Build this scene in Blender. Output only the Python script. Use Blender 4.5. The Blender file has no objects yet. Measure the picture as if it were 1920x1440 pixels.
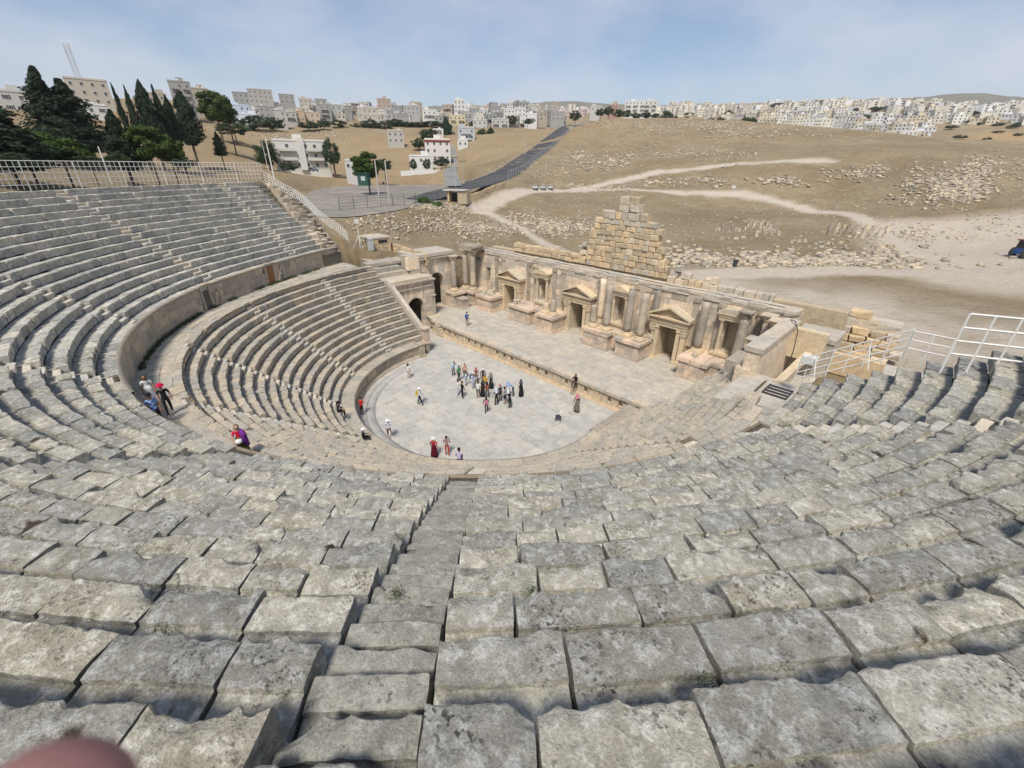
import bpy, math, random
import numpy as np
from mathutils import Matrix, Vector

# ------------------------------------------------------------------ scene, camera, light
HAZE_DENSITY = 8.5e-5
scene = bpy.context.scene
coll = scene.collection
CAM = np.array([26.23, -23.77, 19.3])
F_PX, YH, ROLL, AX = 802.0, 310.0, math.radians(0.65), math.radians(45.1)
_p = math.atan((720 - YH) / F_PX)
_UX = np.array([math.cos(AX), -math.sin(AX)]); _UY = np.array([math.sin(AX), math.cos(AX)])
def _tw(v): return np.array([v[0] * _UX[0] + v[1] * _UX[1], v[0] * _UY[0] + v[1] * _UY[1], v[2]])
_fw = np.array([0, math.cos(_p), -math.sin(_p)]); _rt = np.array([1.0, 0, 0]); _up = np.cross(_rt, _fw)
C_RT = _tw(_rt * math.cos(ROLL) + _up * math.sin(ROLL))
C_UP = _tw(-_rt * math.sin(ROLL) + _up * math.cos(ROLL))
C_FW = _tw(_fw)

cam_data = bpy.data.cameras.new("camera")
cam = bpy.data.objects.new("camera", cam_data); coll.objects.link(cam)
cam.matrix_world = Matrix(((C_RT[0], C_UP[0], -C_FW[0], CAM[0]), (C_RT[1], C_UP[1], -C_FW[1], CAM[1]),
                           (C_RT[2], C_UP[2], -C_FW[2], CAM[2]), (0, 0, 0, 1)))
cam_data.sensor_fit = 'HORIZONTAL'; cam_data.sensor_width = 36.0
cam_data.lens = F_PX / 1920 * 36.0
cam_data.clip_start = 0.02; cam_data.clip_end = 30000
scene.camera = cam
cam_data.dof.use_dof = True; cam_data.dof.focus_distance = 14.0; cam_data.dof.aperture_fstop = 8.0

SUN_EL, SUN_AZ = math.radians(57), math.atan2(0.57, -0.82)      # azimuth clockwise from +Y
sun_dir = Vector((math.sin(SUN_AZ) * math.cos(SUN_EL), math.cos(SUN_AZ) * math.cos(SUN_EL), math.sin(SUN_EL)))
sun_data = bpy.data.lights.new("sun", 'SUN'); sun_data.energy = 2.9; sun_data.angle = math.radians(11)
sun_data.color = (1.0, 0.945, 0.86)
sun = bpy.data.objects.new("sun", sun_data); coll.objects.link(sun)
sun.rotation_euler = (-sun_dir).to_track_quat('-Z', 'Y').to_euler(); sun.location = (60, -90, 90)

world = bpy.data.worlds.new("World"); scene.world = world; world.use_nodes = True
wn, wl = world.node_tree.nodes, world.node_tree.links
wn.clear()
w_out = wn.new("ShaderNodeOutputWorld"); w_bg = wn.new("ShaderNodeBackground")
w_sky = wn.new("ShaderNodeTexSky"); w_sky.sky_type = 'NISHITA'; w_sky.sun_disc = False
w_sky.sun_elevation = SUN_EL; w_sky.sun_rotation = SUN_AZ; w_sky.altitude = 600
w_sky.air_density = 1.0; w_sky.dust_density = 2.2; w_sky.ozone_density = 1.6
w_tc = wn.new("ShaderNodeTexCoord"); w_map = wn.new("ShaderNodeMapping"); w_map.inputs['Scale'].default_value = (2.2, 2.2, 5.0)
w_noi = wn.new("ShaderNodeTexNoise"); w_noi.inputs['Scale'].default_value = 1.7; w_noi.inputs['Detail'].default_value = 7; w_noi.inputs['Roughness'].default_value = 0.55
w_rmp = wn.new("ShaderNodeValToRGB"); w_rmp.color_ramp.elements[0].position = 0.34; w_rmp.color_ramp.elements[1].position = 0.72
w_rmp.color_ramp.elements[1].color = (0.75, 0.75, 0.75, 1)
w_mix = wn.new("ShaderNodeMixRGB"); w_mix.inputs['Color2'].default_value = (5.6, 5.7, 6.3, 1)
wl.new(w_tc.outputs['Generated'], w_map.inputs['Vector']); wl.new(w_map.outputs[0], w_noi.inputs['Vector'])
wl.new(w_noi.outputs['Fac'], w_rmp.inputs['Fac']); w_sep = wn.new("ShaderNodeSeparateXYZ"); w_el = wn.new("ShaderNodeMapRange"); w_mul = wn.new("ShaderNodeMath"); w_mul.operation = 'MULTIPLY'
w_el.inputs['From Min'].default_value = 0.52; w_el.inputs['From Max'].default_value = 0.12; w_el.interpolation_type = 'SMOOTHSTEP'
wl.new(w_tc.outputs['Generated'], w_sep.inputs[0]); wl.new(w_sep.outputs['Z'], w_el.inputs['Value'])
wl.new(w_rmp.outputs['Color'], w_mul.inputs[0]); wl.new(w_el.outputs[0], w_mul.inputs[1]); wl.new(w_mul.outputs[0], w_mix.inputs['Fac'])
wl.new(w_sky.outputs[0], w_mix.inputs['Color1']); wl.new(w_mix.outputs[0], w_bg.inputs['Color'])
w_bg.inputs['Strength'].default_value = 0.102
wl.new(w_bg.outputs[0], w_out.inputs['Surface'])
scene.view_settings.view_transform = 'Standard'; scene.view_settings.look = 'None'
scene.view_settings.exposure = 0.4; scene.view_settings.gamma = 1.0; scene.view_settings.use_curve_mapping = False
scene.render.engine = 'CYCLES'
scene.cycles.max_bounces = 6; scene.cycles.diffuse_bounces = 3; scene.cycles.transparent_max_bounces = 8
scene.cycles.volume_bounces = 1
scene.cycles.caustics_reflective = False; scene.cycles.caustics_refractive = False

# ------------------------------------------------------------------ helpers
def ray(px, py):
    return C_RT * ((px - 960) / F_PX) + C_UP * ((720 - py) / F_PX) + C_FW
def at_z(px, py, z):
    d = ray(px, py); return CAM + d * ((z - CAM[2]) / d[2])
def at_r(px, py, r):
    d = ray(px, py); return CAM + d * (r / math.hypot(d[0], d[1]))
def at_y(px, py, Y):
    d = ray(px, py); return CAM + d * ((Y - CAM[1]) / d[1])

def _hash(ix, iy, iz, seed):
    h = (ix * 374761393 + iy * 668265263 + iz * 2147483647 + seed * 974634777) & 0xFFFFFFFF
    h = ((h ^ (h >> 13)) * 1274126177) & 0xFFFFFFFF
    return ((h ^ (h >> 16)) & 0xFFFF) / 65535.0
def vnoise(p, seed=0):
    p = np.asarray(p, float); i = np.floor(p).astype(np.int64); f = p - i; f = f * f * (3 - 2 * f)
    x, y, z = i[:, 0], i[:, 1], i[:, 2]; fx, fy, fz = f[:, 0], f[:, 1], f[:, 2]
    def l(a, b, t): return a + (b - a) * t
    return l(l(l(_hash(x, y, z, seed), _hash(x + 1, y, z, seed), fx), l(_hash(x, y + 1, z, seed), _hash(x + 1, y + 1, z, seed), fx), fy),
             l(l(_hash(x, y, z + 1, seed), _hash(x + 1, y, z + 1, seed), fx), l(_hash(x, y + 1, z + 1, seed), _hash(x + 1, y + 1, z + 1, seed), fx), fy), fz) * 2 - 1
def fbm(p, seed=0, octv=4, gain=0.5):
    p = np.asarray(p, float); a, s, t = 1.0, np.zeros(len(p)), 0.0
    for o in range(octv):
        s += a * vnoise(p * (2.03 ** o) + o * 7.3, seed + o * 17); t += a; a *= gain
    return s / t

def mesh_data(name, verts, faces, mats=(), midx=None, smooth=False):
    me = bpy.data.meshes.new(name)
    verts = np.asarray(verts, np.float32)
    if isinstance(faces, np.ndarray):
        k = faces.shape[1]; n = len(faces)
        me.vertices.add(len(verts)); me.vertices.foreach_set("co", verts.ravel())
        me.loops.add(n * k); me.loops.foreach_set("vertex_index", faces.astype(np.int32).ravel())
        me.polygons.add(n); me.polygons.foreach_set("loop_start", np.arange(0, n * k, k, dtype=np.int32))
        me.update(calc_edges=True)
    else:
        me.from_pydata([tuple(map(float, v)) for v in verts], [], [tuple(map(int, f)) for f in faces])
    for m in mats: me.materials.append(m)
    if midx is not None: me.polygons.foreach_set("material_index", np.asarray(midx, np.int32))
    if smooth: me.polygons.foreach_set("use_smooth", np.ones(len(me.polygons), bool))
    me.update()
    return me
def obj(name, me, parent=None, loc=None, rotz=None, mw=None):
    o = bpy.data.objects.new(name, me); coll.objects.link(o)
    if mw is not None: o.matrix_world = mw
    if loc is not None: o.location = loc
    if rotz is not None: o.rotation_euler = (0, 0, rotz)
    if parent is not None: o.parent = parent
    return o
def tag(o, label=None, cat=None, group=None, kind=None):
    if label: o["label"] = label
    if cat: o["category"] = cat
    if group: o["group"] = group
    if kind: o["kind"] = kind
    return o
def thing(name, label, cat, loc=(0, 0, 0), rotz=0.0, group=None):
    o = bpy.data.objects.new(name, None); coll.objects.link(o); o.location = loc; o.rotation_euler = (0, 0, rotz)
    return tag(o, label, cat, group)
def copy_tree(o, parent=None):
    c = o.copy(); coll.objects.link(c); c.parent = parent
    for ch in o.children: copy_tree(ch, c)
    return c

class MB:
    """collects boxes, lathes, tubes and prisms into one mesh"""
    def __init__(s): s.v, s.f, s.m, s.n = [], [], [], 0
    def add(s, v, f, m=0):
        v = np.asarray(v, float); s.v.append(v)
        for q in f: s.f.append(tuple(int(i) + s.n for i in q)); s.m.append(m)
        s.n += len(v); return s
    def box(s, c, d, rz=0.0, m=0, taper=1.0, jit=0.0, rng=None):
        x, y, z = d[0] / 2, d[1] / 2, d[2] / 2
        v = np.array([[-x, -y, -z], [x, -y, -z], [x, y, -z], [-x, y, -z], [-x * taper, -y * taper, z], [x * taper, -y * taper, z], [x * taper, y * taper, z], [-x * taper, y * taper, z]])
        if jit and rng is not None: v = v + (rng.random((8, 3)) - .5) * 2 * jit
        cz, sz = math.cos(rz), math.sin(rz)
        v = np.c_[v[:, 0] * cz - v[:, 1] * sz, v[:, 0] * sz + v[:, 1] * cz, v[:, 2]] + np.asarray(c)
        return s.add(v, [(0, 3, 2, 1), (4, 5, 6, 7), (0, 1, 5, 4), (1, 2, 6, 5), (2, 3, 7, 6), (3, 0, 4, 7)], m)
    def lathe(s, prof, n=12, c=(0, 0, 0), m=0, a0=0.0, cap=True):
        a = np.linspace(0, 2 * math.pi, n, endpoint=False) + a0
        v = np.concatenate([np.c_[r * np.cos(a), r * np.sin(a), np.full(n, z)] for r, z in prof]) + np.asarray(c)
        f = [(i * n + j, i * n + (j + 1) % n, (i + 1) * n + (j + 1) % n, (i + 1) * n + j) for i in range(len(prof) - 1) for j in range(n)]
        if cap: f += [tuple(range(n))[::-1], tuple((len(prof) - 1) * n + j for j in range(n))]
        return s.add(v, f, m)
    def tube(s, pts, rad, n=6, m=0):
        pts = np.asarray(pts, float); rad = np.full(len(pts), rad) if np.isscalar(rad) else np.asarray(rad)
        vs = []
        for i, p in enumerate(pts):
            d = pts[min(i + 1, len(pts) - 1)] - pts[max(i - 1, 0)]; d = d / (np.linalg.norm(d) + 1e-9)
            u = np.cross(d, [0, 0, 1.0] if abs(d[2]) < .95 else [1.0, 0, 0]); u /= np.linalg.norm(u); w = np.cross(d, u)
            a = np.linspace(0, 2 * math.pi, n, endpoint=False)
            vs.append(p + rad[i] * (np.outer(np.cos(a), u) + np.outer(np.sin(a), w)))
        k = len(pts)
        f = [(i * n + j, i * n + (j + 1) % n, (i + 1) * n + (j + 1) % n, (i + 1) * n + j) for i in range(k - 1) for j in range(n)]
        f += [tuple(range(n))[::-1], tuple((k - 1) * n + j for j in range(n))]
        return s.add(np.concatenate(vs), f, m)
    def prism(s, poly, y0, y1, m=0):
        """polygon in x,z extruded along y"""
        n = len(poly); v = [(x, y0, z) for x, z in poly] + [(x, y1, z) for x, z in poly]
        f = [tuple(range(n)), tuple(range(2 * n - 1, n - 1, -1))] + [(i, n + i, n + (i + 1) % n, (i + 1) % n) for i in range(n)]
        return s.add(v, f, m)
    def xform(s, mat3, t=(0, 0, 0)):
        s.v = [v @ np.asarray(mat3).T + np.asarray(t) for v in s.v]; return s
    def me(s, name, mats, smooth=False):
        return mesh_data(name, np.concatenate(s.v), s.f, mats, s.m if len(mats) > 1 else None, smooth)
    def build(s, name, mats, parent=None, loc=None, rotz=None, smooth=False):
        mats = mats if isinstance(mats, (list, tuple)) else [mats]
        return obj(name, s.me(name, mats, smooth), parent, loc, rotz)

# ------------------------------------------------------------------ materials
def new_mat(name):
    m = bpy.data.materials.new(name); m.use_nodes = True; nt = m.node_tree
    return m, nt, nt.nodes, nt.links, nt.nodes["Principled BSDF"]
def noise_node(nt, vec, scale, detail=6, rough=0.6, dist=0.0):
    n = nt.nodes.new("ShaderNodeTexNoise"); n.inputs['Scale'].default_value = scale; n.inputs['Detail'].default_value = detail
    n.inputs['Roughness'].default_value = rough; n.inputs['Distortion'].default_value = dist
    nt.links.new(vec, n.inputs['Vector']); return n.outputs['Fac']
def ramp(nt, fac, p0, p1, c0=(0, 0, 0, 1), c1=(1, 1, 1, 1)):
    r = nt.nodes.new("ShaderNodeValToRGB"); e = r.color_ramp.elements
    e[0].position, e[1].position = p0, p1; e[0].color, e[1].color = c0, c1
    nt.links.new(fac, r.inputs['Fac']); return r.outputs['Color']
def mixc(nt, fac, a, b, mode='MIX'):
    n = nt.nodes.new("ShaderNodeMixRGB"); n.blend_type = mode
    for sock, v in ((n.inputs['Fac'], fac), (n.inputs['Color1'], a), (n.inputs['Color2'], b)):
        if isinstance(v, (int, float)): sock.default_value = v
        elif isinstance(v, tuple): sock.default_value = v if len(v) == 4 else (*v, 1)
        else: nt.links.new(v, sock)
    return n.outputs[0]
def mathn(nt, op, a, b=0.0):
    n = nt.nodes.new("ShaderNodeMath"); n.operation = op
    for sock, v in ((n.inputs[0], a), (n.inputs[1], b)):
        if isinstance(v, (int, float)): sock.default_value = v
        else: nt.links.new(v, sock)
    return n.outputs[0]
def bump(nt, bsdf, h, strength=0.5, dist=0.02):
    b = nt.nodes.new("ShaderNodeBump"); b.inputs['Strength'].default_value = strength; b.inputs['Distance'].default_value = dist
    nt.links.new(h, b.inputs['Height']); nt.links.new(b.outputs[0], bsdf.inputs['Normal'])

def stone_mat(name, base, alt, light, dark, patch=0.9, fine=9.0, lich=(0.52, 0.66), pit=(0.60, 0.70), rust=None, vary=0.22, bstr=0.6, bdist=0.02, warm=(1.08, 0.98, 0.86), pits=34.0, pitmix=0.8, stain=None, grime=0.5):
    m, nt, N, L, B = new_mat(name)
    geo = N.new("ShaderNodeNewGeometry"); pos = geo.outputs['Position']; oi = N.new("ShaderNodeObjectInfo")
    rnd = mathn(nt, 'FRACT', mathn(nt, 'ADD', geo.outputs['Random Per Island'], oi.outputs['Random']))
    n1 = noise_node(nt, pos, patch, 5, 0.62); c = mixc(nt, ramp(nt, n1, 0.40, 0.62), base, alt)
    n4 = noise_node(nt, pos, patch * 3.4, 6, 0.7)
    c = mixc(nt, mathn(nt, 'MULTIPLY', ramp(nt, n4, 0.44, 0.66), grime), c, tuple(x * 0.52 for x in base))
    n2 = noise_node(nt, pos, fine, 8, 0.72); c = mixc(nt, mathn(nt, 'MULTIPLY', ramp(nt, n2, *lich), 0.85), c, light)
    if rust:
        n5 = noise_node(nt, pos, patch * 1.7, 6, 0.66, 0.4); c = mixc(nt, mathn(nt, 'MULTIPLY', ramp(nt, n5, 0.60, 0.72), 0.75), c, rust)
    n3 = noise_node(nt, pos, pits, 5, 0.66); msk = ramp(nt, noise_node(nt, pos, patch * 2.3, 4, 0.6), 0.44, 0.66)
    pitf = mathn(nt, 'MULTIPLY', mathn(nt, 'MULTIPLY', ramp(nt, n3, *pit), pitmix), msk)
    c = mixc(nt, pitf, c, dark)
    n7 = noise_node(nt, pos, fine * 6.5, 3, 0.6); c = mixc(nt, 1.0, c, ramp(nt, n7, 0.28, 0.72, (0.74, 0.74, 0.74, 1), (1.24, 1.24, 1.24, 1)), 'MULTIPLY')
    if stain:
        n6 = noise_node(nt, pos, 1.35, 7, 0.62, 0.3); c = mixc(nt, mathn(nt, 'MULTIPLY', ramp(nt, n6, *stain), 0.93), c, (0.045, 0.028, 0.012))
    v = mathn(nt, 'ADD', mathn(nt, 'MULTIPLY', rnd, 2 * vary), 1 - vary)
    c = mixc(nt, 1.0, c, mixc(nt, rnd, (1, 1, 1), warm), 'MULTIPLY')
    hsv = N.new("ShaderNodeHueSaturation"); L.new(c, hsv.inputs['Color']); L.new(v, hsv.inputs['Value'])
    L.new(hsv.outputs[0], B.inputs['Base Color'])
    B.inputs['Roughness'].default_value = 0.93; B.inputs['Specular IOR Level'].default_value = 0.2
    hgt = mathn(nt, 'SUBTRACT', mathn(nt, 'ADD', mathn(nt, 'MULTIPLY', n2, 0.7), mathn(nt, 'MULTIPLY', n4, 0.8)), mathn(nt, 'SUBTRACT', mathn(nt, 'MULTIPLY', pitf, 0.35), mathn(nt, 'MULTIPLY', n7, 0.22)))
    bump(nt, B, hgt, bstr, bdist)
    return m
def plain_mat(name, col, rough=0.6, var=0.08, scale=6.0, metal=0.0, spec=0.4):
    m, nt, N, L, B = new_mat(name); geo = N.new("ShaderNodeNewGeometry")
    n = noise_node(nt, geo.outputs['Position'], scale, 5, 0.6)
    L.new(mixc(nt, n, tuple(c * (1 - var) for c in col), tuple(min(1, c * (1 + var)) for c in col)), B.inputs['Base Color'])
    B.inputs['Roughness'].default_value = rough; B.inputs['Metallic'].default_value = metal; B.inputs['Specular IOR Level'].default_value = spec
    return m
_cache = {}
def cloth(col, var=0.18):
    k = tuple(round(c, 3) for c in col)
    if k not in _cache: _cache[k] = plain_mat("cloth", col, 0.85, var, 14.0, 0, 0.15)
    return _cache[k]

M = {}
M['seat'] = stone_mat("seat_limestone", (0.325, 0.312, 0.265), (0.39, 0.385, 0.345), (0.60, 0.60, 0.57), (0.05, 0.048, 0.04), 0.8, 7, (0.49, 0.64), (0.55, 0.66), stain=(0.64, 0.70), vary=0.20, bstr=1.0, bdist=0.05, pits=20, pitmix=0.85, warm=(1.05, 1.0, 0.90), grime=0.58)
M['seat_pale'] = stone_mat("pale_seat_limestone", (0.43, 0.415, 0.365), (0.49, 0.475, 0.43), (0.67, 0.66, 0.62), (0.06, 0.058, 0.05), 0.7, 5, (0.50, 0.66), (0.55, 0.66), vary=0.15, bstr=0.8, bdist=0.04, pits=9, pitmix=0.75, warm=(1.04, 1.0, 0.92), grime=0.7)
M['step_pale'] = stone_mat("pale_stair_limestone", (0.52, 0.50, 0.44), (0.56, 0.54, 0.48), (0.66, 0.64, 0.58), (0.10, 0.09, 0.08), 0.9, 6, vary=0.12)
M['seat_lo'] = stone_mat("lower_seat_limestone", (0.40, 0.37, 0.305), (0.45, 0.425, 0.365), (0.58, 0.56, 0.51), (0.10, 0.09, 0.07), 0.7, 8, (0.52, 0.68), (0.62, 0.72), vary=0.12)
M['step'] = stone_mat("stair_limestone", (0.30, 0.29, 0.25), (0.36, 0.35, 0.31), (0.48, 0.475, 0.435), (0.05, 0.045, 0.04), 0.9, 7, (0.52, 0.68), (0.57, 0.67), vary=0.12, warm=(1.02, 1.0, 0.95), bstr=1.0, bdist=0.04, pits=18, grime=0.7)
M['core'] = stone_mat("joint_soil", (0.15, 0.135, 0.105), (0.18, 0.165, 0.13), (0.19, 0.17, 0.13), (0.035, 0.04, 0.018), 1.5, 9, vary=0.05)
M['podium'] = stone_mat("podium_ashlar", (0.47, 0.415, 0.325), (0.40, 0.36, 0.30), (0.58, 0.54, 0.46), (0.10, 0.09, 0.07), 0.55, 5, (0.55, 0.7), (0.60, 0.72), vary=0.16, pits=9)
M['prae'] = stone_mat("walkway_paving", (0.48, 0.45, 0.385), (0.41, 0.38, 0.32), (0.60, 0.58, 0.52), (0.12, 0.11, 0.08), 0.6, 5, vary=0.13)
M['pave'] = stone_mat("orchestra_paving", (0.51, 0.495, 0.45), (0.46, 0.45, 0.41), (0.60, 0.585, 0.535), (0.30, 0.27, 0.23), 0.35, 4, (0.5, 0.7), (0.63, 0.74), vary=0.06, warm=(1.04, 1.0, 0.94), bstr=0.25, pits=14, pitmix=0.5)
M['stage'] = stone_mat("stage_paving", (0.52, 0.48, 0.41), (0.47, 0.435, 0.375), (0.60, 0.56, 0.485), (0.26, 0.215, 0.16), 0.4, 5, (0.5, 0.7), (0.62, 0.74), vary=0.07, warm=(1.03, 1.0, 0.94), bstr=0.25, pits=12, pitmix=0.5)
M['pulp'] = stone_mat("stage_front_stone", (0.60, 0.52, 0.395), (0.54, 0.46, 0.345), (0.66, 0.59, 0.47), (0.18, 0.14, 0.10), 0.6, 6, vary=0.10)
M['scaena'] = stone_mat("stage_wall_ashlar", (0.62, 0.55, 0.44), (0.57, 0.485, 0.38), (0.72, 0.68, 0.60), (0.15, 0.12, 0.09), 0.45, 4, (0.46, 0.64), (0.62, 0.74), rust=(0.46, 0.34, 0.21), vary=0.24, warm=(1.08, 0.97, 0.86), pits=8, pitmix=0.6)
M['pink'] = stone_mat("pink_podium_stone", (0.57, 0.48, 0.385), (0.60, 0.52, 0.42), (0.66, 0.61, 0.53), (0.19, 0.125, 0.09), 0.7, 5, (0.5, 0.68), (0.57, 0.69), vary=0.22, warm=(1.06, 0.93, 0.84), pits=6, pitmix=0.75)
M['carved'] = stone_mat("carved_limestone", (0.63, 0.55, 0.405), (0.58, 0.495, 0.36), (0.69, 0.625, 0.49), (0.18, 0.145, 0.11), 0.9, 8, (0.5, 0.7), (0.62, 0.74), vary=0.10, pits=10, pitmix=0.6)
M['shaft'] = stone_mat("column_shaft_stone", (0.54, 0.475, 0.375), (0.33, 0.305, 0.26), (0.62, 0.56, 0.46), (0.13, 0.12, 0.10), 0.4, 5, (0.52, 0.7), (0.58, 0.70), vary=0.16, pits=6)
M['dark'] = stone_mat("dark_weathered_stone", (0.27, 0.255, 0.22), (0.40, 0.355, 0.285), (0.47, 0.43, 0.36), (0.07, 0.07, 0.06), 0.9, 6, vary=0.2)
M['coping'] = stone_mat("wall_coping", (0.56, 0.52, 0.445), (0.47, 0.43, 0.365), (0.63, 0.60, 0.53), (0.16, 0.15, 0.135), 0.7, 6, vary=0.08)
M['gold'] = stone_mat("golden_block", (0.60, 0.495, 0.335), (0.55, 0.455, 0.315), (0.68, 0.61, 0.48), (0.22, 0.155, 0.09), 0.8, 5, (0.52, 0.7), (0.60, 0.73), vary=0.18, warm=(1.08, 0.97, 0.84), bstr=0.9, bdist=0.06, pits=7)
M['palegold'] = stone_mat("pale_top_block", (0.58, 0.53, 0.435), (0.53, 0.48, 0.39), (0.66, 0.62, 0.535), (0.19, 0.16, 0.12), 0.9, 5, vary=0.16, bstr=0.9, bdist=0.05, pits=7)
M['rubble'] = stone_mat("rubble_stone", (0.47, 0.42, 0.335), (0.41, 0.365, 0.29), (0.58, 0.545, 0.47), (0.15, 0.13, 0.10), 0.8, 4, vary=0.28, pits=5)
M['white'] = plain_mat("white_railing_paint", (0.72, 0.71, 0.66), 0.5, 0.12, 5.0)
M['wood'] = plain_mat("brown_door_wood", (0.30, 0.125, 0.045), 0.6, 0.3, 5.0)
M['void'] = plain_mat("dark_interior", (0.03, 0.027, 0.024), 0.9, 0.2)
M['glass'] = plain_mat("window_glass", (0.035, 0.04, 0.045), 0.2, 0.2, 2.0, 0, 0.5)
M['metal'] = plain_mat("dark_metal", (0.05, 0.05, 0.055), 0.5, 0.2)
M['concrete'] = plain_mat("concrete_pole", (0.50, 0.47, 0.42), 0.85, 0.15, 2.0)
M['greypaint'] = plain_mat("grey_metal_box", (0.48, 0.50, 0.51), 0.5, 0.1)
# ------------------------------------------------------------------ terrain
def cz(px, py, z): return at_z(px, py, z)
def cr(px, py, r, dz=0.0):
    p = at_r(px, py, r); return np.array([p[0], p[1], p[2] + dz])
ctrl = [cz(*t) for t in [(1900, 560, 5), (1700, 600, 4.6), (1450, 565, 4.6), (1400, 510, 5.3), (1900, 480, 6.5), (1700, 470, 6.2), (1380, 470, 6.3),
        (1400, 440, 7.3), (1600, 430, 7.8), (1280, 400, 8.6), (1500, 370, 11.5), (1750, 440, 7.5), (1250, 362, 11.8), (1030, 357, 12.4),
        (960, 400, 9.5), (900, 420, 8.4), (1000, 440, 6.5), (870, 385, 10.6)]]
ctrl += [cr(*t) for t in [(870, 365, 115), (930, 335, 150), (985, 295, 210), (1040, 262, 270), (1085, 236, 350), (1150, 222, 330), (1250, 232, 380),
        (1400, 248, 430), (1600, 262, 450), (1900, 285, 420), (1350, 312, 190), (1500, 330, 170), (1700, 350, 160), (1900, 380, 150), (1200, 290, 230),
        (1100, 320, 180), (650, 375, 112), (600, 385, 100), (560, 345, 150), (580, 322, 213), (700, 335, 165), (820, 318, 245), (740, 330, 190), (420, 285, 230), (470, 262, 290), (500, 235, 400),
        (640, 232, 380), (760, 235, 400), (900, 232, 420), (500, 195, 560), (300, 200, 420), (170, 200, 310), (60, 205, 260), (0, 205, 240), (960, 262, 300), (900, 292, 250),
        (1900, 262, 600), (1820, 270, 560), (1650, 262, 700), (1580, 192, 1300), (1420, 205, 1300), (1300, 200, 1500), (1150, 196, 1600), (1000, 208, 900), (1750, 212, 1000), (1880, 205, 1100), (620, 210, 620), (750, 214, 700),
        (820, 200, 4200), (760, 206, 4000), (900, 206, 4200), (1060, 192, 3200), (1180, 196, 3300), (1300, 198, 3500), (1600, 190, 3600), (1760, 184, 3400), (1850, 178, 3600), (1910, 184, 3600), (640, 214, 4000), (500, 220, 4000), (200, 220, 3500), (0, 220, 3500)]]
for px, r, z in [(1150, 420, 38), (1250, 490, 30), (1400, 540, 22), (1600, 560, 25), (1900, 470, 26), (1000, 1500, 90), (760, 1500, 70), (500, 1200, 70), (1500, 2200, 110), (1800, 1900, 60), (300, 1200, 80), (60, 700, 70)]:
    p = at_r(px, 300, r); ctrl.append(np.array([p[0], p[1], z]))
ctrl += [np.array(t, float) for t in [(0, 23, 4.4), (-14, 24, 5.0), (18, 28, 4.4), (36, 30, 4.4), (50, 10, 6), (55, -30, 12), (-30, 22, 6.5), (-40, 14, 9.0), (-34, 4, 9.3), (-42, -6, 12.5),
        (-44, -28, 14.5), (-60, 0, 11.5), (0, -46, 15), (30, -44, 15.5), (60, -60, 15), (-70, -60, 22), (-300, -300, 40), (300, -300, 30), (400, 200, 15), (200, 600, 20), (1500, 1500, 60), (-2000, -2000, 100), (2000, -1000, 60)]]
ctrl = np.array(ctrl)
def _phi(d): return np.sqrt(d * d + 18.0 ** 2)
_A = _phi(np.linalg.norm(ctrl[:, None, :2] - ctrl[None, :, :2], axis=2)); _n = len(ctrl)
_K = np.zeros((_n + 1, _n + 1)); _K[:_n, :_n] = _A - np.eye(_n) * 0.6; _K[:_n, _n] = 1; _K[_n, :_n] = 1
_w = np.linalg.solve(_K, np.r_[ctrl[:, 2], 0])
def tz_raw(xy):
    xy = np.asarray(xy, float).reshape(-1, 2); out = np.empty(len(xy))
    for i in range(0, len(xy), 20000):
        q = xy[i:i + 20000]; out[i:i + 20000] = _phi(np.linalg.norm(q[:, None] - ctrl[None, :, :2], axis=2)) @ _w[:_n] + _w[_n]
    return out
def resample(pts, step):
    pts = np.asarray(pts, float); d = np.r_[0, np.cumsum(np.hypot(*np.diff(pts[:, :2], axis=0).T))]
    n = max(2, int(d[-1] / step) + 1); t = np.linspace(0, d[-1], n); out = np.c_[[np.interp(t, d, pts[:, k]) for k in range(pts.shape[1])]].T
    for _ in range(3):
        o = out.copy(); o[1:-1] = (out[:-2] + 2 * out[1:-1] + out[2:]) / 4; out = o
    return out
# the asphalt road that climbs the hill, the asphalt yard, dirt paths (x, y along the ground)
road_c = resample([cr(*t) for t in [(720, 378, 103), (760, 366, 108), (830, 355, 120), (880, 350, 128), (915, 338, 142), (955, 316, 172), (995, 290, 214), (1030, 265, 265), (1060, 248, 310), (1088, 235, 355), (1110, 229, 400)]], 2.0)
side_c = resample([cr(*t) for t in [(850, 352, 128), (845, 335, 165), (846, 318, 215), (850, 300, 250), (846, 275, 300)]], 3.0)
dpaths = [(resample([cz(*t) for t in [(1040, 462, 5.6), (980, 432, 6.9), (930, 412, 8.4), (890, 397, 9.6), (862, 386, 10.6)]], 1.0), 1.5),
          (resample([cz(900, 400, 9.5)] + [cr(*t) for t in [(950, 382, 122), (1010, 362, 140), (1060, 354, 150), (1130, 352, 158), (1250, 358, 160), (1380, 360, 162), (1500, 372, 155), (1590, 395, 143), (1650, 425, 126), (1690, 455, 112), (1760, 480, 102)]], 1.0), 2.2),
          (resample([cr(*t) for t in [(1010, 362, 140), (1080, 342, 156), (1160, 328, 172), (1230, 314, 186), (1330, 311, 190), (1440, 314, 188), (1550, 316, 186)]], 1.0), 1.9),
          (resample([cz(*t) for t in [(1120, 500, 5.2), (1280, 512, 5.2), (1400, 514, 5.2), (1520, 510, 5.4), (1650, 512, 5.5), (1780, 520, 5.4), (1920, 530, 5.3)]], 1.0), 2.6)]
LOT_Z = 11.75
lot = np.array([cz(px, py, LOT_Z)[:2] for px, py in [(556, 374), (590, 356), (640, 349), (700, 347), (780, 347), (850, 346), (885, 356), (860, 370), (800, 382), (740, 396), (690, 404), (640, 410), (580, 406)]])
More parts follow.
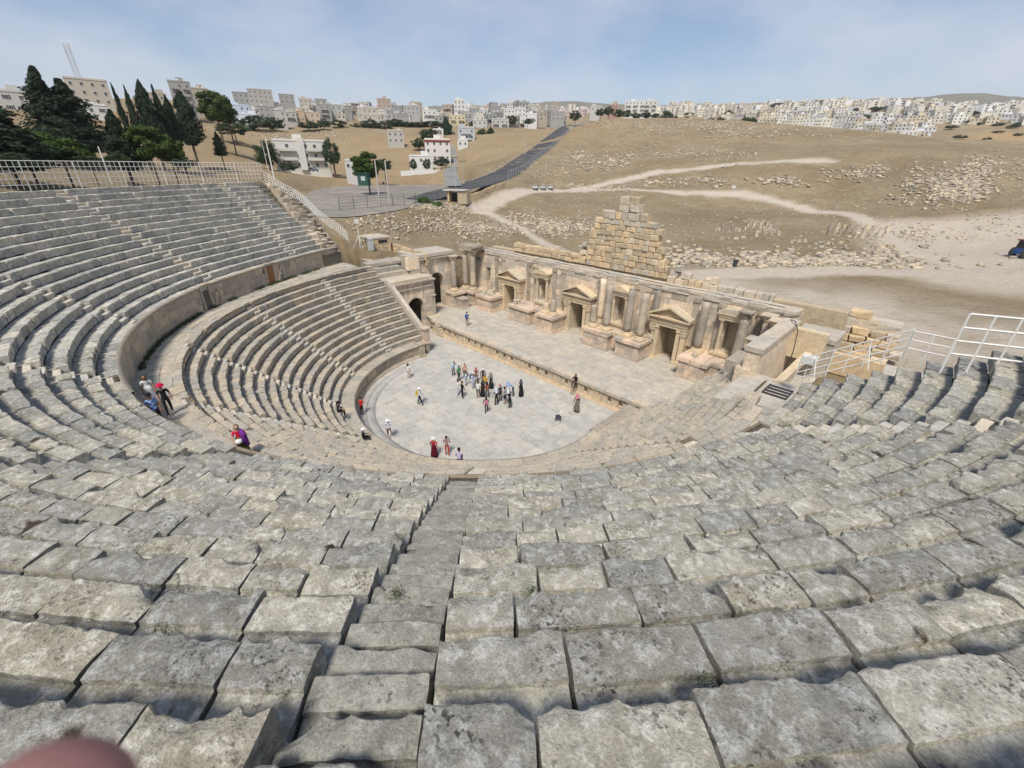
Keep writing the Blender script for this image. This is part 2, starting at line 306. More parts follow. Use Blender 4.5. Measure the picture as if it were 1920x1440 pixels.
def near(xy, line):
    best = np.full(len(xy), 1e9); zz = np.zeros(len(xy))
    for i in range(0, len(xy), 40000):
        d = np.hypot(xy[i:i + 40000, None, 0] - line[None, ::2, 0], xy[i:i + 40000, None, 1] - line[None, ::2, 1]); j = d.argmin(1)
        best[i:i + 40000] = d[np.arange(len(d)), j]; zz[i:i + 40000] = line[::2][j, 2]
    return best, zz
def in_poly(xy, poly):
    c = np.zeros(len(xy), bool); n = len(poly)
    for i in range(n):
        a, b = poly[i], poly[i - 1]; k = (a[1] > xy[:, 1]) != (b[1] > xy[:, 1])
        c ^= k & (xy[:, 0] < (b[0] - a[0]) * (xy[:, 1] - a[1]) / (b[1] - a[1] + 1e-12) + a[0])
    return c
for ln in (road_c, side_c):
    ln[:, 2] = tz_raw(ln[:, :2])
    for _ in range(12): ln[1:-1, 2] = (ln[:-2, 2] + 2 * ln[1:-1, 2] + ln[2:, 2]) / 4
def sm(a, b, x): t = np.clip((x - a) / (b - a), 0, 1); return t * t * (3 - 2 * t)
def tz(xy):
    xy = np.asarray(xy, float).reshape(-1, 2); z = tz_raw(xy); r = np.hypot(xy[:, 0] - CAM[0], xy[:, 1] - CAM[1])
    amp = np.clip(r / 160, 0.15, 1.0) * np.clip((r - 40) / 60, 0.2, 1)
    z = z + fbm(np.c_[xy / 26, np.zeros(len(xy))], 3, 5) * 2.0 * amp + fbm(np.c_[xy / 6, np.zeros(len(xy))], 9, 3) * 0.35
    z = z + np.where(r > 900, fbm(np.c_[xy / 240, np.zeros(len(xy))], 5, 5) * np.clip((r - 900) / 60, 0, 32), 0)
    near_far = np.flatnonzero(r < 520)
    q = xy[near_far]
    d, zz = near(q, road_c); k = sm(13, 6.5, d); z[near_far] = z[near_far] * (1 - k) + (zz - 0.05) * k
    d, zz = near(q, side_c); k = sm(8, 3.5, d); z[near_far] = z[near_far] * (1 - k) + (zz - 0.05) * k
    inl = in_poly(q, lot); dl = np.min([np.hypot(q[:, 0] - c[0], q[:, 1] - c[1]) for c in resample(np.vstack([lot, lot[:1]]), 3.0)], axis=0)
    k = np.where(inl, 1.0, sm(9, 0.5, dl)); zl = np.where(inl & (dl > 1.0), LOT_Z - 0.10, LOT_Z - 0.05); z[near_far] = z[near_far] * (1 - k) + zl * k
    # the theatre stands in its own pit, hidden by its walls
    R = np.hypot(xy[:, 0], xy[:, 1] + 1)
    pit = np.maximum(sm(37.5, 36.0, R) * (xy[:, 1] < 3), sm(20.3, 19.0, xy[:, 1]) * (xy[:, 1] > -2) * sm(-27, -25, xy[:, 0]) * sm(22, 20, xy[:, 0]))
    pit = np.maximum(pit, sm(41.5, 40.2, np.hypot(xy[:, 0], xy[:, 1])) * (xy[:, 0] < 0) * (xy[:, 1] < 0.5) * (xy[:, 1] > -22))
    z = z * (1 - pit) + (-0.8) * pit
    return z
def tz1(x, y): return float(tz(np.array([[x, y]]))[0])

az0 = math.degrees(math.atan2(C_FW[0], C_FW[1]))
az = np.radians(np.unique(np.r_[np.arange(-180, -73, 4.0), np.arange(-72, 72.1, 0.26), np.arange(74, 178, 4.0), 180.0].round(4)) + az0)
rr = np.r_[np.linspace(2, 28, 10), 30 * 1.0135 ** np.arange(0, 390)]
AZ, RR = np.meshgrid(az, rr)
gx = (CAM[0] + RR * np.sin(AZ)).ravel(); gy = (CAM[1] + RR * np.cos(AZ)).ravel(); gxy = np.c_[gx, gy]
gz = tz(gxy)
na = len(az); nr = len(rr)
i = np.arange((nr - 1) * (na - 1)); a_, b_ = i // (na - 1), i % (na - 1); q0 = a_ * na + b_
terr_me = mesh_data("ground", np.c_[gx, gy, gz], np.stack([q0, q0 + na, q0 + na + 1, q0 + 1], 1), smooth=True)
path = np.zeros(len(gx)); dist_r = np.hypot(gx - CAM[0], gy - CAM[1]); sel = np.flatnonzero(dist_r < 260)
for ln, hw in dpaths:
    d, _ = near(gxy[sel], ln); path[sel] = np.maximum(path[sel], sm(hw + 1.3, hw - 0.5, d + fbm(np.c_[gxy[sel] / 3, np.zeros(len(sel))], 21, 3) * 0.9))
pad = np.array([cz(*t)[:2] for t in [(1650, 425, 7.8), (1930, 440, 7.4), (1930, 545, 5.2), (1760, 530, 5.4), (1690, 490, 5.8)]])
dp = np.min([np.hypot(gxy[sel, 0] - c[0], gxy[sel, 1] - c[1]) for c in resample(np.vstack([pad, pad[:1]]), 2.0)], axis=0)
path[sel] = np.maximum(path[sel], np.where(in_poly(gxy[sel], pad), 1.0, sm(7, 0, dp)) * 0.95)
flat = sm(56, 40, gy) * (gy > 16) * sm(-8, 4, gx) * (gx < 70)          # trampled pale ground behind the stage building
path = np.maximum(path, flat * np.clip(0.85 + 0.9 * fbm(np.c_[gxy / 5, np.zeros(len(gx))], 31, 4), 0.25, 1))
gold = np.clip(sm(520, 560, dist_r) * (dist_r < 800) * sm(-30, 20, gx) + sm(-120, -150, gx) * (dist_r < 340) * 0.35, 0, 1)
scrub = sm(1100, 1900, dist_r)
for nm, arr in (("path", path), ("gold", gold), ("scrub", scrub)):
    at = terr_me.attributes.new(nm, 'FLOAT', 'POINT'); at.data.foreach_set("value", arr.astype(np.float32))
m, nt, N, L, B = new_mat("dry_hillside_soil")
geo = N.new("ShaderNodeNewGeometry"); pos = geo.outputs['Position']
c = mixc(nt, ramp(nt, noise_node(nt, pos, 0.05, 6, 0.6), 0.38, 0.62), (0.265, 0.20, 0.118), (0.34, 0.268, 0.168))
c = mixc(nt, mathn(nt, 'MULTIPLY', ramp(nt, noise_node(nt, pos, 0.42, 8, 0.7), 0.5, 0.72), 0.7), c, (0.42, 0.345, 0.225))
c = mixc(nt, mathn(nt, 'MULTIPLY', ramp(nt, noise_node(nt, pos, 0.16, 6, 0.62), 0.55, 0.7), 0.5), c, (0.205, 0.155, 0.09))
c = mixc(nt, mathn(nt, 'MULTIPLY', ramp(nt, noise_node(nt, pos, 1.1, 8, 0.8), 0.56, 0.66), 0.6), c, (0.46, 0.40, 0.30))
c = mixc(nt, mathn(nt, 'MULTIPLY', ramp(nt, noise_node(nt, pos, 0.6, 8, 0.8), 0.56, 0.68), 0.55), c, (0.13, 0.10, 0.055))
ga = N.new("ShaderNodeAttribute"); ga.attribute_name = "gold"; c = mixc(nt, ga.outputs['Fac'], c, (0.40, 0.285, 0.155))
sa_ = N.new("ShaderNodeAttribute"); sa_.attribute_name = "scrub"; c = mixc(nt, sa_.outputs['Fac'], c, mixc(nt, noise_node(nt, pos, .02, 5, .6), (0.13, 0.13, 0.10), (0.24, 0.215, 0.16)))
pa = N.new("ShaderNodeAttribute"); pa.attribute_name = "path"
pc = mixc(nt, noise_node(nt, pos, 0.9, 7, 0.7), (0.55, 0.465, 0.36), (0.66, 0.585, 0.475)); c = mixc(nt, pa.outputs['Fac'], c, pc)
L.new(c, B.inputs['Base Color']); B.inputs['Roughness'].default_value = 0.95; B.inputs['Specular IOR Level'].default_value = 0.1
c2 = None
bump(nt, B, mathn(nt, 'ADD', noise_node(nt, pos, 1.6, 8, 0.7), mathn(nt, 'MULTIPLY', noise_node(nt, pos, 0.25, 8, 0.7), 2.0)), 1.0, 0.5)
terr_me.materials.append(m); M['soil'] = m
tag(obj("ground", terr_me), kind="structure")

def strip(name, line, hw, lift, mat, lo=None):
    t = np.gradient(line[:, :2], axis=0); t /= np.linalg.norm(t, axis=1)[:, None]; nrm = np.c_[-t[:, 1], t[:, 0]]
    l = line[:, :2] + nrm * hw; r = line[:, :2] - nrm * (hw if lo is None else lo)
    v = np.concatenate([np.c_[l, line[:, 2] + lift], np.c_[r, line[:, 2] + lift]]); n = len(line); k = np.arange(n - 1)
    return mesh_data(name, v, np.stack([k, n + k, n + k + 1, k + 1], 1), [mat])
M['asphalt'] = stone_mat("asphalt", (0.075, 0.08, 0.088), (0.10, 0.105, 0.11), (0.15, 0.15, 0.15), (0.04, 0.04, 0.045), 0.05, 0.6, (0.55, 0.75), (0.62, 0.75), vary=0.02, bstr=0.2, pits=2.0, pitmix=0.5)
M['asphalt_old'] = stone_mat("worn_asphalt", (0.22, 0.22, 0.215), (0.28, 0.275, 0.26), (0.38, 0.365, 0.33), (0.09, 0.09, 0.09), 0.06, 0.35, (0.5, 0.72), (0.6, 0.75), vary=0.02, bstr=0.2, pits=1.0, pitmix=0.5)
tag(obj("road", strip("road", road_c[6:], 4.4, 0.12, M['asphalt'])), kind="structure")
tag(obj("side_road", strip("side_road", side_c, 2.3, 0.12, M['asphalt_old'])), kind="structure")
lp = resample(np.vstack([lot, lot[:1]]), 2.5)[:-1]; lc = lp.mean(0)
lv = np.vstack([np.c_[lp, np.full(len(lp), LOT_Z + 0.05)], [[*lc, LOT_Z + 0.05]]]); n_ = len(lp)
tag(obj("asphalt_yard", mesh_data("asphalt_yard", lv, [(k, (k + 1) % n_, n_) for k in range(n_)], [M['asphalt_old']])), kind="structure")
# raised pale kerb wall along the uphill side of the road
tt = np.gradient(road_c[:, :2], axis=0); tt /= np.linalg.norm(tt, axis=1)[:, None]; nn = np.c_[-tt[:, 1], tt[:, 0]]
kb = MB()
kl = road_c[20:].copy(); kl[:, :2] += nn[20:] * 4.7
for a, b in zip(kl[:-1:2], kl[2::2]):
    mid = (a + b) / 2; kb.box((mid[0], mid[1], mid[2] + 0.22), (np.hypot(*(b - a)[:2]) + 0.02, 0.3, 0.62), math.atan2(b[1] - a[1], b[0] - a[0]))
tag(kb.build("road_kerb", M['coping']), kind="structure")
# ------------------------------------------------------------------ seating
UH, UW, UR0, UZ0 = 0.465, 0.75, 24.1, 10.2
LH, LW, LR0, LZ0 = 0.486, 0.65, 13.4, 1.886
def extL(th): return np.maximum(0, (th - 50) / 42) ** 2
def extR(th): return np.maximum(0, (-th - 50) / 40) ** 2
def Rt(th, R0):
    return R0 - 0.55 * sm(-15, -50, np.asarray(th, float)) * np.interp(R0, [12, 21.9, 24.0], [1, .6, 0]) + extL(th) * np.interp(R0, [12, 21.9, 24.1, 40], [0, 1.5, 4.5, 4.5]) - extR(th) * np.interp(R0, [12, 21.9, 24.1, 36], [0.6, 1.0, 1.2, 1.2])
def cpos(th, R0):
    r = Rt(th, R0); a = np.radians(th); return np.stack([-r * np.sin(a), -r * np.cos(a)], -1)
def frame(th, R0):
    p = cpos(th, R0); q = cpos(th + 0.05, R0) - cpos(th - 0.05, R0); t = q / np.linalg.norm(q)
    return p, t, np.array([-t[1], t[0]])
def prof_pts(w, h, res):
    """profile of a seat block: front face, lip, seat, foot channel, back; second value flags crisp arrises"""
    P = np.array([(0.055, -h - 0.03), (0.045, -0.24), (0.014, -0.12), (0.0, -0.055), (0.003, -0.014), (0.02, 0.0), (0.22, 0.004), (w * .56, -0.004), (w * .575, -0.062), (w + .04, -0.068), (w + .04, -h)])
    S = [0, 0, 0, 0, 1, 1, 0, 1, 1, 1, 0]
    if res is None: return P, np.array(S, bool)
    out, fl = [P[0]], [0]
    for a, b, s_ in zip(P[:-1], P[1:], S[1:]):
        n = max(1, int(round(np.linalg.norm(b - a) / res)))
        if b[0] > w and b[1] < -0.2: n = 1
        for k in range(1, n + 1): out.append(a + (b - a) * k / n); fl.append(s_ if k == n else 0)
    return np.array(out), np.array(fl, bool)
def block_geo(L, w, h, res, seed, chip=0.5, rough=0.012):
    rs = np.random.RandomState(seed & 0x7fffffff); P, SF = prof_pts(w, h, res)
    nx = max(5, int(L / (res or 0.15)) + 1); nx = min(nx, 60)
    x = np.linspace(-L / 2, L / 2, nx); X = np.repeat(x, len(P)); Y = np.tile(P[:, 0], nx).copy(); Z = np.tile(P[:, 1], nx).copy()
    o = rs.rand() * 100; e = np.zeros(nx)
    for _ in range(int(rs.randint(2, 8) * (0.5 + chip))):          # conchoidal bites out of the front edge
        xc = rs.uniform(-L / 2, L / 2); wd = rs.uniform(.05, .26); dp = chip * rs.uniform(.02, .17) * (wd / .2) ** .5
        e = np.maximum(e, dp * np.sqrt(np.maximum(0, 1 - ((x - xc) / wd) ** 2)))
    if rs.rand() < .30: s = rs.choice([-1, 1]); e = np.maximum(e, rs.uniform(.08, .24) * np.clip(1 - np.abs(x - s * L / 2) / rs.uniform(.12, .34), 0, 1) ** .7)
    if rs.rand() < .25: e *= 0.2
    e = e + np.abs(fbm(np.c_[x * 9 + o, np.zeros(nx), np.zeros(nx)], seed % 997, 3, 0.6)) * 0.028 * chip * 2
    e = np.minimum(e, 0.24 * w / 0.75); E = np.repeat(e, len(P)); top = (Z > -0.03) & (Y < w * .57)
    wt = np.where(top, np.clip(1 - Y / 0.34, 0, 1), np.where(Y < 0.1, np.clip(1 + Z / (h * .9), 0, 1) ** .7, 0))
    Z = Z - E * np.where(top, 0.55 * np.clip(1 - Y / 0.13, 0, 1), np.where((Y < .1) & (Z > -.2), 0.5 * np.clip(1 + Z / .2, 0, 1), 0)); Y = Y + E * wt
    ed = np.minimum(X + L / 2, L / 2 - X); Z = Z - np.where((Y < w) & (Z > -0.2), 0.010 * np.exp(-(ed / 0.016) ** 2), 0)
    P3 = np.c_[X + o, Y, Z]
    Z = Z + fbm(P3 * 9.0, seed % 91 + 5, 4, 0.6) * rough * 0.9 + fbm(P3 * 1.6, seed % 91 + 15, 2) * rough * 1.5 - np.abs(fbm(P3 * 3.5 + 9, seed % 91 + 25, 3)) * rough * 0.8
    Y = Y + fbm(P3 * 8.0 + 31, seed % 91 + 9, 4, 0.6) * rough * 1.1 * (Y < w)
    X = X + fbm(P3 * 7.0 + 61, seed % 91 + 2, 3) * rough * 0.5
    m = len(P); k = np.arange((nx - 1) * (m - 1)); a, b = k // (m - 1), k % (m - 1); q = a * m + b
    F = np.stack([q, q + m, q + m + 1, q + 1], 1)
    caps = [tuple(range(m)), tuple(range((nx - 1) * m, nx * m))[::-1]]
    return np.c_[X, Y, Z], F, caps, (nx, m, SF)
def crisp(me, info):
    """smooth faces but keep the arrises of a cut block sharp"""
    nx, m, SF = info; me.polygons.foreach_set("use_smooth", np.ones(len(me.polygons), bool))
    ev = np.empty(len(me.edges) * 2, np.int32); me.edges.foreach_get("vertices", ev); ev = ev.reshape(-1, 2); col, row = ev // m, ev % m
    sh = (row[:, 0] == row[:, 1]) & SF[row[:, 0]] | (col[:, 0] == col[:, 1]) & ((col[:, 0] == 0) | (col[:, 0] == nx - 1))
    at = me.attributes.new("sharp_edge", 'BOOLEAN', 'EDGE'); at.data.foreach_set("value", sh)
class Joiner:
    def __init__(s): s.v, s.q, s.c, s.n = [], [], [], 0
    def add(s, v, F, caps):
        s.v.append(v); s.q.append(F + s.n); s.c += [tuple(i + s.n for i in c) for c in caps]; s.n += len(v)
    def build(s, name, mat, parent=None, smooth=False):
        v = np.concatenate(s.v); q = np.concatenate(s.q)
        faces = [tuple(r) for r in q.tolist()] + s.c
        return obj(name, mesh_data(name, v, faces, [mat], smooth=smooth), parent)
def place(v, p, t, o, z, yaw=0.0, tilt=0.0):
    x = v[:, 0] * math.cos(yaw) - v[:, 1] * math.sin(yaw); y = v[:, 0] * math.sin(yaw) + v[:, 1] * math.cos(yaw)
    return np.c_[p[0] + x * t[0] + y * o[0], p[1] + x * t[1] + y * o[1], z + v[:, 2] + v[:, 0] * tilt]
def place_mw(p, t, o, z, yaw, tilt):
    ca, sa = math.cos(yaw), math.sin(yaw); tx = np.array([t[0] * ca + o[0] * sa, t[1] * ca + o[1] * sa, tilt]); ty = np.array([-t[0] * sa + o[0] * ca, -t[1] * sa + o[1] * ca, 0])
    return Matrix(((tx[0], ty[0], 0, p[0]), (tx[1], ty[1], 0, p[1]), (tx[2], 0, 1, z), (0, 0, 0, 1)))
def in_view(p, m=0.12):
    v = np.asarray(p) - CAM; c = v @ C_FW
    if c < 0.05: return False
    return abs(v @ C_RT) / c < 960 / F_PX + m and abs(v @ C_UP) / c < 720 / F_PX + m

def stair_edges(stairs, k_frac, R):
    """angular gaps of the stairways at radius R (list of (lo, hi))"""
    g = []
    for th0, drift, wid in stairs:
        c = th0 + drift * (1 - k_frac); hw = math.degrees(wid / 2 / R); g.append((c - hw, c + hw))
    return g
UP_ST = [(75.2, 0, 1.0), (49.2, -0.5, 1.0), (22.9, -0.4, 1.0), (-1.0, 0, 1.0), (-26.3, 0, 1.0), (-46.35, 0.95, 0.94), (-73.5, 0, 1.0)]
LO_ST = [(76.0, 0, 0.8), (49.0, 0, 0.8), (-1.2, 0, 0.8), (-45.6, 1.9, 0.84), (22.9, 0, 0.8), (-72.0, 0, 0.8)]

def seating(tier, rows, R0, Z0, w, h, stairs, th_lo, th_hi, mat, parent, nmax, seed, Lavg):
    rng = np.random.RandomState(seed); blocks = []
    for k in range(rows):
        Rk, zk = R0 + k * w, Z0 + k * h; gaps = stair_edges(stairs, k / max(1, rows - 1), Rk)
        spans, cur = [], th_lo(k) if callable(th_lo) else th_lo
        end = th_hi(k) if callable(th_hi) else th_hi
        for lo, hi in sorted(gaps):
            if hi < cur: continue
            if lo > end: break
            spans.append((cur, lo)); cur = hi
        spans.append((cur, end))
        for a, b in spans:
            arc = math.radians(b - a) * Rk
            if arc < 0.3: continue
            n = max(1, int(round(arc / Lavg))); ws = rng.uniform(0.68, 1.36, n); ws = ws / ws.sum(); t = a
            for q in ws:
                th = t + (b - a) * q / 2; L = None; t0 = t; t += (b - a) * q
                p0, p1 = cpos(t0, Rk), cpos(t, Rk); L = float(np.hypot(*(p1 - p0)))
                p, tv, ov = frame(th, Rk); d = math.dist((p[0], p[1], zk), CAM)
                blocks.append((d, k, th, L, p, tv, ov, zk, rng.randint(1, 10**8), rng.normal(0, 1, 4)))
    blocks.sort(key=lambda b: b[0])
    jn = Joiner(); jp = Joiner(); made = 0
    for d, k, th, L, p, tv, ov, zk, sd, g in blocks:
        vis = in_view((p[0], p[1], zk)) or in_view((p[0] + ov[0] * .6, p[1] + ov[1] * .6, zk))
        if not vis and d < 9: vis = False
        gap = 0.018 + abs(g[0]) * 0.010; Lb = L - gap
        single = vis and made < nmax
        res = (0.022 if d < 4.2 else 0.035 if d < 7 else 0.055 if d < 11 else 0.09 if d < 17 else None) if vis else None
        chip = 0.5 + 0.18 * g[1]
        v, F, caps, info = block_geo(Lb, w, h, res, sd, chip=float(np.clip(chip, 0.1, 0.9)) * (0.6 if d > 17 else 1.0), rough=0.018 if d < 17 else 0.012)
        yaw, tilt, dz, dy = g[2] * 0.008, g[3] * 0.006, g[1] * 0.012, abs(g[0]) * 0.02
        pp = p + ov * dy
        if single:
            me = mesh_data("seat_block", v, [tuple(r) for r in F.tolist()] + caps, [mat])
            if d < 17: crisp(me, info)
            obj("seat_block", me, parent, mw=place_mw(pp, tv, ov, zk + dz, yaw, tilt)); made += 1
        else:
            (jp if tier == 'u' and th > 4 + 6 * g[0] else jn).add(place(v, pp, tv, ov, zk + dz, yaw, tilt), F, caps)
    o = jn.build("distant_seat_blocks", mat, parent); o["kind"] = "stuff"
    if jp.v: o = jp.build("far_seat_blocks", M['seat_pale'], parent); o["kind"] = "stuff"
    return blocks

def arc_ths(a, b, step=1.0): return np.linspace(a, b, max(2, int(abs(b - a) / step) + 1))
def revolve(prof, a, b, step=1.0):
    """prof: list of (R0, z); swept along the seating curve"""
    ths = arc_ths(a, b, step); m = len(prof); V = []
    for th in ths:
        for R0, z in prof:
            q = cpos(th, R0); V.append((q[0], q[1], z))
    k = np.arange((len(ths) - 1) * (m - 1)); i, j = k // (m - 1), k % (m - 1); q = i * m + j
    return np.array(V), np.stack([q, q + 1, q + m + 1, q + m], 1)

U_LO, U_HI = -88.0, 85.0
upper = thing("upper_seating", "weathered grey stone seat rows curving above the middle walkway up to the railing", "seating")
lower = thing("lower_seating", "pale worn stone seat rows curving down from the middle walkway to the orchestra", "seating")
seating('u', 16, UR0, UZ0, UW, UH, UP_ST, U_LO, lambda k: 85.5 - 0.25 * k, M['seat'], upper, 300, 11, 0.98)
seating('l', 14, LR0, LZ0, LW, LH, LO_ST, -90, lambda k: 90 + math.degrees(math.asin(1.4 / (LR0 + k * LW))), M['seat_lo'], lower, 300, 23, 0.95)
# the near wing of the lower rows runs straight on beside the stage
rng = np.random.RandomState(55); jn = Joiner()
for k in range(14):
    xk = float(Rt(-90.0, LR0 + k * LW)); yend = 5.4 if k < 4 else (10.5 - .5 * (k - 4) if k < 10 else 0.8); y = 0.0
    while y < yend - .2:
        L = min(rng.uniform(.7, 1.25), yend - y); v, F, caps, info = block_geo(L - .02, LW, LH, None, int(rng.randint(1, 10**8)), .5, .012)
        jn.add(place(v, np.array([xk, y + L / 2]), np.array([0., -1.]), np.array([1., 0.]), LZ0 + k * LH + rng.normal(0, .01)), F, caps); y += L
o = jn.build("straight_wing_blocks", M['seat_lo'], lower); o["kind"] = "stuff"
xk = float(Rt(-90.0, 12.3)); wing = MB().box((xk + .2, 2.7, .62), (.4, 5.5, 1.2)).box((xk + .05, 2.7, 1.32), (.6, 5.6, .18)).box((xk, 2.7, .1), (.6, 5.6, .2)).box((xk + .6, 2.7, 1.30), (1.3, 5.5, .18)); wing.build("straight_wall", M['podium'], lower)
wc = MB().prism([(xk + .4, 0), (xk + 9.2, 0), (xk + 9.2, 7.2), (xk + 1.2, 1.3)], 0, 5.2); wc.prism([(xk + 3.6, 1.5), (xk + 8.0, 1.5), (xk + 8.0, 6.2), (xk + 3.6, 3.0)], 5.2, 8.0); wc.build("wing_core", M['core'], lower)
# soil and rubble core under the blocks, seen only in joints
prof = []
for k in range(16):
    R = UR0 + k * UW; z = UZ0 + k * UH; prof += [(R + 0.42, z - UH - .2), (R + 0.42, z - 0.38), (R + UW + 0.42, z - 0.38)]
prof += [(37.2, UZ0 + 15 * UH - 0.1), (37.2, 8.0)]
v, F = revolve(prof, U_LO + 0.3, U_HI - 0.6, 1.2); obj("core", mesh_data("core", v, F, [M['core']]), upper)
prof = [(12.5, 1.2)]
for k in range(14):
    R = LR0 + k * LW; z = LZ0 + k * LH; prof += [(R + 0.38, z - LH - .2), (R + 0.38, z - 0.38), (R + LW + 0.38, z - 0.38)]
v, F = revolve(prof, -90, 92.5, 1.2); obj("core", mesh_data("core", v, F, [M['core']]), lower)
# stairways: two steps to every row
def stairway(st, rows, R0, Z0, w, h, parent_label, mat, seed, fine):
    th0, drift, wid = st; rng = np.random.RandomState(seed)
    t = thing("stairway", parent_label, "stairs", group="radial stairways between the seat wedges")
    for n in range(rows * 2):
        R = R0 + n * w / 2 - 0.08; z = Z0 + n * h / 2 - 0.29; c = th0 + drift * (1 - n / (rows * 2))
        p, tv, ov = frame(c, R); d = math.dist((p[0], p[1], z), CAM)
        res = 0.03 if (fine and d < 6) else 0.06 if (fine and d < 18) else None
        v, F, caps, info = block_geo(wid - 0.02 - 0.03 * rng.rand(), w / 2 + 0.10, 0.32, res, int(rng.randint(1, 10**8)), chip=0.30, rough=0.014)
        me = mesh_data("step", v, [tuple(r) for r in F.tolist()] + caps, [mat])
        if fine and d < 18: crisp(me, info)
        obj("step", me, t, mw=place_mw(p, tv, ov, z + rng.normal(0, 0.008), rng.normal(0, .01), rng.normal(0, .006)))
    return t
ul = ["far stairway through the upper rows near the end of the seating by the railing", "stairway through the upper rows above the dark doorway", "third stairway of the upper rows counted from the far end",
      "upper stairway above the walkway where the three visitors stand", "upper stairway just beyond the woman in red and purple", "steep worn stairway running down beside the nearest seat blocks", "upper stairway near the white railing end of the seating"]
for k, st in enumerate(UP_ST): stairway(st, 16, UR0, UZ0, UW, UH, ul[k], M['step'] if k in (4, 5) else M['step_pale'], 100 + k, k == 5)
ll = ["lower stairway at the far end beside the sloping parapet", "lower stairway cut through the middle of the far seat wedge", "lower stairway below the three visitors on the walkway", "short lower stairway continuing the nearest upper one to the orchestra",
      "lower stairway between the far wedges below the dark doorway", "lower stairway near the pale ramp by the stage end"]
for k, st in enumerate(LO_ST): stairway(st, 14, LR0, LZ0, LW, LH, ll[k], M['step_pale'], 200 + k, False)

# middle walkway: paving between R 21.85 and the podium wall
jn = Joiner(); rng = np.random.RandomState(5)
edges = [22.35, 22.95, 23.55, 24.16]
for r0, r1 in zip(edges[:-1], edges[1:]):
    t = -88.0
    while t < 90:
        dth = math.degrees(rng.uniform(0.7, 1.5) / r0); a, b = t + 0.03, min(90, t + dth) - 0.03; t += dth
        z = 8.14 + rng.normal(0, .014); q = [cpos(a, r0 + .01), cpos(b, r0 + .01), cpos(b, r1 - .01), cpos(a, r1 - .01)]
        v = np.array([(x, y, z + rng.normal(0, .006)) for x, y in q] + [(x, y, z - .2) for x, y in q])
        jn.add(v, np.array([(0, 3, 2, 1), (0, 1, 5, 4), (1, 2, 6, 5), (2, 3, 7, 6), (3, 0, 4, 7)])[:, ::-1], [])
walk = jn.build("walkway", M['prae']); tag(walk, kind="structure")
v, F = revolve([(21.8, 8.06), (24.3, 8.06)], -88, 91, 1.5); obj("walkway_bed", mesh_data("walkway_bed", v, F[:, ::-1], [M['core']]), walk)

# podium wall between walkway and upper rows: ashlar courses, moulded top, door openings
v, F = revolve([(24.22, 8.0), (24.22, UZ0 - .1), (24.6, UZ0 - .1)], U_LO, 88.5, 1.0); obj("podium_core", mesh_data("podium_core", v, F, [M['core']]), upper)
doors = [(63.6, 67.0), (43.2, 46.2)]
rng = np.random.RandomState(8)
def wall_block(a, b, z0, z1, R, depth, mat, parent, name="wall_block", jit=0.012):
    p0, p1 = cpos(a, R), cpos(b, R); c = (p0 + p1) / 2; L = np.hypot(*(p1 - p0)); _, tv, ov = frame((a + b) / 2, R)
    bm = MB().box((0, depth / 2 + rng.uniform(0, jit), 0), (L - 0.015, depth, z1 - z0 - 0.012), jit=0.006, rng=rng)
    o = obj(name, bm.me(name, [mat]), parent, mw=place_mw(c, tv, ov, (z0 + z1) / 2, 0, 0)); return o
courses = [8.06, 8.74, 9.36, 9.98]
for ci, (z0, z1) in enumerate(zip(courses[:-1], courses[1:])):
    t = -6.0
    while t < 87.5:
        dth = math.degrees(rng.uniform(0.75, 1.5) / 24.1); a, b = t, min(t + dth, 88); t += dth
        hit = [d for d in doors if a < d[1] and b > d[0]]
        if hit:
            d = hit[0]
            if a < d[0] - .8: wall_block(a, d[0], z0, z1, 24.12, 0.35, M['podium'], upper)
            if b > d[1] + .8: wall_block(d[1], b, z0, z1, 24.12, 0.35, M['podium'], upper)
            continue
        wall_block(a, b, z0, z1, 24.12, 0.35, M['podium'], upper)
for a, b in [(-6, doors[1][0]), (doors[1][1], doors[0][0]), (doors[0][1], 88.3)]:
    v, F = revolve([(24.16, 9.97), (24.06, 10.0), (24.0, 10.05), (23.98, 10.14), (24.2, 10.2)], a, b, 1.0)
    obj("podium_cornice", mesh_data("podium_cornice", v, F, [M['podium']]), upper)
v, F = revolve([(24.16, 8.0), (24.16, 10.2)], -88, -6, 1.2); obj("podium_face", mesh_data("podium_face", v, F, [M['podium']]), upper)
for d, nm in zip(doors, ("wood", "void")):
    c = (d[0] + d[1]) / 2; p, tv, ov = frame(c, 24.12); wd = math.radians(d[1] - d[0]) * Rt(c, 24.12)
    mw = place_mw(p, tv, ov, 8.06, 0, 0)
    if nm == "wood":
        o = obj("wooden_door", MB().box((0, 0.05, 0.95), (wd * 0.72, 0.08, 1.9)).me("wooden_door", [M['wood']]), upper, mw=mw); o["label"] = "brown wooden door in the podium wall"
        for s in (-.24, 0, .24): obj("door_plank", MB().box((s, 0.0, 0.95), (0.20, 0.03, 1.84)).me("door_plank", [M['wood']]), o)
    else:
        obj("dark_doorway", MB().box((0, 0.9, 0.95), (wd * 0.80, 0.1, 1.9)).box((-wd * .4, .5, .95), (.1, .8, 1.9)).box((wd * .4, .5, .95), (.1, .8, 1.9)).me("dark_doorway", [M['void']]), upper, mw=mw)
    for s in (-1, 1): obj("door_jamb", MB().box((s * wd * 0.43, 0.12, 0.98), (wd * .15, 0.4, 1.96)).me("door_jamb", [M['podium']]), upper, mw=mw)
    obj("door_lintel", MB().box((0, 0.14, 2.04), (wd * 1.02, 0.42, 0.2)).me("door_lintel", [M['podium']]), upper, mw=mw)
    for k in range(4): obj("door_step", MB().box((wd * (0.66 + .17 * k), 0.05, 0.2 + .22 * k), (wd * .3, 0.5, 0.42 + .42 * k)).me("door_step", [M['podium']]), upper, mw=mw)

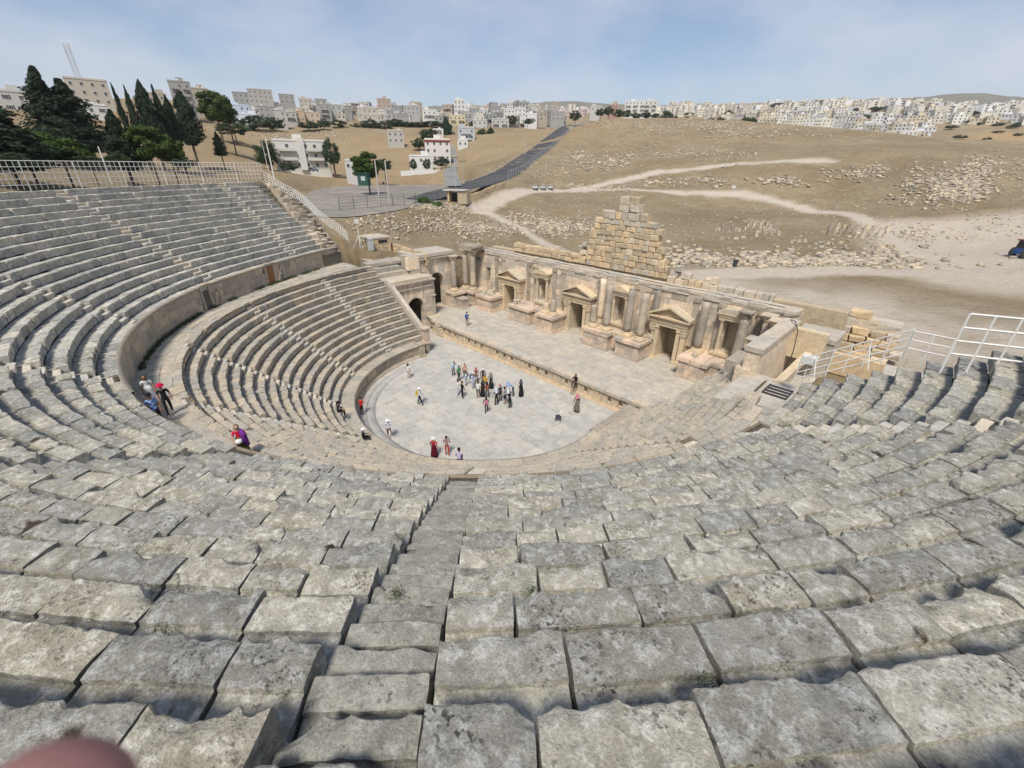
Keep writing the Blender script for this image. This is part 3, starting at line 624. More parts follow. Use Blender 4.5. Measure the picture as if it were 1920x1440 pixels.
# orchestra podium wall with base and cornice mouldings
v, F = revolve([(12.10, 0.0), (12.10, 0.16), (12.28, 0.22), (12.34, 0.30)], -90, 91, 1.5); obj("base_moulding", mesh_data("base_moulding", v, F, [M['podium']]), lower)
rng = np.random.RandomState(12); t = -90.0
while t < 90:
    dth = math.degrees(rng.uniform(0.9, 1.3) / 12.4); a, b = t, min(t + dth, 91); t += dth
    wall_block(a, b, 0.28, 1.18, 12.38, 0.3, M['podium'], lower, "wall_panel", 0.004)
v, F = revolve([(12.40, 1.16), (12.32, 1.2), (12.22, 1.30), (12.22, 1.38), (12.32, 1.41)], -90, 91, 1.5); obj("cornice", mesh_data("cornice", v, F, [M['podium']]), lower)
jn = Joiner(); t = -90.0
while t < 91:
    dth = math.degrees(rng.uniform(0.8, 1.4) / 12.8); a, b = t + .04, min(t + dth, 91.5) - .04; t += dth; z = 1.40 + rng.normal(0, .012)
    q = [cpos(a, 12.3), cpos(b, 12.3), cpos(b, 13.5), cpos(a, 13.5)]
    v = np.array([(x, y, z) for x, y in q] + [(x, y, z - .2) for x, y in q]); jn.add(v, np.array([(0, 3, 2, 1), (0, 1, 5, 4), (1, 2, 6, 5), (2, 3, 7, 6), (3, 0, 4, 7)])[:, ::-1], [])
o = jn.build("ledge_slabs", M['seat_lo'], lower); o["kind"] = "stuff"
for th in (88.5, 72, 56, 40, 24):
    p, tv, ov = frame(th - 4, 12.36); ring = MB().lathe([(0.30, 0), (0.30, .04), (0.23, .05), (0.21, .02), (0.1, .05), (0.02, .06)], 14)
    ring.xform(np.array([[1, 0, 0], [0, 0, -1], [0, 1, 0]])); obj("carved_medallion", ring.me("carved_medallion", [M['podium']]), lower, mw=place_mw(p, tv, ov, 0.75, 0, 0))
p, tv, ov = frame(91.5, 12.3); obj("end_pier", MB().box((0, .3, .72), (.7, .9, 1.44)).box((0, .3, 1.48), (.84, 1.05, .12)).box((0, .3, .1), (.9, 1.1, .2)).me("end_pier", [M['podium']]), lower, mw=place_mw(p, tv, ov, 0, 0, 0))

# orchestra floor: large paving slabs and two shallow ring kerbs
jn = Joiner(); rng = np.random.RandomState(31); y = -12.6
while y < 6.0:
    dy = rng.uniform(0.7, 1.25); x = -19.0
    while x < 17:
        dx = rng.uniform(0.8, 2.0); xs = np.array([x, x + dx, x + dx, x]) + np.array([.008, -.008, -.008, .008]); ys = np.array([y, y, y + dy, y + dy]) + np.array([.008, .008, -.008, -.008])
        cx, cy = x + dx / 2, y + dy / 2; x += dx
        if cy > 1.0 and abs(cx) > 19.4: continue
        if cy <= 1.0 and math.hypot(cx, cy) > 12.1: continue
        if cy < 1.8 and abs(cx) > 12.2: continue
        zz = rng.normal(0, .004); v = np.array([(a, b, zz + rng.normal(0, .002)) for a, b in zip(xs, ys)] + [(a, b, -.15) for a, b in zip(xs, ys)])
        jn.add(v, np.array([(0, 3, 2, 1), (0, 1, 5, 4), (1, 2, 6, 5), (2, 3, 7, 6), (3, 0, 4, 7)])[:, ::-1], [])
    y += dy
orch = jn.build("orchestra_floor", M['pave']); tag(orch, kind="structure")
obj("floor_bed", mesh_data("floor_bed", [(-22, -14, -.02), (20, -14, -.02), (20, 6.5, -.02), (-22, 6.5, -.02)], [(0, 1, 2, 3)], [M['stage']]), orch)
for r in (10.75, 11.45):
    v, F = revolve([(r + .62, .05), (r, .05), (r, -.01)], -60, 90, 1.5); obj("ring_kerb", mesh_data("ring_kerb", v, F, [M['pave']]), orch)

# weeds along the foot of the podium wall and in a few joints
rng = np.random.RandomState(66); wc_, n = [], 5200
th_ = rng.uniform(14, 84, n); th_ = th_[fbm(np.c_[th_ * .35, np.zeros((n, 2))], 4, 3) > -.15]; q = cpos(th_, 24.05 - np.abs(rng.normal(0, .14, len(th_)))); wc_.append(np.c_[q, 8.14 + np.abs(rng.normal(0, .10, len(q)))])
for px, py, z in ((745, 1112, 14.9), (1240, 1210, 15.5), (1320, 1280, 15.9), (70, 1350, 16.1), (1355, 1060, 14.6), (300, 1190, 15.4), (1000, 1110, 15.0)):
    c_ = at_z(px, py, z); wc_.append(c_ + rng.normal(0, 1, (160, 3)) * [.045, .045, .03])
wc_ = np.concatenate(wc_); n = len(wc_); u = rng.normal(size=(n, 3)); u /= np.linalg.norm(u, axis=1)[:, None]; w2 = np.cross(u, rng.normal(size=(n, 3))); w2 /= np.linalg.norm(w2, axis=1)[:, None]; sz = np.where(np.arange(n)[:, None] < len(q), rng.uniform(.02, .06, (n, 1)), rng.uniform(.004, .013, (n, 1)))
WV = np.stack([wc_ - u * sz - w2 * sz * .5, wc_ + u * sz - w2 * sz * .4, wc_ + u * sz * 1.1 + w2 * sz * .5, wc_ - u * sz * .8 + w2 * sz * .5], 1).reshape(-1, 3)
tag(obj("weeds", mesh_data("weeds", WV, np.arange(4 * n).reshape(-1, 4), [plain_mat("weed_leaf", (.055, .075, .022), .9, .5, 3.0)])), "dark green weeds along the foot of the podium wall", "weeds", kind="stuff")
# ------------------------------------------------------------------ stage, stage building, tribunals
HS = 1.6
rng = np.random.RandomState(77)
# stage floor
jn = Joiner(); y = 6.1
while y < 16.4:
    dy = min(rng.uniform(0.7, 1.1), 16.41 - y + .3); x = -22.2
    while x < 17.8:
        dx = rng.uniform(0.8, 1.9); a, b = x + .008, x + dx - .008; x += dx
        if a < -19.5 and y < 7.3: continue
        zz = HS + rng.normal(0, .005); v = np.array([(a, y + .008, zz), (b, y + .008, zz), (b, y + dy - .008, zz), (a, y + dy - .008, zz), (a, y, zz - .2), (b, y, zz - .2), (b, y + dy, zz - .2), (a, y + dy, zz - .2)])
        jn.add(v, np.array([(0, 1, 2, 3), (0, 4, 5, 1), (1, 5, 6, 2), (2, 6, 7, 3), (3, 7, 4, 0)]), [])
    y += dy
stage = tag(jn.build("stage_floor", M['stage']), kind="structure")
obj("stage_bed", mesh_data("stage_bed", [(-24, 6.2, HS - .02), (19, 6.2, HS - .02), (19, 19, HS - .02), (-24, 19, HS - .02)], [(0, 1, 2, 3)], [M['pulp']]), stage)
obj("passage_floor", mesh_data("passage_floor", [(-30, 1.5, -.012), (-11, 1.5, -.012), (-11, 6.2, -.012), (-30, 6.2, -.012)], [(0, 1, 2, 3)], [M['pave']]), stage)

# stage front wall with niches
PF_Y = 5.95
pulp = thing("stage_facade", "low carved stage front wall with small arched and square niches facing the orchestra", "wall", (0, PF_Y, 0))
X0, X1 = -18.3, 15.5
niches = []
for b in range(6):
    xb = -14.6 + b * 4.9
    niches += [(xb - 1.15, 'arch'), (xb, 'square'), (xb + 1.15, 'arch')]
def wall_with_holes(parent, name, x0, x1, z0, z1, y0, y1, holes, mat):
    """pieces of wall left around rectangular holes (cx, half width, zlo, zhi)"""
    hs = sorted(holes); cur = x0
    def piece(a, b, lo, hi):
        if b - a > .01 and hi - lo > .01: obj(name, MB().box(((a + b) / 2, (y0 + y1) / 2, (lo + hi) / 2), (b - a - .004, y1 - y0, hi - lo - .004)).me(name, [mat]), parent)
    for cx, hw, lo, hi in hs:
        piece(cur, cx - hw, z0, z1); piece(cx - hw, cx + hw, z0, lo); piece(cx - hw, cx + hw, hi, z1); cur = cx + hw
    piece(cur, x1, z0, z1)
wall_with_holes(pulp, "wall_panel", X0, X1, 0.22, 1.30, 0.0, 0.32, [(x, .23, 0.52, 1.08) for x, k in niches if X0 < x < X1], M['pulp'])
obj("wall_core", MB().box(((X0 + X1) / 2, .6, .65), (X1 - X0, .4, 1.3)).me("wall_core", [M['pulp']]), pulp)
obj("base_moulding", MB().box(((X0 + X1) / 2, .10, .11), (X1 - X0 + .1, .44, .22)).box(((X0 + X1) / 2, .04, .05), (X1 - X0 + .2, .56, .10)).me("base_moulding", [M['pulp']]), pulp)
xx = X0
while xx < X1:
    L = rng.uniform(0.9, 1.7); e = min(xx + L, X1 + .1)
    obj("cornice_slab", MB().box(((xx + e) / 2, .22, 1.46 + rng.normal(0, .008)), (e - xx - .012, .86, .30), jit=.015, rng=rng).me("cornice_slab", [M['coping']]), pulp); xx += L
for x, kind in niches:
    if not (X0 < x < X1): continue
    nm = MB()
    if kind == 'arch':
        a = np.linspace(0, math.pi, 9); poly = [(-.30, 0), (-.30, .56)] + [(-.30 * math.cos(t), .56 + .16 * math.sin(t)) for t in a[1:-1]] + [(.30, .56), (.30, 0)]
        poly += [(.22, 0), (.22, .40)] + [(.22 * math.cos(t), .40 + .17 * math.sin(t)) for t in a[1:-1]] + [(-.22, .40), (-.22, 0)]
        nm.prism(poly[:11], -.03, 0.0) if False else None
        n = 11; outer, inner = poly[:n], poly[n:][::-1]
        for q in range(n - 1):
            nm.prism([outer[q], inner[q], inner[q + 1], outer[q + 1]], -.045, .02)
        for q in range(8):     # spandrels close the square hole behind the arch
            t0, t1 = a[q], a[q + 1]; nm.prism([(-.22 * math.cos(t0), .40 + .17 * math.sin(t0)), (-.22 * math.cos(t0), .60), (-.22 * math.cos(t1), .60), (-.22 * math.cos(t1), .40 + .17 * math.sin(t1))], .02, .2)
    else:
        nm.box((-.27, 0, .28), (.09, .08, .62)).box((.27, 0, .28), (.09, .08, .62)).box((0, 0, .62), (.68, .10, .08)).box((0, 0, -.02), (.62, .08, .06))
        nm.prism([(-.36, .66), (.36, .66), (0, .82)], -.05, .03)
    nm.box((0, .31, .28), (.44, .02, .56))
    obj("niche", nm.me("niche", [M['pulp']]), pulp, loc=(x, 0, .52))
for x in [-17.9] + [-17.1 + b * 4.9 + s for b in range(7) for s in (0, .5)]:
    if X0 < x < X1: obj("pilaster", MB().box((0, -.03, .76), (.22, .10, 1.08)).box((0, -.05, 1.24), (.30, .14, .10)).box((0, -.05, .27), (.30, .14, .10)).me("pilaster", [M['pulp']]), pulp, loc=(x, 0, 0))
for k in range(5): obj("side_step", MB().box((-18.6 + 1.9 + k * .26, -.28, .16 + .16 * (4 - k)), (.26, .6, .32 + .32 * (4 - k))).me("side_step", [M['pulp']]), pulp)

# stage building
WY = 16.4
sc = thing("stage_building", "tall ornate stage building wall with pedimented doorways, niches and columns", "building")
doorx = [-13.9, -2.75, 8.55]; nich = [(-19.0, .42, 4.3, 6.2), (-8.55, .52, 4.1, 7.0), (2.6, .50, 4.1, 7.0), (14.2, .62, 4.0, 7.1)]
SX0, SX1 = -22.4, 18.8
open_rects = [(x - .95, x + .95, HS, 5.25) for x in doorx] + [(c - w, c + w, a, b) for c, w, a, b in nich]
z = HS; ci = 0
while z < 8.4:
    h = 0.62 + rng.uniform(-.06, .06); z1 = min(z + h, 8.45); x = SX0
    while x < SX1:
        L = rng.uniform(0.8, 1.65); e = min(x + L, SX1); parts = [(x, e)]; x = e
        for a, b, lo, hi in open_rects:
            if z < hi - .15 and z1 > lo + .15:
                nxt = []
                for s, t in parts:
                    if t <= a or s >= b: nxt.append((s, t))
                    else:
                        if s < a: nxt.append((s, a))
                        if t > b: nxt.append((b, t))
                parts = nxt
        for s, t in parts:
            if t - s < .12: continue
            if z1 < 3.3 and not any(s < d + 2.6 and t > d - 2.6 for d in doorx): continue
            pr = rng.uniform(0, .035)
            obj("ashlar_block", MB().box(((s + t) / 2, WY + .40 - pr, (z + z1) / 2), (t - s - .012, .8, z1 - z - .012), jit=.007, rng=rng).me("ashlar_block", [M['dark'] if (z > 5.8 and rng.rand() < .05) else M['scaena']]), sc)
    z = z1; ci += 1
core = MB()
segs = [SX0] + [v for d in doorx for v in (d - .97, d + .97)] + [SX1]
for a, b in zip(segs[::2], segs[1::2]): core.box(((a + b) / 2, WY + 1.95, 5.05), (b - a, 2.3, 7.0))
for d in doorx: core.box((d, WY + 1.95, 6.9), (1.96, 2.3, 3.3))
core.build("rubble_core", M['scaena'], sc)
def arched_back(c, w, a, b):
    m = MB(); ang = np.linspace(0, math.pi, 9); hgt = b - a - .5
    for q in range(8):
        m.prism([(-w * math.cos(ang[q]), hgt + (w * .9) * math.sin(ang[q]) - w * .45), (-w * math.cos(ang[q]), b - a + .02), (-w * math.cos(ang[q + 1]), b - a + .02), (-w * math.cos(ang[q + 1]), hgt + (w * .9) * math.sin(ang[q + 1]) - w * .45)], .35, .75)
    m.box((0, .78, (b - a) / 2), (2 * w, .04, b - a))
    obj("niche_back", m.me("niche_back", [M['carved']]), sc, loc=(c, WY, a))
for t in nich: arched_back(*t)
# entablature and coping
x = SX0
while x < SX1:
    L = rng.uniform(.7, 1.7); e = min(x + L, SX1)
    obj("cornice_slab", MB().box(((x + e) / 2, WY + .42, 8.56 + rng.normal(0, .006)), (e - x - .01, 1.16 - rng.uniform(0, .3), .22), jit=.04, rng=rng).me("cornice_slab", [M['dark'] if x > 14.2 else M['coping']]), sc)
    obj("coping_slab", MB().box(((x + e) / 2, WY + .75, 8.80 + rng.normal(0, .02)), (e - x - .012, 1.6, .26), jit=.04, rng=rng).me("coping_slab", [M['coping']]), sc); x = e
cb = [(SX0 + t * (SX1 - SX0), WY + .55 + .12 * math.sin(t * 17) + .1 * math.sin(t * 41), 8.955) for t in np.linspace(0.03, .97, 60)]
obj("cable", MB().tube(cb, .03, 5).me("cable", [M['metal']]), sc)
def column(x, y, z0, z1, rad=.33, capital=True, mat='shaft', capmat='carved'):
    rad *= 1.18
    t = bpy.data.objects.new("column", None); coll.objects.link(t); t.parent = sc; t.location = (x, y, z0)
    h = z1 - z0; ch = .62 if capital else 0
    obj("base", MB().box((0, 0, .08), (rad * 2.9, rad * 2.9, .16)).lathe([(rad * 1.42, .16), (rad * 1.46, .22), (rad * 1.38, .28), (rad * 1.18, .31), (rad * 1.16, .35), (rad * 1.26, .40), (rad * 1.05, .46)], 18).me("base", [M['carved']]), t)
    top = h - ch; n = 9
    pr = [(rad * (1.0 - .13 * (k / (n - 1)) ** 1.5), .44 + (top - .44) * k / (n - 1)) for k in range(n)]
    sm_ = MB().lathe(pr, 20); v = sm_.v[0]; v[:, :2] *= (1 + .03 * fbm(v * 2.2 + x, 3, 3))[:, None]
    if not capital: v[-20:, 2] += fbm(v[-20:] * 3 + x, 6, 2) * .15
    obj("shaft", sm_.me("shaft", [M[mat]], True), t)
    if capital:
        c = MB().lathe([(rad * .95, top), (rad * .98, top + .06), (rad * .90, top + .08), (rad * 1.0, top + .3), (rad * 1.28, top + .5)], 16)
        for lay, (zr, rr_, sz, cnt) in enumerate([(top + .10, rad * .98, .22, 8), (top + .28, rad * 1.06, .22, 8)]):
            for k in range(cnt):
                a = 2 * math.pi * (k + .5 * lay) / cnt; ca, sa = math.cos(a), math.sin(a)
                pts = [(rr_, 0, -.10), (rr_ + .05, .06, 0), (rr_ + .13, 0, sz * .62), (rr_ + .05, -.06, 0), (rr_ + .15, 0, sz * .40), (rr_ - .03, .07, sz * .6), (rr_ - .03, -.07, sz * .6)]
                v = np.array([(r * ca - s_ * sa, r * sa + s_ * ca, zr + q) for r, s_, q in pts]); c.add(v, [(0, 1, 4), (1, 2, 4), (2, 3, 4), (3, 0, 4), (1, 5, 2), (3, 2, 6)])
        for a in (45, 135, 225, 315):
            r = math.radians(a); c.lathe([(.02, -.1), (.09, -.06), (.11, 0), (.09, .06), (.02, .1)], 8, (rad * 1.35 * math.cos(r), rad * 1.35 * math.sin(r), top + .44))
        s_ = rad * 1.38; c.box((0, 0, top + .57), (2 * s_, 2 * s_, .10), jit=.02, rng=rng)
        obj("capital", c.me("capital", [M[capmat]]), t)
    return t
# podium bastions
PT = 3.6
def bastion(x0, x1, y0, y1, broken=False):
    t = bpy.data.objects.new("column_podium", None); coll.objects.link(t); t.parent = sc
    obj("plinth", MB().box(((x0 + x1) / 2, (y0 + y1) / 2, HS + .14), (x1 - x0 + .24, y1 - y0 + .24, .28)).box(((x0 + x1) / 2, (y0 + y1) / 2, HS + .33), (x1 - x0 + .12, y1 - y0 + .12, .12)).me("plinth", [M['pink']]), t)
    m = MB(); z = HS + .38
    for h in (.55, .52):
        for (ax, a, b, fix, sgn) in (('x', x0, x1, y0, -1), ('y', y0, y1, x0, -1), ('y', y0, y1, x1, 1)):
            q = a
            while q < b - .05:
                L = rng.uniform(.35, .75); e = min(q + L, b); pr = rng.uniform(0, .03)
                if ax == 'x': m.box(((q + e) / 2, fix + .15 - pr, z + h / 2), (e - q - .02, .3, h - .02), jit=.008, rng=rng)
                else: m.box((fix + sgn * (pr - .15), (q + e) / 2, z + h / 2), (.3, e - q - .02, h - .02), jit=.008, rng=rng)
                q = e
        z += h
    m.box(((x0 + x1) / 2, (y0 + y1) / 2, (HS + 3.3) / 2 + .1), (x1 - x0 - .1, y1 - y0 - .1, 3.3 - HS))
    o = obj("dado_blocks", m.me("dado_blocks", [M['pink']]), t)
    z0 = z + .0; s = MB(); q = x0 - .2
    while q < x1 + .2:
        e = min(q + rng.uniform(.7, 1.3), x1 + .2); s.box(((q + e) / 2, (y0 + y1) / 2 + (.06 * rng.rand() if broken else 0), 3.43 + rng.normal(0, .012)), (e - q - .012, y1 - y0 + .42 - (.25 * rng.rand() if broken else 0), .30), taper=1.0, jit=.03 if broken else .012, rng=rng); q = e
    s.box(((x0 + x1) / 2, (y0 + y1) / 2, 3.2), (x1 - x0 + .14, y1 - y0 + .14, .18))
    obj("podium_cornice", s.me("podium_cornice", [M['pink']]), t)
for r in [(-22.3, -20.6, 11.3, 13.2), (-22.2, -19.4, 13.7, 16.35), (-18.0, -15.3, 13.4, 16.35), (-11.7, -8.3, 13.4, 16.35), (-8.3, -6.7, 14.3, 16.3), (-6.7, -4.3, 13.2, 16.35),
          (0.0, 3.1, 13.4, 16.35), (3.1, 4.3, 14.3, 16.3), (4.3, 6.95, 13.25, 16.35), (11.2, 13.7, 13.2, 16.35), (13.7, 16.4, 14.2, 16.3)]: bastion(*r, broken=rng.rand() < .5)
for c in [(0.55, 14.3, PT, 5.95, .32, False), (0.3, 15.9, PT, 8.45, .30, False, 'scaena'), (2.25, 14.3, PT, 8.42, .33, False), (4.75, 14.4, PT, 8.38, .33, False, 'shaft'), (6.35, 14.2, PT, 8.42, .33, False), (6.75, 15.9, PT, 8.45, .30, False, 'dark'),
          (11.75, 15.5, PT, 8.45, .34, False, 'shaft'), (15.35, 15.2, PT, 8.5, .36, True, 'shaft', 'dark'), (-20.1, 14.5, PT, 9.0, .34, True), (-21.5, 14.3, PT, 8.95, .34, True), (-21.6, 12.3, PT, 8.35, .32, True),
          (-6.2, 14.2, PT, 4.75, .36, False), (-4.95, 14.0, PT, 5.45, .32, False), (17.0, 15.6, HS + .3, 8.5, .34, True), (17.9, 14.7, HS + .3, 8.45, .36, True), (17.1, 13.0, HS + .3, 7.1, .38, True, 'shaft', 'coping')]:
    column(*c)
obj("corner_entablature", MB().box((-20.8, 14.6, 9.16), (2.7, 1.5, .36), jit=.03, rng=rng).box((-20.8, 14.9, 9.5), (3.0, 2.0, .34), jit=.06, rng=rng).box((-20.9, 15.6, 9.12), (2.4, 2.4, .4)).me("corner_entablature", [M['dark']]), sc)
# doorways with pediments
for d in doorx:
    t = bpy.data.objects.new("doorway", None); coll.objects.link(t); t.parent = sc; t.location = (d, WY, 0)
    for s in (-1, 1):
        obj("jamb", MB().box((s * 1.12, -.35, (HS + 5.2) / 2), (.36, 1.1, 5.2 - HS)).box((s * 1.12, -.38, 5.02), (.46, 1.22, .16)).box((s * 1.12, -.38, HS + .1), (.46, 1.22, .2)).me("jamb", [M['carved']]), t)
        obj("pilaster", MB().box((s * 1.62, -.45, (HS + 5.0) / 2), (.46, .75, 5.0 - HS)).box((s * 1.62, -.47, HS + .18), (.60, .9, .36)).box((s * 1.62, -.47, 4.75), (.56, .86, .42), taper=1.15).box((s * 1.62, -.48, 5.04), (.68, .98, .12)).me("pilaster", [M['carved']]), t)
    obj("lintel", MB().box((0, -.42, 5.34), (3.9, 1.0, .30)).box((0, -.46, 5.66), (3.96, 1.08, .32)).box((0, -.52, 5.98), (4.1, 1.24, .16)).me("lintel", [M['carved']]), t)
    ped = MB().prism([(-2.2, 6.06), (2.2, 6.06), (2.2, 6.20), (-2.2, 6.20)], -1.24, .25)
    ped.prism([(-2.2, 6.2), (-2.2, 6.36), (0, 7.30), (0, 7.12)], -1.26, .2).prism([(2.2, 6.2), (0, 7.12), (0, 7.30), (2.2, 6.36)], -1.26, .2)
    obj("pediment", ped.me("pediment", [M['carved']]), t)
    obj("tympanum", MB().prism([(-1.9, 6.2), (1.9, 6.2), (0, 7.08)], -.85, .15).me("tympanum", [M['gold']]), t)
    obj("threshold", MB().box((0, -.3, HS + .05), (2.2, 1.2, .1)).me("threshold", [M['stage']]), t)
# aediculae round the three large niches
for c, w, a, b in nich[1:]:
    t = bpy.data.objects.new("aedicula", None); coll.objects.link(t); t.parent = sc; t.location = (c, WY, 0)
    obj("sill", MB().box((0, -.35, a - .12), (2 * w + 1.3, .95, .24)).box((0, -.30, a - .34), (2 * w + 1.1, .85, .22)).me("sill", [M['carved']]), t)
    for s in (-1, 1):
        obj("small_column", MB().lathe([(.22, a), (.22, a + .1), (.165, a + .2), (.15, b - .45), (.17, b - .42), (.16, b - .36), (.26, b - .05)], 14, (s * (w + .26), -.45, 0)).box((s * (w + .26), -.45, b), (.52, .52, .10)).me("small_column", [M['carved']], False), t)
    obj("entablature", MB().box((0, -.32, b + .16), (2 * w + 1.15, .8, .24)).box((0, -.36, b + .42), (2 * w + 1.2, .86, .26)).box((0, -.40, b + .62), (2 * w + 1.4, .98, .14)).me("entablature", [M['carved']]), t)
    if c < 10: obj("pediment", MB().prism([(-w - .72, b + .7), (w + .72, b + .7), (0, b + 1.18)], -.86, .1).me("pediment", [M['carved']]), t)
    else:
        an = np.linspace(0, math.pi, 9); obj("pediment", MB().prism([(-(w + .7) * math.cos(q), b + .7 + .42 * math.sin(q)) for q in an], -.86, .1).me("pediment", [M['carved']]), t)
for x in (-17.2, -15.9, -11.2, -10.0, -6.9, -5.6, -0.3, 4.2, 5.6, 10.6, 12.9, 16.2):
    obj("wall_pilaster", MB().box((x, WY - .07, 6.0), (.46, .22, 4.7), jit=.012, rng=rng).box((x, WY - .10, 8.2), (.60, .30, .34), jit=.02, rng=rng).box((x, WY - .10, 3.75), (.58, .28, .26)).me("wall_pilaster", [M['dark'] if rng.rand() < .3 else M['shaft']]), sc)
# fallen fragments lying on the podiums
for k, (x, y, s) in enumerate([(-17.4, 14.2, .8), (-16.6, 14.6, .9), (-15.9, 14.1, .7), (-16.9, 15.2, .8), (-11.1, 14.2, .9), (-10.3, 14.8, .6), (-9.2, 15.0, .55), (-7.4, 14.9, .5), (12.2, 14.2, .5)]):
    f = MB().box((0, 0, s * .33), (s, s * .8, s * .66), rng.rand() * 3, taper=.8, jit=.12 * s, rng=rng)
    o = f.build("fallen_fragment", M['palegold'], None, (x, y, PT - .02)); tag(o, ["jagged carved fragment on the far podium beside the corner columns", "broken block leaning in the middle of the far podium heap", "small carved fragment at the door side of the far podium", "broken cornice piece at the back of the far podium", "rounded carved block on the podium beside the first doorway", "small block behind the rounded block on the second podium", "low stone piece below the first framed niche", "little stone chip between the two column stumps and niche", "flat fragment on the podium right of the third doorway"][k], "stone fragment", "fallen fragments on the podiums")

# rear wall of the stage building: golden blocks, tall in the middle
rw = thing("rear_wall", "ruined golden block wall rising in a stepped peak behind the stage building", "wall")
RY = 17.95
def rblock(x0, x1, z0, z1, y0=RY, dep=.9, mat='gold', jit=.035, parent=rw, name="wall_block"):
    L, h = x1 - x0 - .025, z1 - z0 - .02; c = .045 + .03 * rng.rand()
    m = MB(); X, Z = L / 2, h / 2
    v = np.array([(-X, c, -Z), (X, c, -Z), (X, c, Z), (-X, c, Z), (-X + c, 0, -Z + c), (X - c, 0, -Z + c), (X - c, 0, Z - c), (-X + c, 0, Z - c), (-X, dep, -Z), (X, dep, -Z), (X, dep, Z), (-X, dep, Z)], float)
    v += (rng.rand(12, 3) - .5) * 2 * jit * np.array([1, .8, .7])
    m.add(v, [(4, 5, 6, 7), (0, 1, 5, 4), (1, 2, 6, 5), (2, 3, 7, 6), (3, 0, 4, 7), (0, 8, 9, 1), (1, 9, 10, 2), (2, 10, 11, 3), (3, 11, 8, 0), (8, 11, 10, 9)])
    obj(name, m.me(name, [M[mat]]), parent, loc=((x0 + x1) / 2, y0 + rng.uniform(-.06, .06), (z0 + z1) / 2))
lev = [(9.0, 9.6, -4.6, 5.6), (9.6, 10.2, -4.6, 5.4), (10.2, 10.8, -4.55, 5.0), (10.8, 11.4, -4.5, 4.75), (11.4, 11.95, -4.5, 4.6), (11.95, 12.5, -4.35, 4.45), (12.5, 13.1, -4.2, 4.4), (13.1, 13.65, -4.1, 4.3), (13.65, 14.2, -3.9, 4.0), (14.2, 15.0, -2.7, 2.8), (15.0, 15.75, -1.1, 1.7), (15.75, 16.5, -.75, 1.65)]
for z0, z1, a, b in lev:
    a += rng.uniform(-.25, .35); b += rng.uniform(-.35, .3); x = a
    while x < b - .15:
        L = rng.uniform(.42, .85) * (1.7 if z0 > 14.1 else 1); e = min(x + L, b)
        if b - e < .3: e = b
        if z0 > 15.7 and .35 < (x + e) / 2 < .62: x = e; continue
        zj = rng.uniform(-.03, .03); rblock(x, e, z0 + zj * (z0 > 9.5), z1 + zj, y0=RY + rng.uniform(-.05, .05), mat='palegold' if rng.rand() < (.75 if z0 > 13.6 else .10) else 'gold', jit=.028 if z0 < 14 else .08); x = e
obj("wall_core", MB().box((0.2, RY + .65, 10.2), (8.6, .7, 3.4)).box((0, RY + .65, 12.6), (7.4, .7, 2.0)).box((0, RY + .75, 5), (42, 1.0, 8.0)).me("wall_core", [M['gold']]), rw)
for a, b, levs in ((-16.3, -4.6, (9.0, 9.5, 9.98)), (5.7, 15.6, (8.7, 9.35))):
    for z0, z1 in zip(levs[:-1], levs[1:]):
        x = a
        while x < b - .2:
            e = min(x + rng.uniform(.55, 1.0), b); rblock(x, e, z0, z1 + rng.uniform(-.05, .08), mat='palegold' if a > 0 and rng.rand() < .7 else 'gold', jit=.05); x = e
for x0, z0 in ((6.0, 9.36), (7.2, 9.36), (6.3, 9.95), (9.4, 9.36), (9.95, 9.36), (-4.95, 10.0), (-5.5, 10.0), (-5.7, 10.5), (-5.2, 10.9), (-9.3, 9.98)): rblock(x0, x0 + rng.uniform(.5, .75), z0, z0 + rng.uniform(.45, .6), mat='palegold', jit=.07)

rw.location = (.7, 0, .12)
# left tribunal with the vaulted passage, side wing with arched doorway
def arch_wall(parent, y0, y1, z0, z1, yc, r, zs, X, depth, mat, name="wall_block"):
    """wall in the plane x = X facing +x with an arched opening centred on yc; stones cut round the arch"""
    n = 9; an = np.linspace(0, math.pi, n + 1)
    def pz(poly, nm, ext=.0):
        m = MB().prism(poly, 0, depth); m.xform(np.array([[0, -1, 0], [1, 0, 0], [0, 0, 1]])); obj(nm, m.me(nm, [mat]), parent, loc=(X + ext, 0, 0))
    for q in range(n):
        a, b = an[q], an[q + 1]
        pz([(yc - r * math.cos(a), zs + r * math.sin(a)), (yc - r * math.cos(b), zs + r * math.sin(b)), (yc - (r + .34) * math.cos(b), zs + (r + .34) * math.sin(b)), (yc - (r + .34) * math.cos(a), zs + (r + .34) * math.sin(a))], "voussoir", .05)
    R2 = r + .345
    for q in range(n):      # courses between the arch and the top
        a, b = an[q], an[q + 1]; ya, yb = yc - R2 * math.cos(a), yc - R2 * math.cos(b)
        pz([(ya, zs + R2 * math.sin(a)), (yb, zs + R2 * math.sin(b)), (yb, z1), (ya, z1)], "spandrel_stone")
    for a, b in ((y0, yc - r), (yc + r, y1)):
        z = z0
        while z < zs:
            e = min(z + .55, zs); pz([(a, z + .01), (b, z + .01), (b, e), (a, e)], "pier_stone", rng.uniform(0, .02)); z = e
    for a, b in ((y0, yc - R2), (yc + R2, y1)):
        z = zs
        while z < z1 - .05:
            e = min(z + .5, z1); pz([(a, z + .01), (b, z + .01), (b, e), (a, e)], name, rng.uniform(0, .02)); z = e
tl = thing("passage_block", "honey stone block with the dark vaulted side passage beside the far seats", "building")
arch_wall(tl, 1.6, 7.2, 0, 6.3, 4.75, 1.15, 3.2, -19.8, .8, M['scaena'])
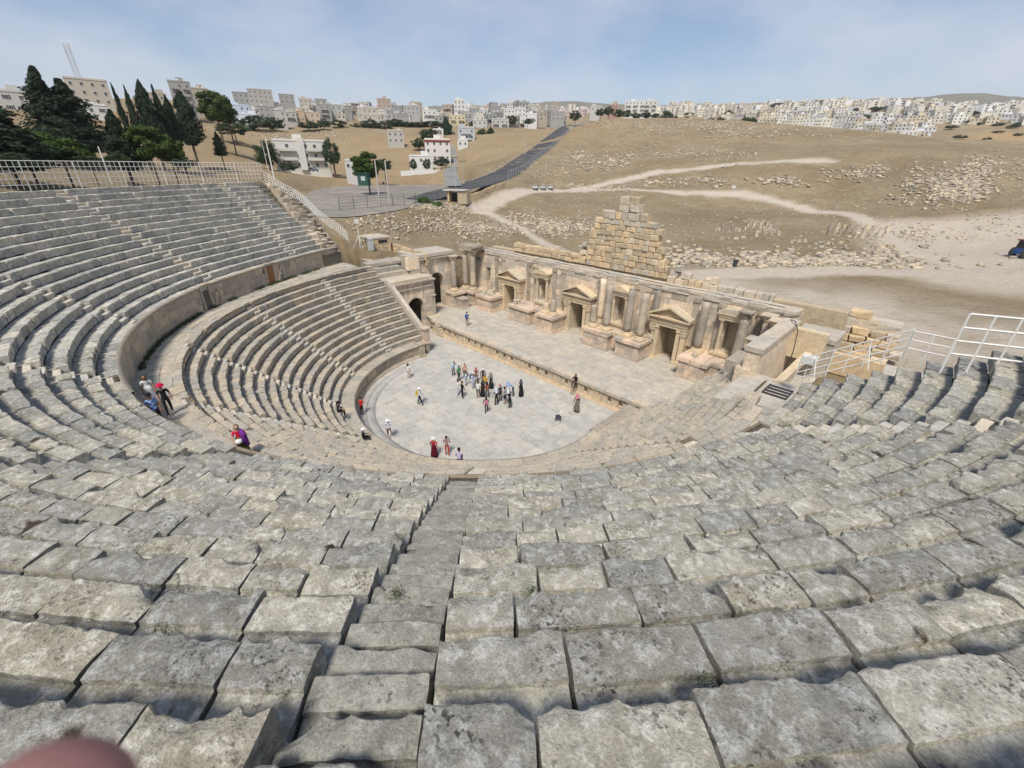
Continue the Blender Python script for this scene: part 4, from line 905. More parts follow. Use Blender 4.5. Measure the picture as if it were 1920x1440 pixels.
obj("cornice", MB().box((-19.72, 4.4, 5.62), (.30, 5.8, .14)).box((-19.66, 4.4, 6.38), (.5, 6.0, .18)).box((-20.3, 4.4, 6.62), (1.5, 5.9, .34)).me("cornice", [M['coping']]), tl)
obj("platform", MB().box((-24.6, 4.4, 6.5), (8.8, 5.6, .4)).box((-24.6, 7.0, 3.2), (8.8, .4, 6.3)).box((-24.6, 1.7, 3.2), (8.8, .4, 6.3)).box((-29, 4.4, 3.2), (.3, 5.4, 6.4)).me("platform", [M['prae']]), tl)
for k in range(3): obj("platform_step", MB().box((-23.5 - .9 * k, 3.4, 6.95 + .5 * k), (.9 * 2, 4.0, .5), jit=.02, rng=rng).me("platform_step", [M['seat_lo']]), tl)
obj("corner_pier", MB().box((-20.15, 7.45, 3.1), (.75, .55, 6.2)).box((-20.1, 7.5, 6.28), (.95, .75, .16)).box((-20.1, 7.5, 4.2), (.9, .7, .12)).me("corner_pier", [M['scaena']]), tl)
pts = [(-20.6, 1.55, 7.15), (-13.6, 1.75, 2.75)]
for k in range(7):
    a = np.array(pts[0]) + (np.array(pts[1]) - pts[0]) * k / 7; b = np.array(pts[0]) + (np.array(pts[1]) - pts[0]) * (k + 1) / 7 - .01
    m = MB(); dz = b[2] - a[2]
    m.prism([(a[0], a[2] - .75), (b[0], b[2] - .75), (b[0], b[2]), (a[0], a[2])], 1.35, 1.85); obj("parapet_slab", m.me("parapet_slab", [M['coping']]), tl)
obj("parapet_pier", MB().box((-13.25, 1.6, 2.0), (.6, .7, 1.5)).box((-13.25, 1.6, 2.82), (.85, .95, .18)).box((-13.25, 1.6, 1.2), (.8, .9, .3)).me("parapet_pier", [M['pink']]), tl)
obj("side_wall", MB().prism([(-20.5, 0), (-12.9, 0), (-12.9, 1.5), (-20.5, 6.4)], 1.35, 1.75).me("side_wall", [M['podium']]), tl)
wl_ = thing("side_wing", "side wing of the stage building with a tall arched doorway, far end", "building")
arch_wall(wl_, 7.4, 12.9, HS, 8.5, 9.9, 1.15, 5.2, -22.3, .9, M['scaena'])
obj("coping", MB().box((-22.8, 10.1, 8.75), (1.5, 5.8, .4)).box((-22.1, 10.1, 8.35), (.3, 5.6, .14)).me("coping", [M['coping']]), wl_)
obj("wing_roof", MB().box((-25.4, 10.5, 8.6), (4.0, 6.5, .3)).box((-27.2, 10.5, 4.8), (.4, 6.5, 7.5)).me("wing_roof", [M['coping']]), wl_)
obj("end_wall", MB().box((-23.3, 6.6, 7.7), (2.4, 1.4, 2.2), jit=.03, rng=rng).box((-22.4, 6.4, 8.0), (.7, 1.6, 1.5)).me("end_wall", [M['scaena']]), wl_)
obj("statue_base", MB().box((-19.6, 12.2, 2.2), (1.1, 1.1, 1.2)).box((-19.6, 12.2, 2.9), (1.3, 1.3, .2)).box((-19.6, 12.2, 1.72), (1.3, 1.3, .22)).me("statue_base", [M['pink']]), wl_)
# right tribunal and wing
tr = thing("near_passage_block", "pale stone parapet and platform beside the near end of the stage", "building")
for a in np.arange(5.6, 13.8, 1.37): obj("coping_slab", MB().box((15.85, a + .68, 3.88), (.95, 1.34, .30), jit=.03, rng=rng).me("coping_slab", [M['coping']]), tr)
for a in np.arange(5.6, 13.8, 1.0):
    for z in (1.9, 2.5, 3.1): obj("wall_block", MB().box((15.85, a + .5, z + .3), (.7, .98, .58), jit=.012, rng=rng).me("wall_block", [M['scaena']]), tr)
obj("platform", MB().box((17.4, 12.0, 5.2), (2.6, 3.6, 1.2)).box((18.2, 9.2, 6.2), (1.6, 3.0, .5), jit=.02, rng=rng).me("platform", [M['seat_lo']]), tr)
obj("upper_platform", MB().box((20.6, 3.4, 6.9), (3.6, 5.4, .35)).me("upper_platform", [M['coping']]), tr)
for k in range(4): obj("grille_bar", MB().box((21.3, 3.4 + .45 * k, 7.15), (1.3, .09, .07)).me("grille_bar", [M['metal']]), tr)
for s in (-1, 1): obj("grille_rail", MB().box((21.3 + s * .65, 4.1, 7.15), (.07, 1.5, .07)).me("grille_rail", [M['metal']]), tr)
wr = thing("near_side_wing", "pale side wing wall with a sloping coping at the near end of the stage", "building")
for a in np.arange(5.2, 13.6, 1.4): obj("coping_slab", MB().box((19.1, a + .7, 8.9), (1.1, 1.38, .34), jit=.015, rng=rng).me("coping_slab", [M['coping']]), wr)
obj("wall", MB().box((19.1, 9.5, 4.6), (.85, 8.4, 8.3)).box((18.75, 5.6, 6.2), (.9, .8, 2.6)).me("wall", [M['scaena']]), wr)
obj("passage_arch", MB().box((20.6, 12.9, 7.6), (2.2, .7, 2.2)).box((20.9, 9.0, 7.0), (.5, 7.0, .4)).me("passage_arch", [M['carved']]), wr)
obj("rear_block", MB().box((20.8, 15.2, 4.1), (2.6, 3.0, 7.4)).box((20.8, 15.2, 7.95), (2.8, 3.2, .3), jit=.03, rng=rng).me("rear_block", [M['palegold']]), wr)
obj("hanging_cable", MB().tube([(19.0, 13.2, 9.1), (19.5, 12.3, 9.3), (20.0, 11.4, 8.9), (20.2, 11.0, 7.5), (20.2, 10.9, 6.8)], .035, 5).me("hanging_cable", [M['metal']]), wr)
rn = thing("ruined_block_wall", "ruined wall of large tumbled golden blocks beyond the near side wing", "wall")
for row in range(7):
    x = 19.6 + .28 * row + rng.uniform(-.3, .3)
    while x < 25.2 - .1 * row:
        e = x + rng.uniform(.8, 1.7)
        if not (row == 6 and rng.rand() < .5): rblock(x, e, 3.9 + row * .62, 4.5 + row * .62, 21.0 + .42 * row, .95, 'gold' if rng.rand() < .6 else 'palegold', .10, rn, "wall_block")
        x = e + .03
obj("rubble_fill", MB().box((22.4, 24.3, 5.2), (5.2, 2.4, 4.6)).me("rubble_fill", [M['palegold']]), rn)
obj("lower_wall", MB().box((23.2, 15.6, 5.9), (4.0, .6, 1.6), jit=.02, rng=rng).me("lower_wall", [M['gold']]), rn)
obj("floor_slab", MB().box((24.5, 13.5, 4.8), (9, 15, .3)).me("floor_slab", [M['stage']]), rn)

# masonry end walls of the upper seating
def end_masonry(th, y_off, name, label, x_sign):
    t = thing(name, label, "wall")
    for k in range(16):
        R = UR0 + k * UW; z0, z1 = UZ0 + k * UH - .9, UZ0 + k * UH
        for s in range(3):
            th_ = th + (1.2 + 1.9 * s) * x_sign; p, tv, ov = frame(th_, R)
            if p[1] > 2.2: continue
            m = MB().box((0, .35, -.35 - .25 * s + rng.uniform(-.1, .1)), (rng.uniform(.8, 1.1), .8, rng.uniform(.5, .8)), rng.normal(0, .1), taper=.93, jit=.06, rng=rng)
            obj("rough_block", m.me("rough_block", [M['palegold'] if rng.rand() < .5 else M['podium']]), t, mw=place_mw(p, tv, ov, z1 - .05, 0, 0))
        p, tv, ov = frame(th + 2.5 * x_sign, R); obj("fill", MB().box((0, .5, -1.2), (3.0, 1.2, 1.2)).me("fill", [M['core']]), t, mw=place_mw(p, tv, ov, z1 - .1, 0, 0))
    return t
end_masonry(84.0, 0, "stepped_end_wall", "rough stepped rubble wall closing the far end of the upper rows", 1)
tw = thing("terrace_wall", "low wall of small squared stones behind the far side passage", "wall")
a, b = at_z(722, 450, 9.6)[:2], at_z(802, 478, 8.9)[:2]
for row in range(4):
    for k in range(24):
        p = a + (b - a) * (k + .5 + .3 * (row % 2)) / 24
        obj("wall_stone", MB().box((0, 0, 0), (np.hypot(*(b - a)) / 24 - .03, .45, .34), math.atan2(*(b - a)[::-1]), taper=.95, jit=.03, rng=rng).me("wall_stone", [M['gold']]), tw, loc=(p[0], p[1], 8.2 + row * .36 - .02 * k))
hut = thing("stone_hut", "small square stone hut with a flat roof beside the far end of the seats", "hut", (-31.2, 6.2, 8.0))
hm = MB()
for row in range(6):
    for k in range(5): hm.box((-1.25 + .62 * k + .15 * (row % 2), -1.4, .2 + .36 * row), (.6, .3, .34), jit=.02, rng=rng)
    for k in range(5): hm.box((1.55, -1.2 + .6 * k, .2 + .36 * row), (.3, .58, .34), jit=.02, rng=rng)
hm.box((0, 0, 1.1), (2.9, 2.6, 2.2)); hm.build("wall", M['gold'], hut)
obj("roof", MB().box((0, 0, 2.35), (3.5, 3.2, .22)).me("roof", [M['coping']]), hut)
obj("vent_opening", MB().box((1.73, .3, 1.9), (.06, 1.3, .35)).me("vent_opening", [M['void']]), hut); obj("doorway", MB().box((-.7, -1.57, .9), (.7, .06, 1.7)).me("doorway", [M['void']]), hut)
gp = thing("terrace_paving", "uneven slabs and low dark grating on the terrace behind the side passage", "paving", (-26.5, 4.5, 8.0))
for k in range(16): obj("slab", MB().box(((k % 4) * 1.1 - 1.6, (k // 4) * 1.1 - 1.4, .0), (1.06, 1.05, .3), jit=.03, rng=rng).me("slab", [M['seat_lo']]), gp)
# ------------------------------------------------------------------ ground lookups
_az_rel = np.degrees(az) - az0
def ground(x, y):
    x = np.atleast_1d(np.asarray(x, float)); y = np.atleast_1d(np.asarray(y, float)); dx, dy = x - CAM[0], y - CAM[1]
    r = np.clip(np.hypot(dx, dy), rr[0], rr[-1] * .999); a = (np.degrees(np.arctan2(dx, dy)) - az0 + 180) % 360 - 180
    i = np.clip(np.searchsorted(rr, r) - 1, 0, nr - 2); j = np.clip(np.searchsorted(_az_rel, a) - 1, 0, na - 2)
    u = (r - rr[i]) / (rr[i + 1] - rr[i]); v = (a - _az_rel[j]) / (_az_rel[j + 1] - _az_rel[j]); Z = gz.reshape(nr, na)
    return (Z[i, j] * (1 - u) + Z[i + 1, j] * u) * (1 - v) + (Z[i, j + 1] * (1 - u) + Z[i + 1, j + 1] * u) * v
_rs = 42 * 1.009 ** np.arange(0, 420)
def hit(px, py, rmin=42.0):
    """where the sight line meets the hillside"""
    px = np.atleast_1d(np.asarray(px, float)); py = np.atleast_1d(np.asarray(py, float)); out = np.full((len(px), 3), np.nan); rs = _rs[_rs >= rmin]
    for k in range(0, len(px), 400):
        d = C_RT[None] * ((px[k:k + 400, None] - 960) / F_PX) + C_UP[None] * ((720 - py[k:k + 400, None]) / F_PX) + C_FW[None]
        d = d / np.hypot(d[:, 0], d[:, 1])[:, None]; P_ = CAM + d[:, None, :] * rs[None, :, None]
        g = ground(P_[..., 0].ravel(), P_[..., 1].ravel()).reshape(P_.shape[:2]); below = P_[..., 2] < g
        f = np.maximum(below.argmax(1), 1); ok = below.any(1); ii = np.arange(len(d)); d1 = P_[ii, f, 2] - g[ii, f]; d0 = P_[ii, f - 1, 2] - g[ii, f - 1]
        u_ = np.clip(d0 / (d0 - d1 + 1e-9), 0, 1)[:, None]; q = P_[ii, f - 1] * (1 - u_) + P_[ii, f] * u_; q[:, 2] = ground(q[:, 0], q[:, 1]); q[~ok] = np.nan; out[k:k + 400] = q
    return out

# ------------------------------------------------------------------ white railings
def rail_between(m, a, b, w=.06):
    m.tube([a, b], w / 2, 4)
def railing(name, label, posts, heights, rails, thick_every=0, bar=.055, brace=False, parent_group=None):
    t = thing(name, label, "railing", group=None)
    P_ = [np.array(p, float) for p in posts]
    for k, p in enumerate(P_):
        th_ = thick_every and k % thick_every == 0
        m = MB().box((0, 0, heights / 2 - (.25 if th_ else 0.1)), (bar * (1.9 if th_ else 1), bar * (1.9 if th_ else 1), heights + (.5 if th_ else .2)))
        obj("post", m.me("post", [M['white']]), t, loc=tuple(p))
        if th_ and brace: obj("brace", MB().tube([(0, 0, heights * .85), (-.35 * P_[k][0] / 40, -.35 * P_[k][1] / 40 - .2, -.25)], .02, 4).me("brace", [M['white']]), t, loc=tuple(p))
    for f in rails:
        m = MB(); m.tube([p + [0, 0, heights * f] for p in P_], bar * .62, 4); obj("rail", m.me("rail", [M['white']]), t)
    return t
posts = []
for th_ in np.arange(8, 84.6, math.degrees(.46 / 36.6)):
    q = cpos(th_, 36.25); posts.append((q[0], q[1], 17.42))
railing("curved_railing", "long white grid railing along the top of the far seats", posts, 1.82, (0.08, .31, .54, .77, 1.0), 9, .042, True)
q0 = np.array(posts[-1]); posts2 = []
for k in range(34):
    f = k / 33; f2 = f + .03 * math.sin(f * 12)
    posts2.append((q0[0] + (-26.6 - q0[0]) * f, q0[1] + (0.35 - q0[1]) * f ** .6, 17.2 + (10.75 - 17.2) * f2))
railing("sloping_railing", "white grid railing stepping down along the far end of the seat rows", posts2, 1.05, (.1, .4, .7, 1.0), 0, .042)
t = railing("stepped_railing", "low white railing climbing the near end of the seat rows beside the stage wing", [(22.6 + .57 * k, -.4 + .02 * k, 9.95 + .395 * k) for k in range(7)] , 1.15, (.05, .36, .68, 1.0), 0, .045)
for k in (1, 4): obj("brace", MB().tube([(22.6 + .57 * k, -.4, 10.9 + .395 * k), (22.9 + .57 * k, -1.0, 10.0 + .395 * k)], .025, 4).me("brace", [M['white']]), t)
railing("short_railing", "short level white railing above the stepped railing, near end of the rows", [(26.05 + .62 * k, -.28, 12.25) for k in range(3)], 1.15, (.36, .68, 1.0), 0, .045)
railing("tall_railing", "tall white grid railing at the edge of the picture above the near rows", [(27.2 + .62 * k, -3.0 + .28 * k, 13.0) for k in range(7)], 2.0, (.28, .52, .76, 1.0), 0, .06)
# floodlight box and little plate at the near end
fl = thing("floodlight", "white floodlight box on a thin post beside the golden blocks", "lamp", (22.3, 4.2, 8.3))
obj("post", MB().tube([(0, 0, -1.2), (0, 0, 1.0)], .035, 6).me("post", [M['white']]), fl); obj("housing", MB().box((0, 0, 1.25), (.75, .35, .5)).box((0, -.2, 1.25), (.68, .06, .42)).me("housing", [M['white']]), fl)
fb = thing("tripod_floodlight", "white floodlight on a tripod stand at the far end of the rows", "lamp", (-29.6, 3.2, 9.3))
obj("mast", MB().tube([(0, 0, 0), (0, 0, 3.2)], .05, 6).me("mast", [M['white']]), fb)
for a in (0, 2.1, 4.2): obj("leg", MB().tube([(0, 0, 1.6), (math.cos(a) * .9, math.sin(a) * .9, 0)], .035, 5).me("leg", [M['white']]), fb)
obj("lamp_head", MB().box((0, 0, 3.35), (.55, .35, .5)).me("lamp_head", [M['white']]), fb)
cbx = thing("control_cabinet", "pale grey metal cabinet beside the stone hut", "cabinet", (-29.0, 4.4, 9.0)); obj("body", MB().box((0, 0, .7), (.7, .5, 1.4)).box((0, 0, 1.45), (.8, .6, .08)).me("body", [M['greypaint']]), cbx)

# ------------------------------------------------------------------ rubble and stones on the hillside
rng = np.random.RandomState(404)
clusters = [(1110, 1740, 464, 503, 1500, .30, .95), (945, 1110, 402, 446, 600, .25, .7), (980, 1920, 240, 450, 2600, .12, .42), (1090, 1420, 224, 248, 900, .3, .8), (1060, 1180, 283, 318, 330, .4, 1.3),
            (1210, 1500, 332, 350, 330, .35, 1.1), (1030, 1190, 344, 360, 260, .3, .8), (1540, 1660, 310, 336, 300, .3, .8), (1690, 1860, 308, 382, 850, .3, .85), (1800, 1920, 290, 350, 330, .3, .8), (1180, 1420, 268, 300, 420, .25, .8),
            (860, 1040, 245, 330, 420, .2, .6), (985, 1100, 268, 345, 380, .2, .6), (672, 860, 400, 440, 550, .22, .5), (860, 960, 405, 450, 350, .2, .55), (470, 660, 247, 262, 380, .4, .9), (1590, 1740, 425, 470, 160, .2, .6), (760, 880, 375, 398, 260, .2, .5), (1200, 1560, 228, 262, 500, .4, 1.0)]
pts, szs = [], []
for x0, x1, y0, y1, n, s0, s1 in clusters:
    k = int(n * 2.0); gx_ = np.where(rng.rand(k) < .6, rng.rand(k), rng.normal(.5, .33, k)); gy_ = rng.normal(.5, .25, k) + .22 * fbm(np.c_[gx_ * 5, np.zeros(k), np.full(k, x0)], 7, 3)
    if n > 2000: gx_, gy_ = rng.rand(k), rng.rand(k) ** .8
    px = x0 + (x1 - x0) * gx_; py = y0 + (y1 - y0) * gy_; h = hit(px, py); ok = ~np.isnan(h[:, 0])
    dens = fbm(np.c_[h[:, :2] / 7, np.full(len(h), 3.0)], 77, 3); ok &= np.nan_to_num(dens, nan=-9) > rng.uniform(-.55, .35, len(h)); pts.append(h[ok]); szs.append(s0 + (s1 - s0) * rng.rand(ok.sum()) ** 2.2)
pts = np.concatenate(pts); szs = np.concatenate(szs)
okk = ~((np.abs(pts[:, 0]) < 26) & (pts[:, 1] < 20.5)); dr_, _z = near(pts[:, :2], road_c); okk &= dr_ > 4.6
for ln, hw in dpaths: d_, _z = near(pts[:, :2], ln); okk &= d_ > hw * .8
okk &= ~in_poly(pts[:, :2], lot); pts, szs = pts[okk], szs[okk]
cube = np.array([[-1, -1, -.6], [1, -1, -.6], [1, 1, -.6], [-1, 1, -.6], [-.8, -.8, .7], [.8, -.8, .7], [.8, .8, .7], [-.8, .8, .7]]) * .5
cf = np.array([(0, 3, 2, 1), (4, 5, 6, 7), (0, 1, 5, 4), (1, 2, 6, 5), (2, 3, 7, 6), (3, 0, 4, 7)])
n = len(pts); V = cube[None] * (1 + (rng.rand(n, 8, 3) - .5) * .75) * (szs[:, None, None] * np.stack([1 + rng.rand(n) * .7, .8 + rng.rand(n) * .4, .6 + .5 * rng.rand(n)], 1)[:, None, :])
an = rng.rand(n) * 6.28; ca, sa = np.cos(an)[:, None], np.sin(an)[:, None]
V = np.stack([V[..., 0] * ca - V[..., 1] * sa, V[..., 0] * sa + V[..., 1] * ca, V[..., 2]], -1) + (pts + np.c_[np.zeros((n, 2)), szs * .18])[:, None, :]
Fq = (cf[None] + (np.arange(n) * 8)[:, None, None]).reshape(-1, 4)
tag(obj("rubble", mesh_data("rubble", V.reshape(-1, 3), Fq, [M['rubble']])), "pale limestone rubble strewn over the dry hillside", "rubble", kind="stuff")
# rows of laid-out architectural fragments
frag_rows = [(1338, 1395, 428, 438, 9, (.5, .5, 1.1)), (1395, 1442, 418, 436, 12, (.55, .5, 1.2)), (1416, 1462, 428, 447, 10, (.6, .6, 1.3)), (1480, 1512, 450, 456, 5, (.6, .5, .7)), (1550, 1600, 422, 446, 13, (.6, .5, 1.2)), (1600, 1665, 425, 452, 15, (.6, .5, 1.1)), (1345, 1400, 445, 450, 4, (.8, .5, .5)), (1525, 1580, 453, 460, 7, (.6, .5, .5)), (1635, 1680, 455, 468, 8, (.8, .6, .6))]
fl_lab = ["cut stone standing upright in the short row left of the fragment field", "curved row of upright carved stones in the fragment field", "tall pale carved stone in the dense cluster of the fragment field", "small block in the tidy short line of five stones", "dark pitted upright stone in the far cluster by the path", "jumbled carved stone beside the path bend", "flat block lying below the upright row", "low scattered block in front of the far cluster", "rounded boulder at the end of the rubble by the path"]
fi = 0
for k, (x0, x1, y0, y1, n, sz) in enumerate(frag_rows):
    for q in range(n):
        px = x0 + (x1 - x0) * (q + .5) / n; py = y1 + (y0 - y1) * (.25 + .75 * (q % 3) / 3 if n > 8 else .3) + rng.normal(0, 1); h = hit([px], [py])[0]
        if np.isnan(h[0]): continue
        s = rng.uniform(.5, 1.1); f = MB().box((0, 0, sz[2] * s * .45), (sz[0] * s * 1.2, sz[1] * s, sz[2] * s), rng.normal(.6, .3), taper=.86, jit=.11, rng=rng)
        o = f.build("carved_stone", M['rubble'], None, tuple(h)); tag(o, fl_lab[k], "stone block", "carved stones laid out on the slope: " + str(["a", "b", "c", "d", "e", "f", "g", "h", "i"][k]).replace("a", "first row").replace("b", "curved row"))
        o["group"] = fl_lab[k]
h = hit([1377], [500])[0]; bx = thing("black_box", "small black box standing at the edge of the rubble by the pale road", "box", tuple(h)); obj("body", MB().box((0, 0, .5), (.55, .45, 1.0)).box((0, 0, 1.03), (.62, .52, .08)).me("body", [M['metal']]), bx)
h = hit([1355], [314])[0]; sg = thing("sign_post", "small white sign box with a slim lattice mast on the upper path", "sign", tuple(h)); obj("panel", MB().box((0, 0, .7), (1.0, .5, 1.0)).me("panel", [M['white']]), sg); obj("mast", MB().tube([(.3, .2, 0), (1.2, 2.5, 5.2)], .06, 4).me("mast", [M['greypaint']]), sg)
h = hit([1376], [353])[0]; tag(MB().box((0, 0, .4), (1.1, .8, .8), taper=.9).box((0, 0, .85), (1.2, .9, .1)).build("white_crate", M['white'], None, tuple(h)), "small white crate beside the dirt track", "crate")

# ------------------------------------------------------------------ buildings
hm_, nt, N, L, B = new_mat("house_render")
oi = N.new("ShaderNodeObjectInfo"); geo = N.new("ShaderNodeNewGeometry")
nz = noise_node(nt, geo.outputs['Position'], .35, 6, .65); c = mixc(nt, mathn(nt, 'MULTIPLY', nz, .5), oi.outputs['Color'], (.30, .28, .25)); c = mixc(nt, .45, oi.outputs['Color'], c)
L.new(c, B.inputs['Base Color']); B.inputs['Roughness'].default_value = .9; M['house'] = hm_
win_me = MB().box((0, 0, 0), (1.0, .06, 1.2)).me("window", [M['glass']])
frame_me = MB().box((0, 0, -.66), (1.25, .16, .1)).box((0, 0, .66), (1.2, .12, .1)).box((-.55, 0, 0), (.08, .1, 1.25)).box((.55, 0, 0), (.08, .1, 1.25)).box((0, 0, 0), (.05, .08, 1.2)).me("window_frame", [M['white']])
wide_me = MB().box((0, 0, 0), (2.0, .06, 1.3)).me("window", [M['glass']])
tank_me = MB().lathe([(.55, 0), (.6, .1), (.6, 1.0), (.5, 1.25), (.15, 1.35)], 10).me("water_tank", [M['white']])
def house(px, py, r, w, d, st, col, label, rot=None, style="flat", rail=False, tanks=2, name="house", group=None, balc=0, wide=False, keep=False, frames=True):
    if not keep:
        if r >= 380 and st > 2: st -= 1
        w *= .74 if px > 250 else .60
        d *= .85
        if px < 250: st = max(1, st - 1)
    p = at_r(px, py, r); g = ground(p[0], p[1])[0]; base = p[2]; h = st * 3.1 + .3
    t = thing(name, label, "house", (p[0], p[1], base), 0, group)
    face = math.atan2(CAM[1] - p[1], CAM[0] - p[0]) + math.pi / 2 if rot is None else rot
    t.rotation_euler = (0, 0, face)
    m = MB().box((0, 0, h / 2 - 2.5), (w, d, h + 5)); o = m.build("wall", M['house'], t); o.color = (*col, 1)
    rf = MB().box((0, -d / 2 + .1, h + .3), (w + .1, .2, .7)).box((0, d / 2 - .1, h + .3), (w + .1, .2, .7)).box((-w / 2 + .1, 0, h + .3), (.2, d, .7)).box((w / 2 - .1, 0, h + .3), (.2, d, .7)).box((0, 0, h + .06), (w + .3, d + .3, .16))
    o = rf.build("roof_parapet", M['house'], t); o.color = (*[min(1, c * 1.08) for c in col], 1)
    rg = random.Random(int(px * 31 + py * 7)); nw = max(2, int(w / 3.0)); nd = max(1, int(d / 3.4))
    for s in range(st):
        for k in range(nw):
            x = -w / 2 + w * (k + .5) / nw; me = wide_me if wide and k % 2 else win_me
            if rg.random() < .12: continue
            q = obj("window", me, t, (x, -d / 2 - .0, 1.75 + 3.1 * s)); frames and obj("window_frame", frame_me, q, (0, -.02, 0))
        for side in (-1, 1):
            for k in range(nd):
                if rg.random() < .25: continue
                q = obj("window", win_me, t, (side * w / 2, -d / 2 + d * (k + .5) / nd, 1.75 + 3.1 * s)); q.rotation_euler = (0, 0, math.pi / 2)
    for k in range(tanks):
        q = obj("water_tank", tank_me, t, (rg.uniform(-.35, .35) * w, rg.uniform(-.3, .3) * d, h + .1))
    if rg.random() < .5:
        o = MB().box((rg.uniform(-.25, .25) * w, .1 * d, h + 1.2), (3.2, 3.4, 2.4)).build("stair_tower", M['house'], t); o.color = (*col, 1)
    for k in range(balc):
        x = -w / 2 + w * (k + .5) / max(1, balc)
        for s in range(1, st): o = MB().box((x, -d / 2 - .7, 3.1 * s + .1), (w / balc * .62, 1.4, .18)).box((x, -d / 2 - 1.35, 3.1 * s + .6), (w / balc * .62, .1, .95)).build("balcony", M['house'], t); o.color = (*col, 1)
    if rail:
        for k in range(5): o = obj("roof_post", MB().box((0, 0, .9), (.25, .25, 1.8)).me("roof_post", [M['concrete']]), t, (-w / 2 + w * (k + .2) / 5, -d / 2 + .6, h))
    return t
GREY, CREAM, WHITE, TAN, PEACH, BLUE = (.33, .325, .31), (.50, .46, .38), (.68, .67, .63), (.42, .37, .29), (.52, .40, .26), (.52, .60, .70)
H = [(178, 200, 300, 24, 12, 4, CREAM, "tall cream apartment block with a lattice mast on its roof"), (165, 217, 262, 22, 11, 2, WHITE, "low white house with wide windows below the cream apartment block", dict(wide=True)), (40, 215, 255, 24, 12, 3, (.55, .54, .50), "pale flat house behind the leftmost dark trees", dict(wide=True)),
     (350, 208, 330, 13, 10, 4, GREY, "grey house with balconies between the cypress and the broad pine", dict(balc=2)), (382, 205, 350, 12, 10, 3, TAN, "tan house behind the broad pine"), (300, 205, 330, 12, 10, 2, TAN, "low tan house behind the twin cypresses"),
     (455, 195, 430, 14, 11, 3, GREY, "grey house left of the long hilltop block"), (492, 196, 470, 24, 12, 4, (.40, .38, .34), "long grey-tan block crowning the left hill", dict(tanks=4)), (540, 196, 480, 16, 11, 3, GREY, "grey house right of the long hilltop block", dict(rail=True)), (575, 203, 480, 14, 10, 3, CREAM, "cream house with roof posts on the hilltop", dict(rail=True)),
     (452, 220, 390, 18, 10, 2, BLUE, "pale blue house above the green shrubs"), (470, 238, 360, 13, 9, 2, (.66, .70, .76), "small bluish white house under the pale blue one"), (505, 222, 390, 15, 10, 3, GREY, "bare grey concrete house in the middle of the left hill"), (530, 240, 360, 9, 9, 3, (.47, .46, .42), "narrow pale grey tower house above the shrubs"), (548, 232, 380, 10, 9, 2, (.46, .44, .40), "low grey house beside the narrow tower house", dict(balc=1)),
     (565, 230, 385, 8, 10, 3, PEACH, "peach coloured house on the left hill"), (588, 232, 390, 14, 10, 3, (.55, .44, .33), "salmon house with a red hanging beside the peach one"), (612, 226, 400, 11, 10, 4, GREY, "tall bluish grey house with dark balconies", dict(balc=1)), (634, 226, 410, 11, 10, 4, (.42, .42, .40), "grey block right of the dark balcony house"), (604, 205, 450, 12, 9, 2, GREY, "small grey house with roof tanks on the skyline", dict(tanks=4)), (650, 224, 420, 12, 9, 3, GREY, "plain grey house at the foot of the skyline row"),
     (690, 222, 420, 20, 10, 3, CREAM, "wide cream house behind the round dark trees"), (722, 212, 450, 15, 10, 4, (.42, .33, .26), "brown brick house with a dark flat canopy"), (700, 236, 390, 18, 10, 2, CREAM, "long low cream house behind the shrubs"), (752, 232, 410, 17, 9, 2, GREY, "low grey house with a dark awning"), (772, 217, 440, 18, 10, 3, (.42, .42, .40), "grey house left of the white cube house"), (806, 226, 410, 15, 10, 3, WHITE, "white cube house with round windows above the trees", dict(balc=1)),
     (743, 270, 300, 12.5, 8, 2, (.46, .44, .40), "half painted grey house on the dry slope above the red trimmed house"), (862, 213, 450, 13, 10, 4, WHITE, "unfinished white frame house with bare roof columns", dict(rail=True)), (858, 236, 390, 17, 9, 3, (.60, .53, .36), "yellow fronted house with long balconies", dict(balc=2)), (890, 222, 430, 13, 10, 3, GREY, "plain grey house right of the yellow fronted one"), (907, 224, 430, 10, 10, 3, (.58, .57, .54), "pale house with two round windows beside the plain grey house"), (930, 216, 460, 13, 10, 3, GREY, "grey flat house behind the pale round window house"),
     (875, 274, 310, 14, 9, 3, (.46, .48, .50), "blue grey concrete house beside the side road", dict(balc=1)), (868, 276, 290, 8, 7, 1, WHITE, "small white annex in front of the blue grey house"), (900, 245, 380, 14, 9, 2, (.52, .51, .48), "low pale house behind the side road trees"), (938, 243, 390, 18, 10, 3, (.50, .49, .46), "grey white block left of the road top", dict(balc=2)), (955, 222, 450, 13, 9, 3, WHITE, "white house on the skyline left of the road top"), (975, 220, 450, 14, 9, 2, WHITE, "low white house near the road top"), (1000, 214, 470, 14, 10, 2, CREAM, "cream house near the road top"), (1045, 228, 420, 15, 10, 3, GREY, "grey concrete block right beside the road top"),
     (822, 255, 330, 9, 7, 1, WHITE, "tiny white cottage among the dark trees above the red trimmed house"), (1115, 216, 480, 12, 10, 3, (.52, .50, .46), "grey block behind the hilltop wall"), (1190, 214, 490, 26, 12, 4, WHITE, "large white apartment block behind the hilltop trees", dict(balc=3)), (1218, 214, 490, 16, 12, 4, (.62, .60, .56), "white apartment block adjoining the large one", dict(balc=2)), (1150, 214, 480, 11, 9, 2, (.36, .22, .18), "small brown roofed house behind the hilltop trees"), (1328, 222, 500, 12, 9, 3, (.50, .47, .40), "unfinished house with dark openings behind the ridge trees")]
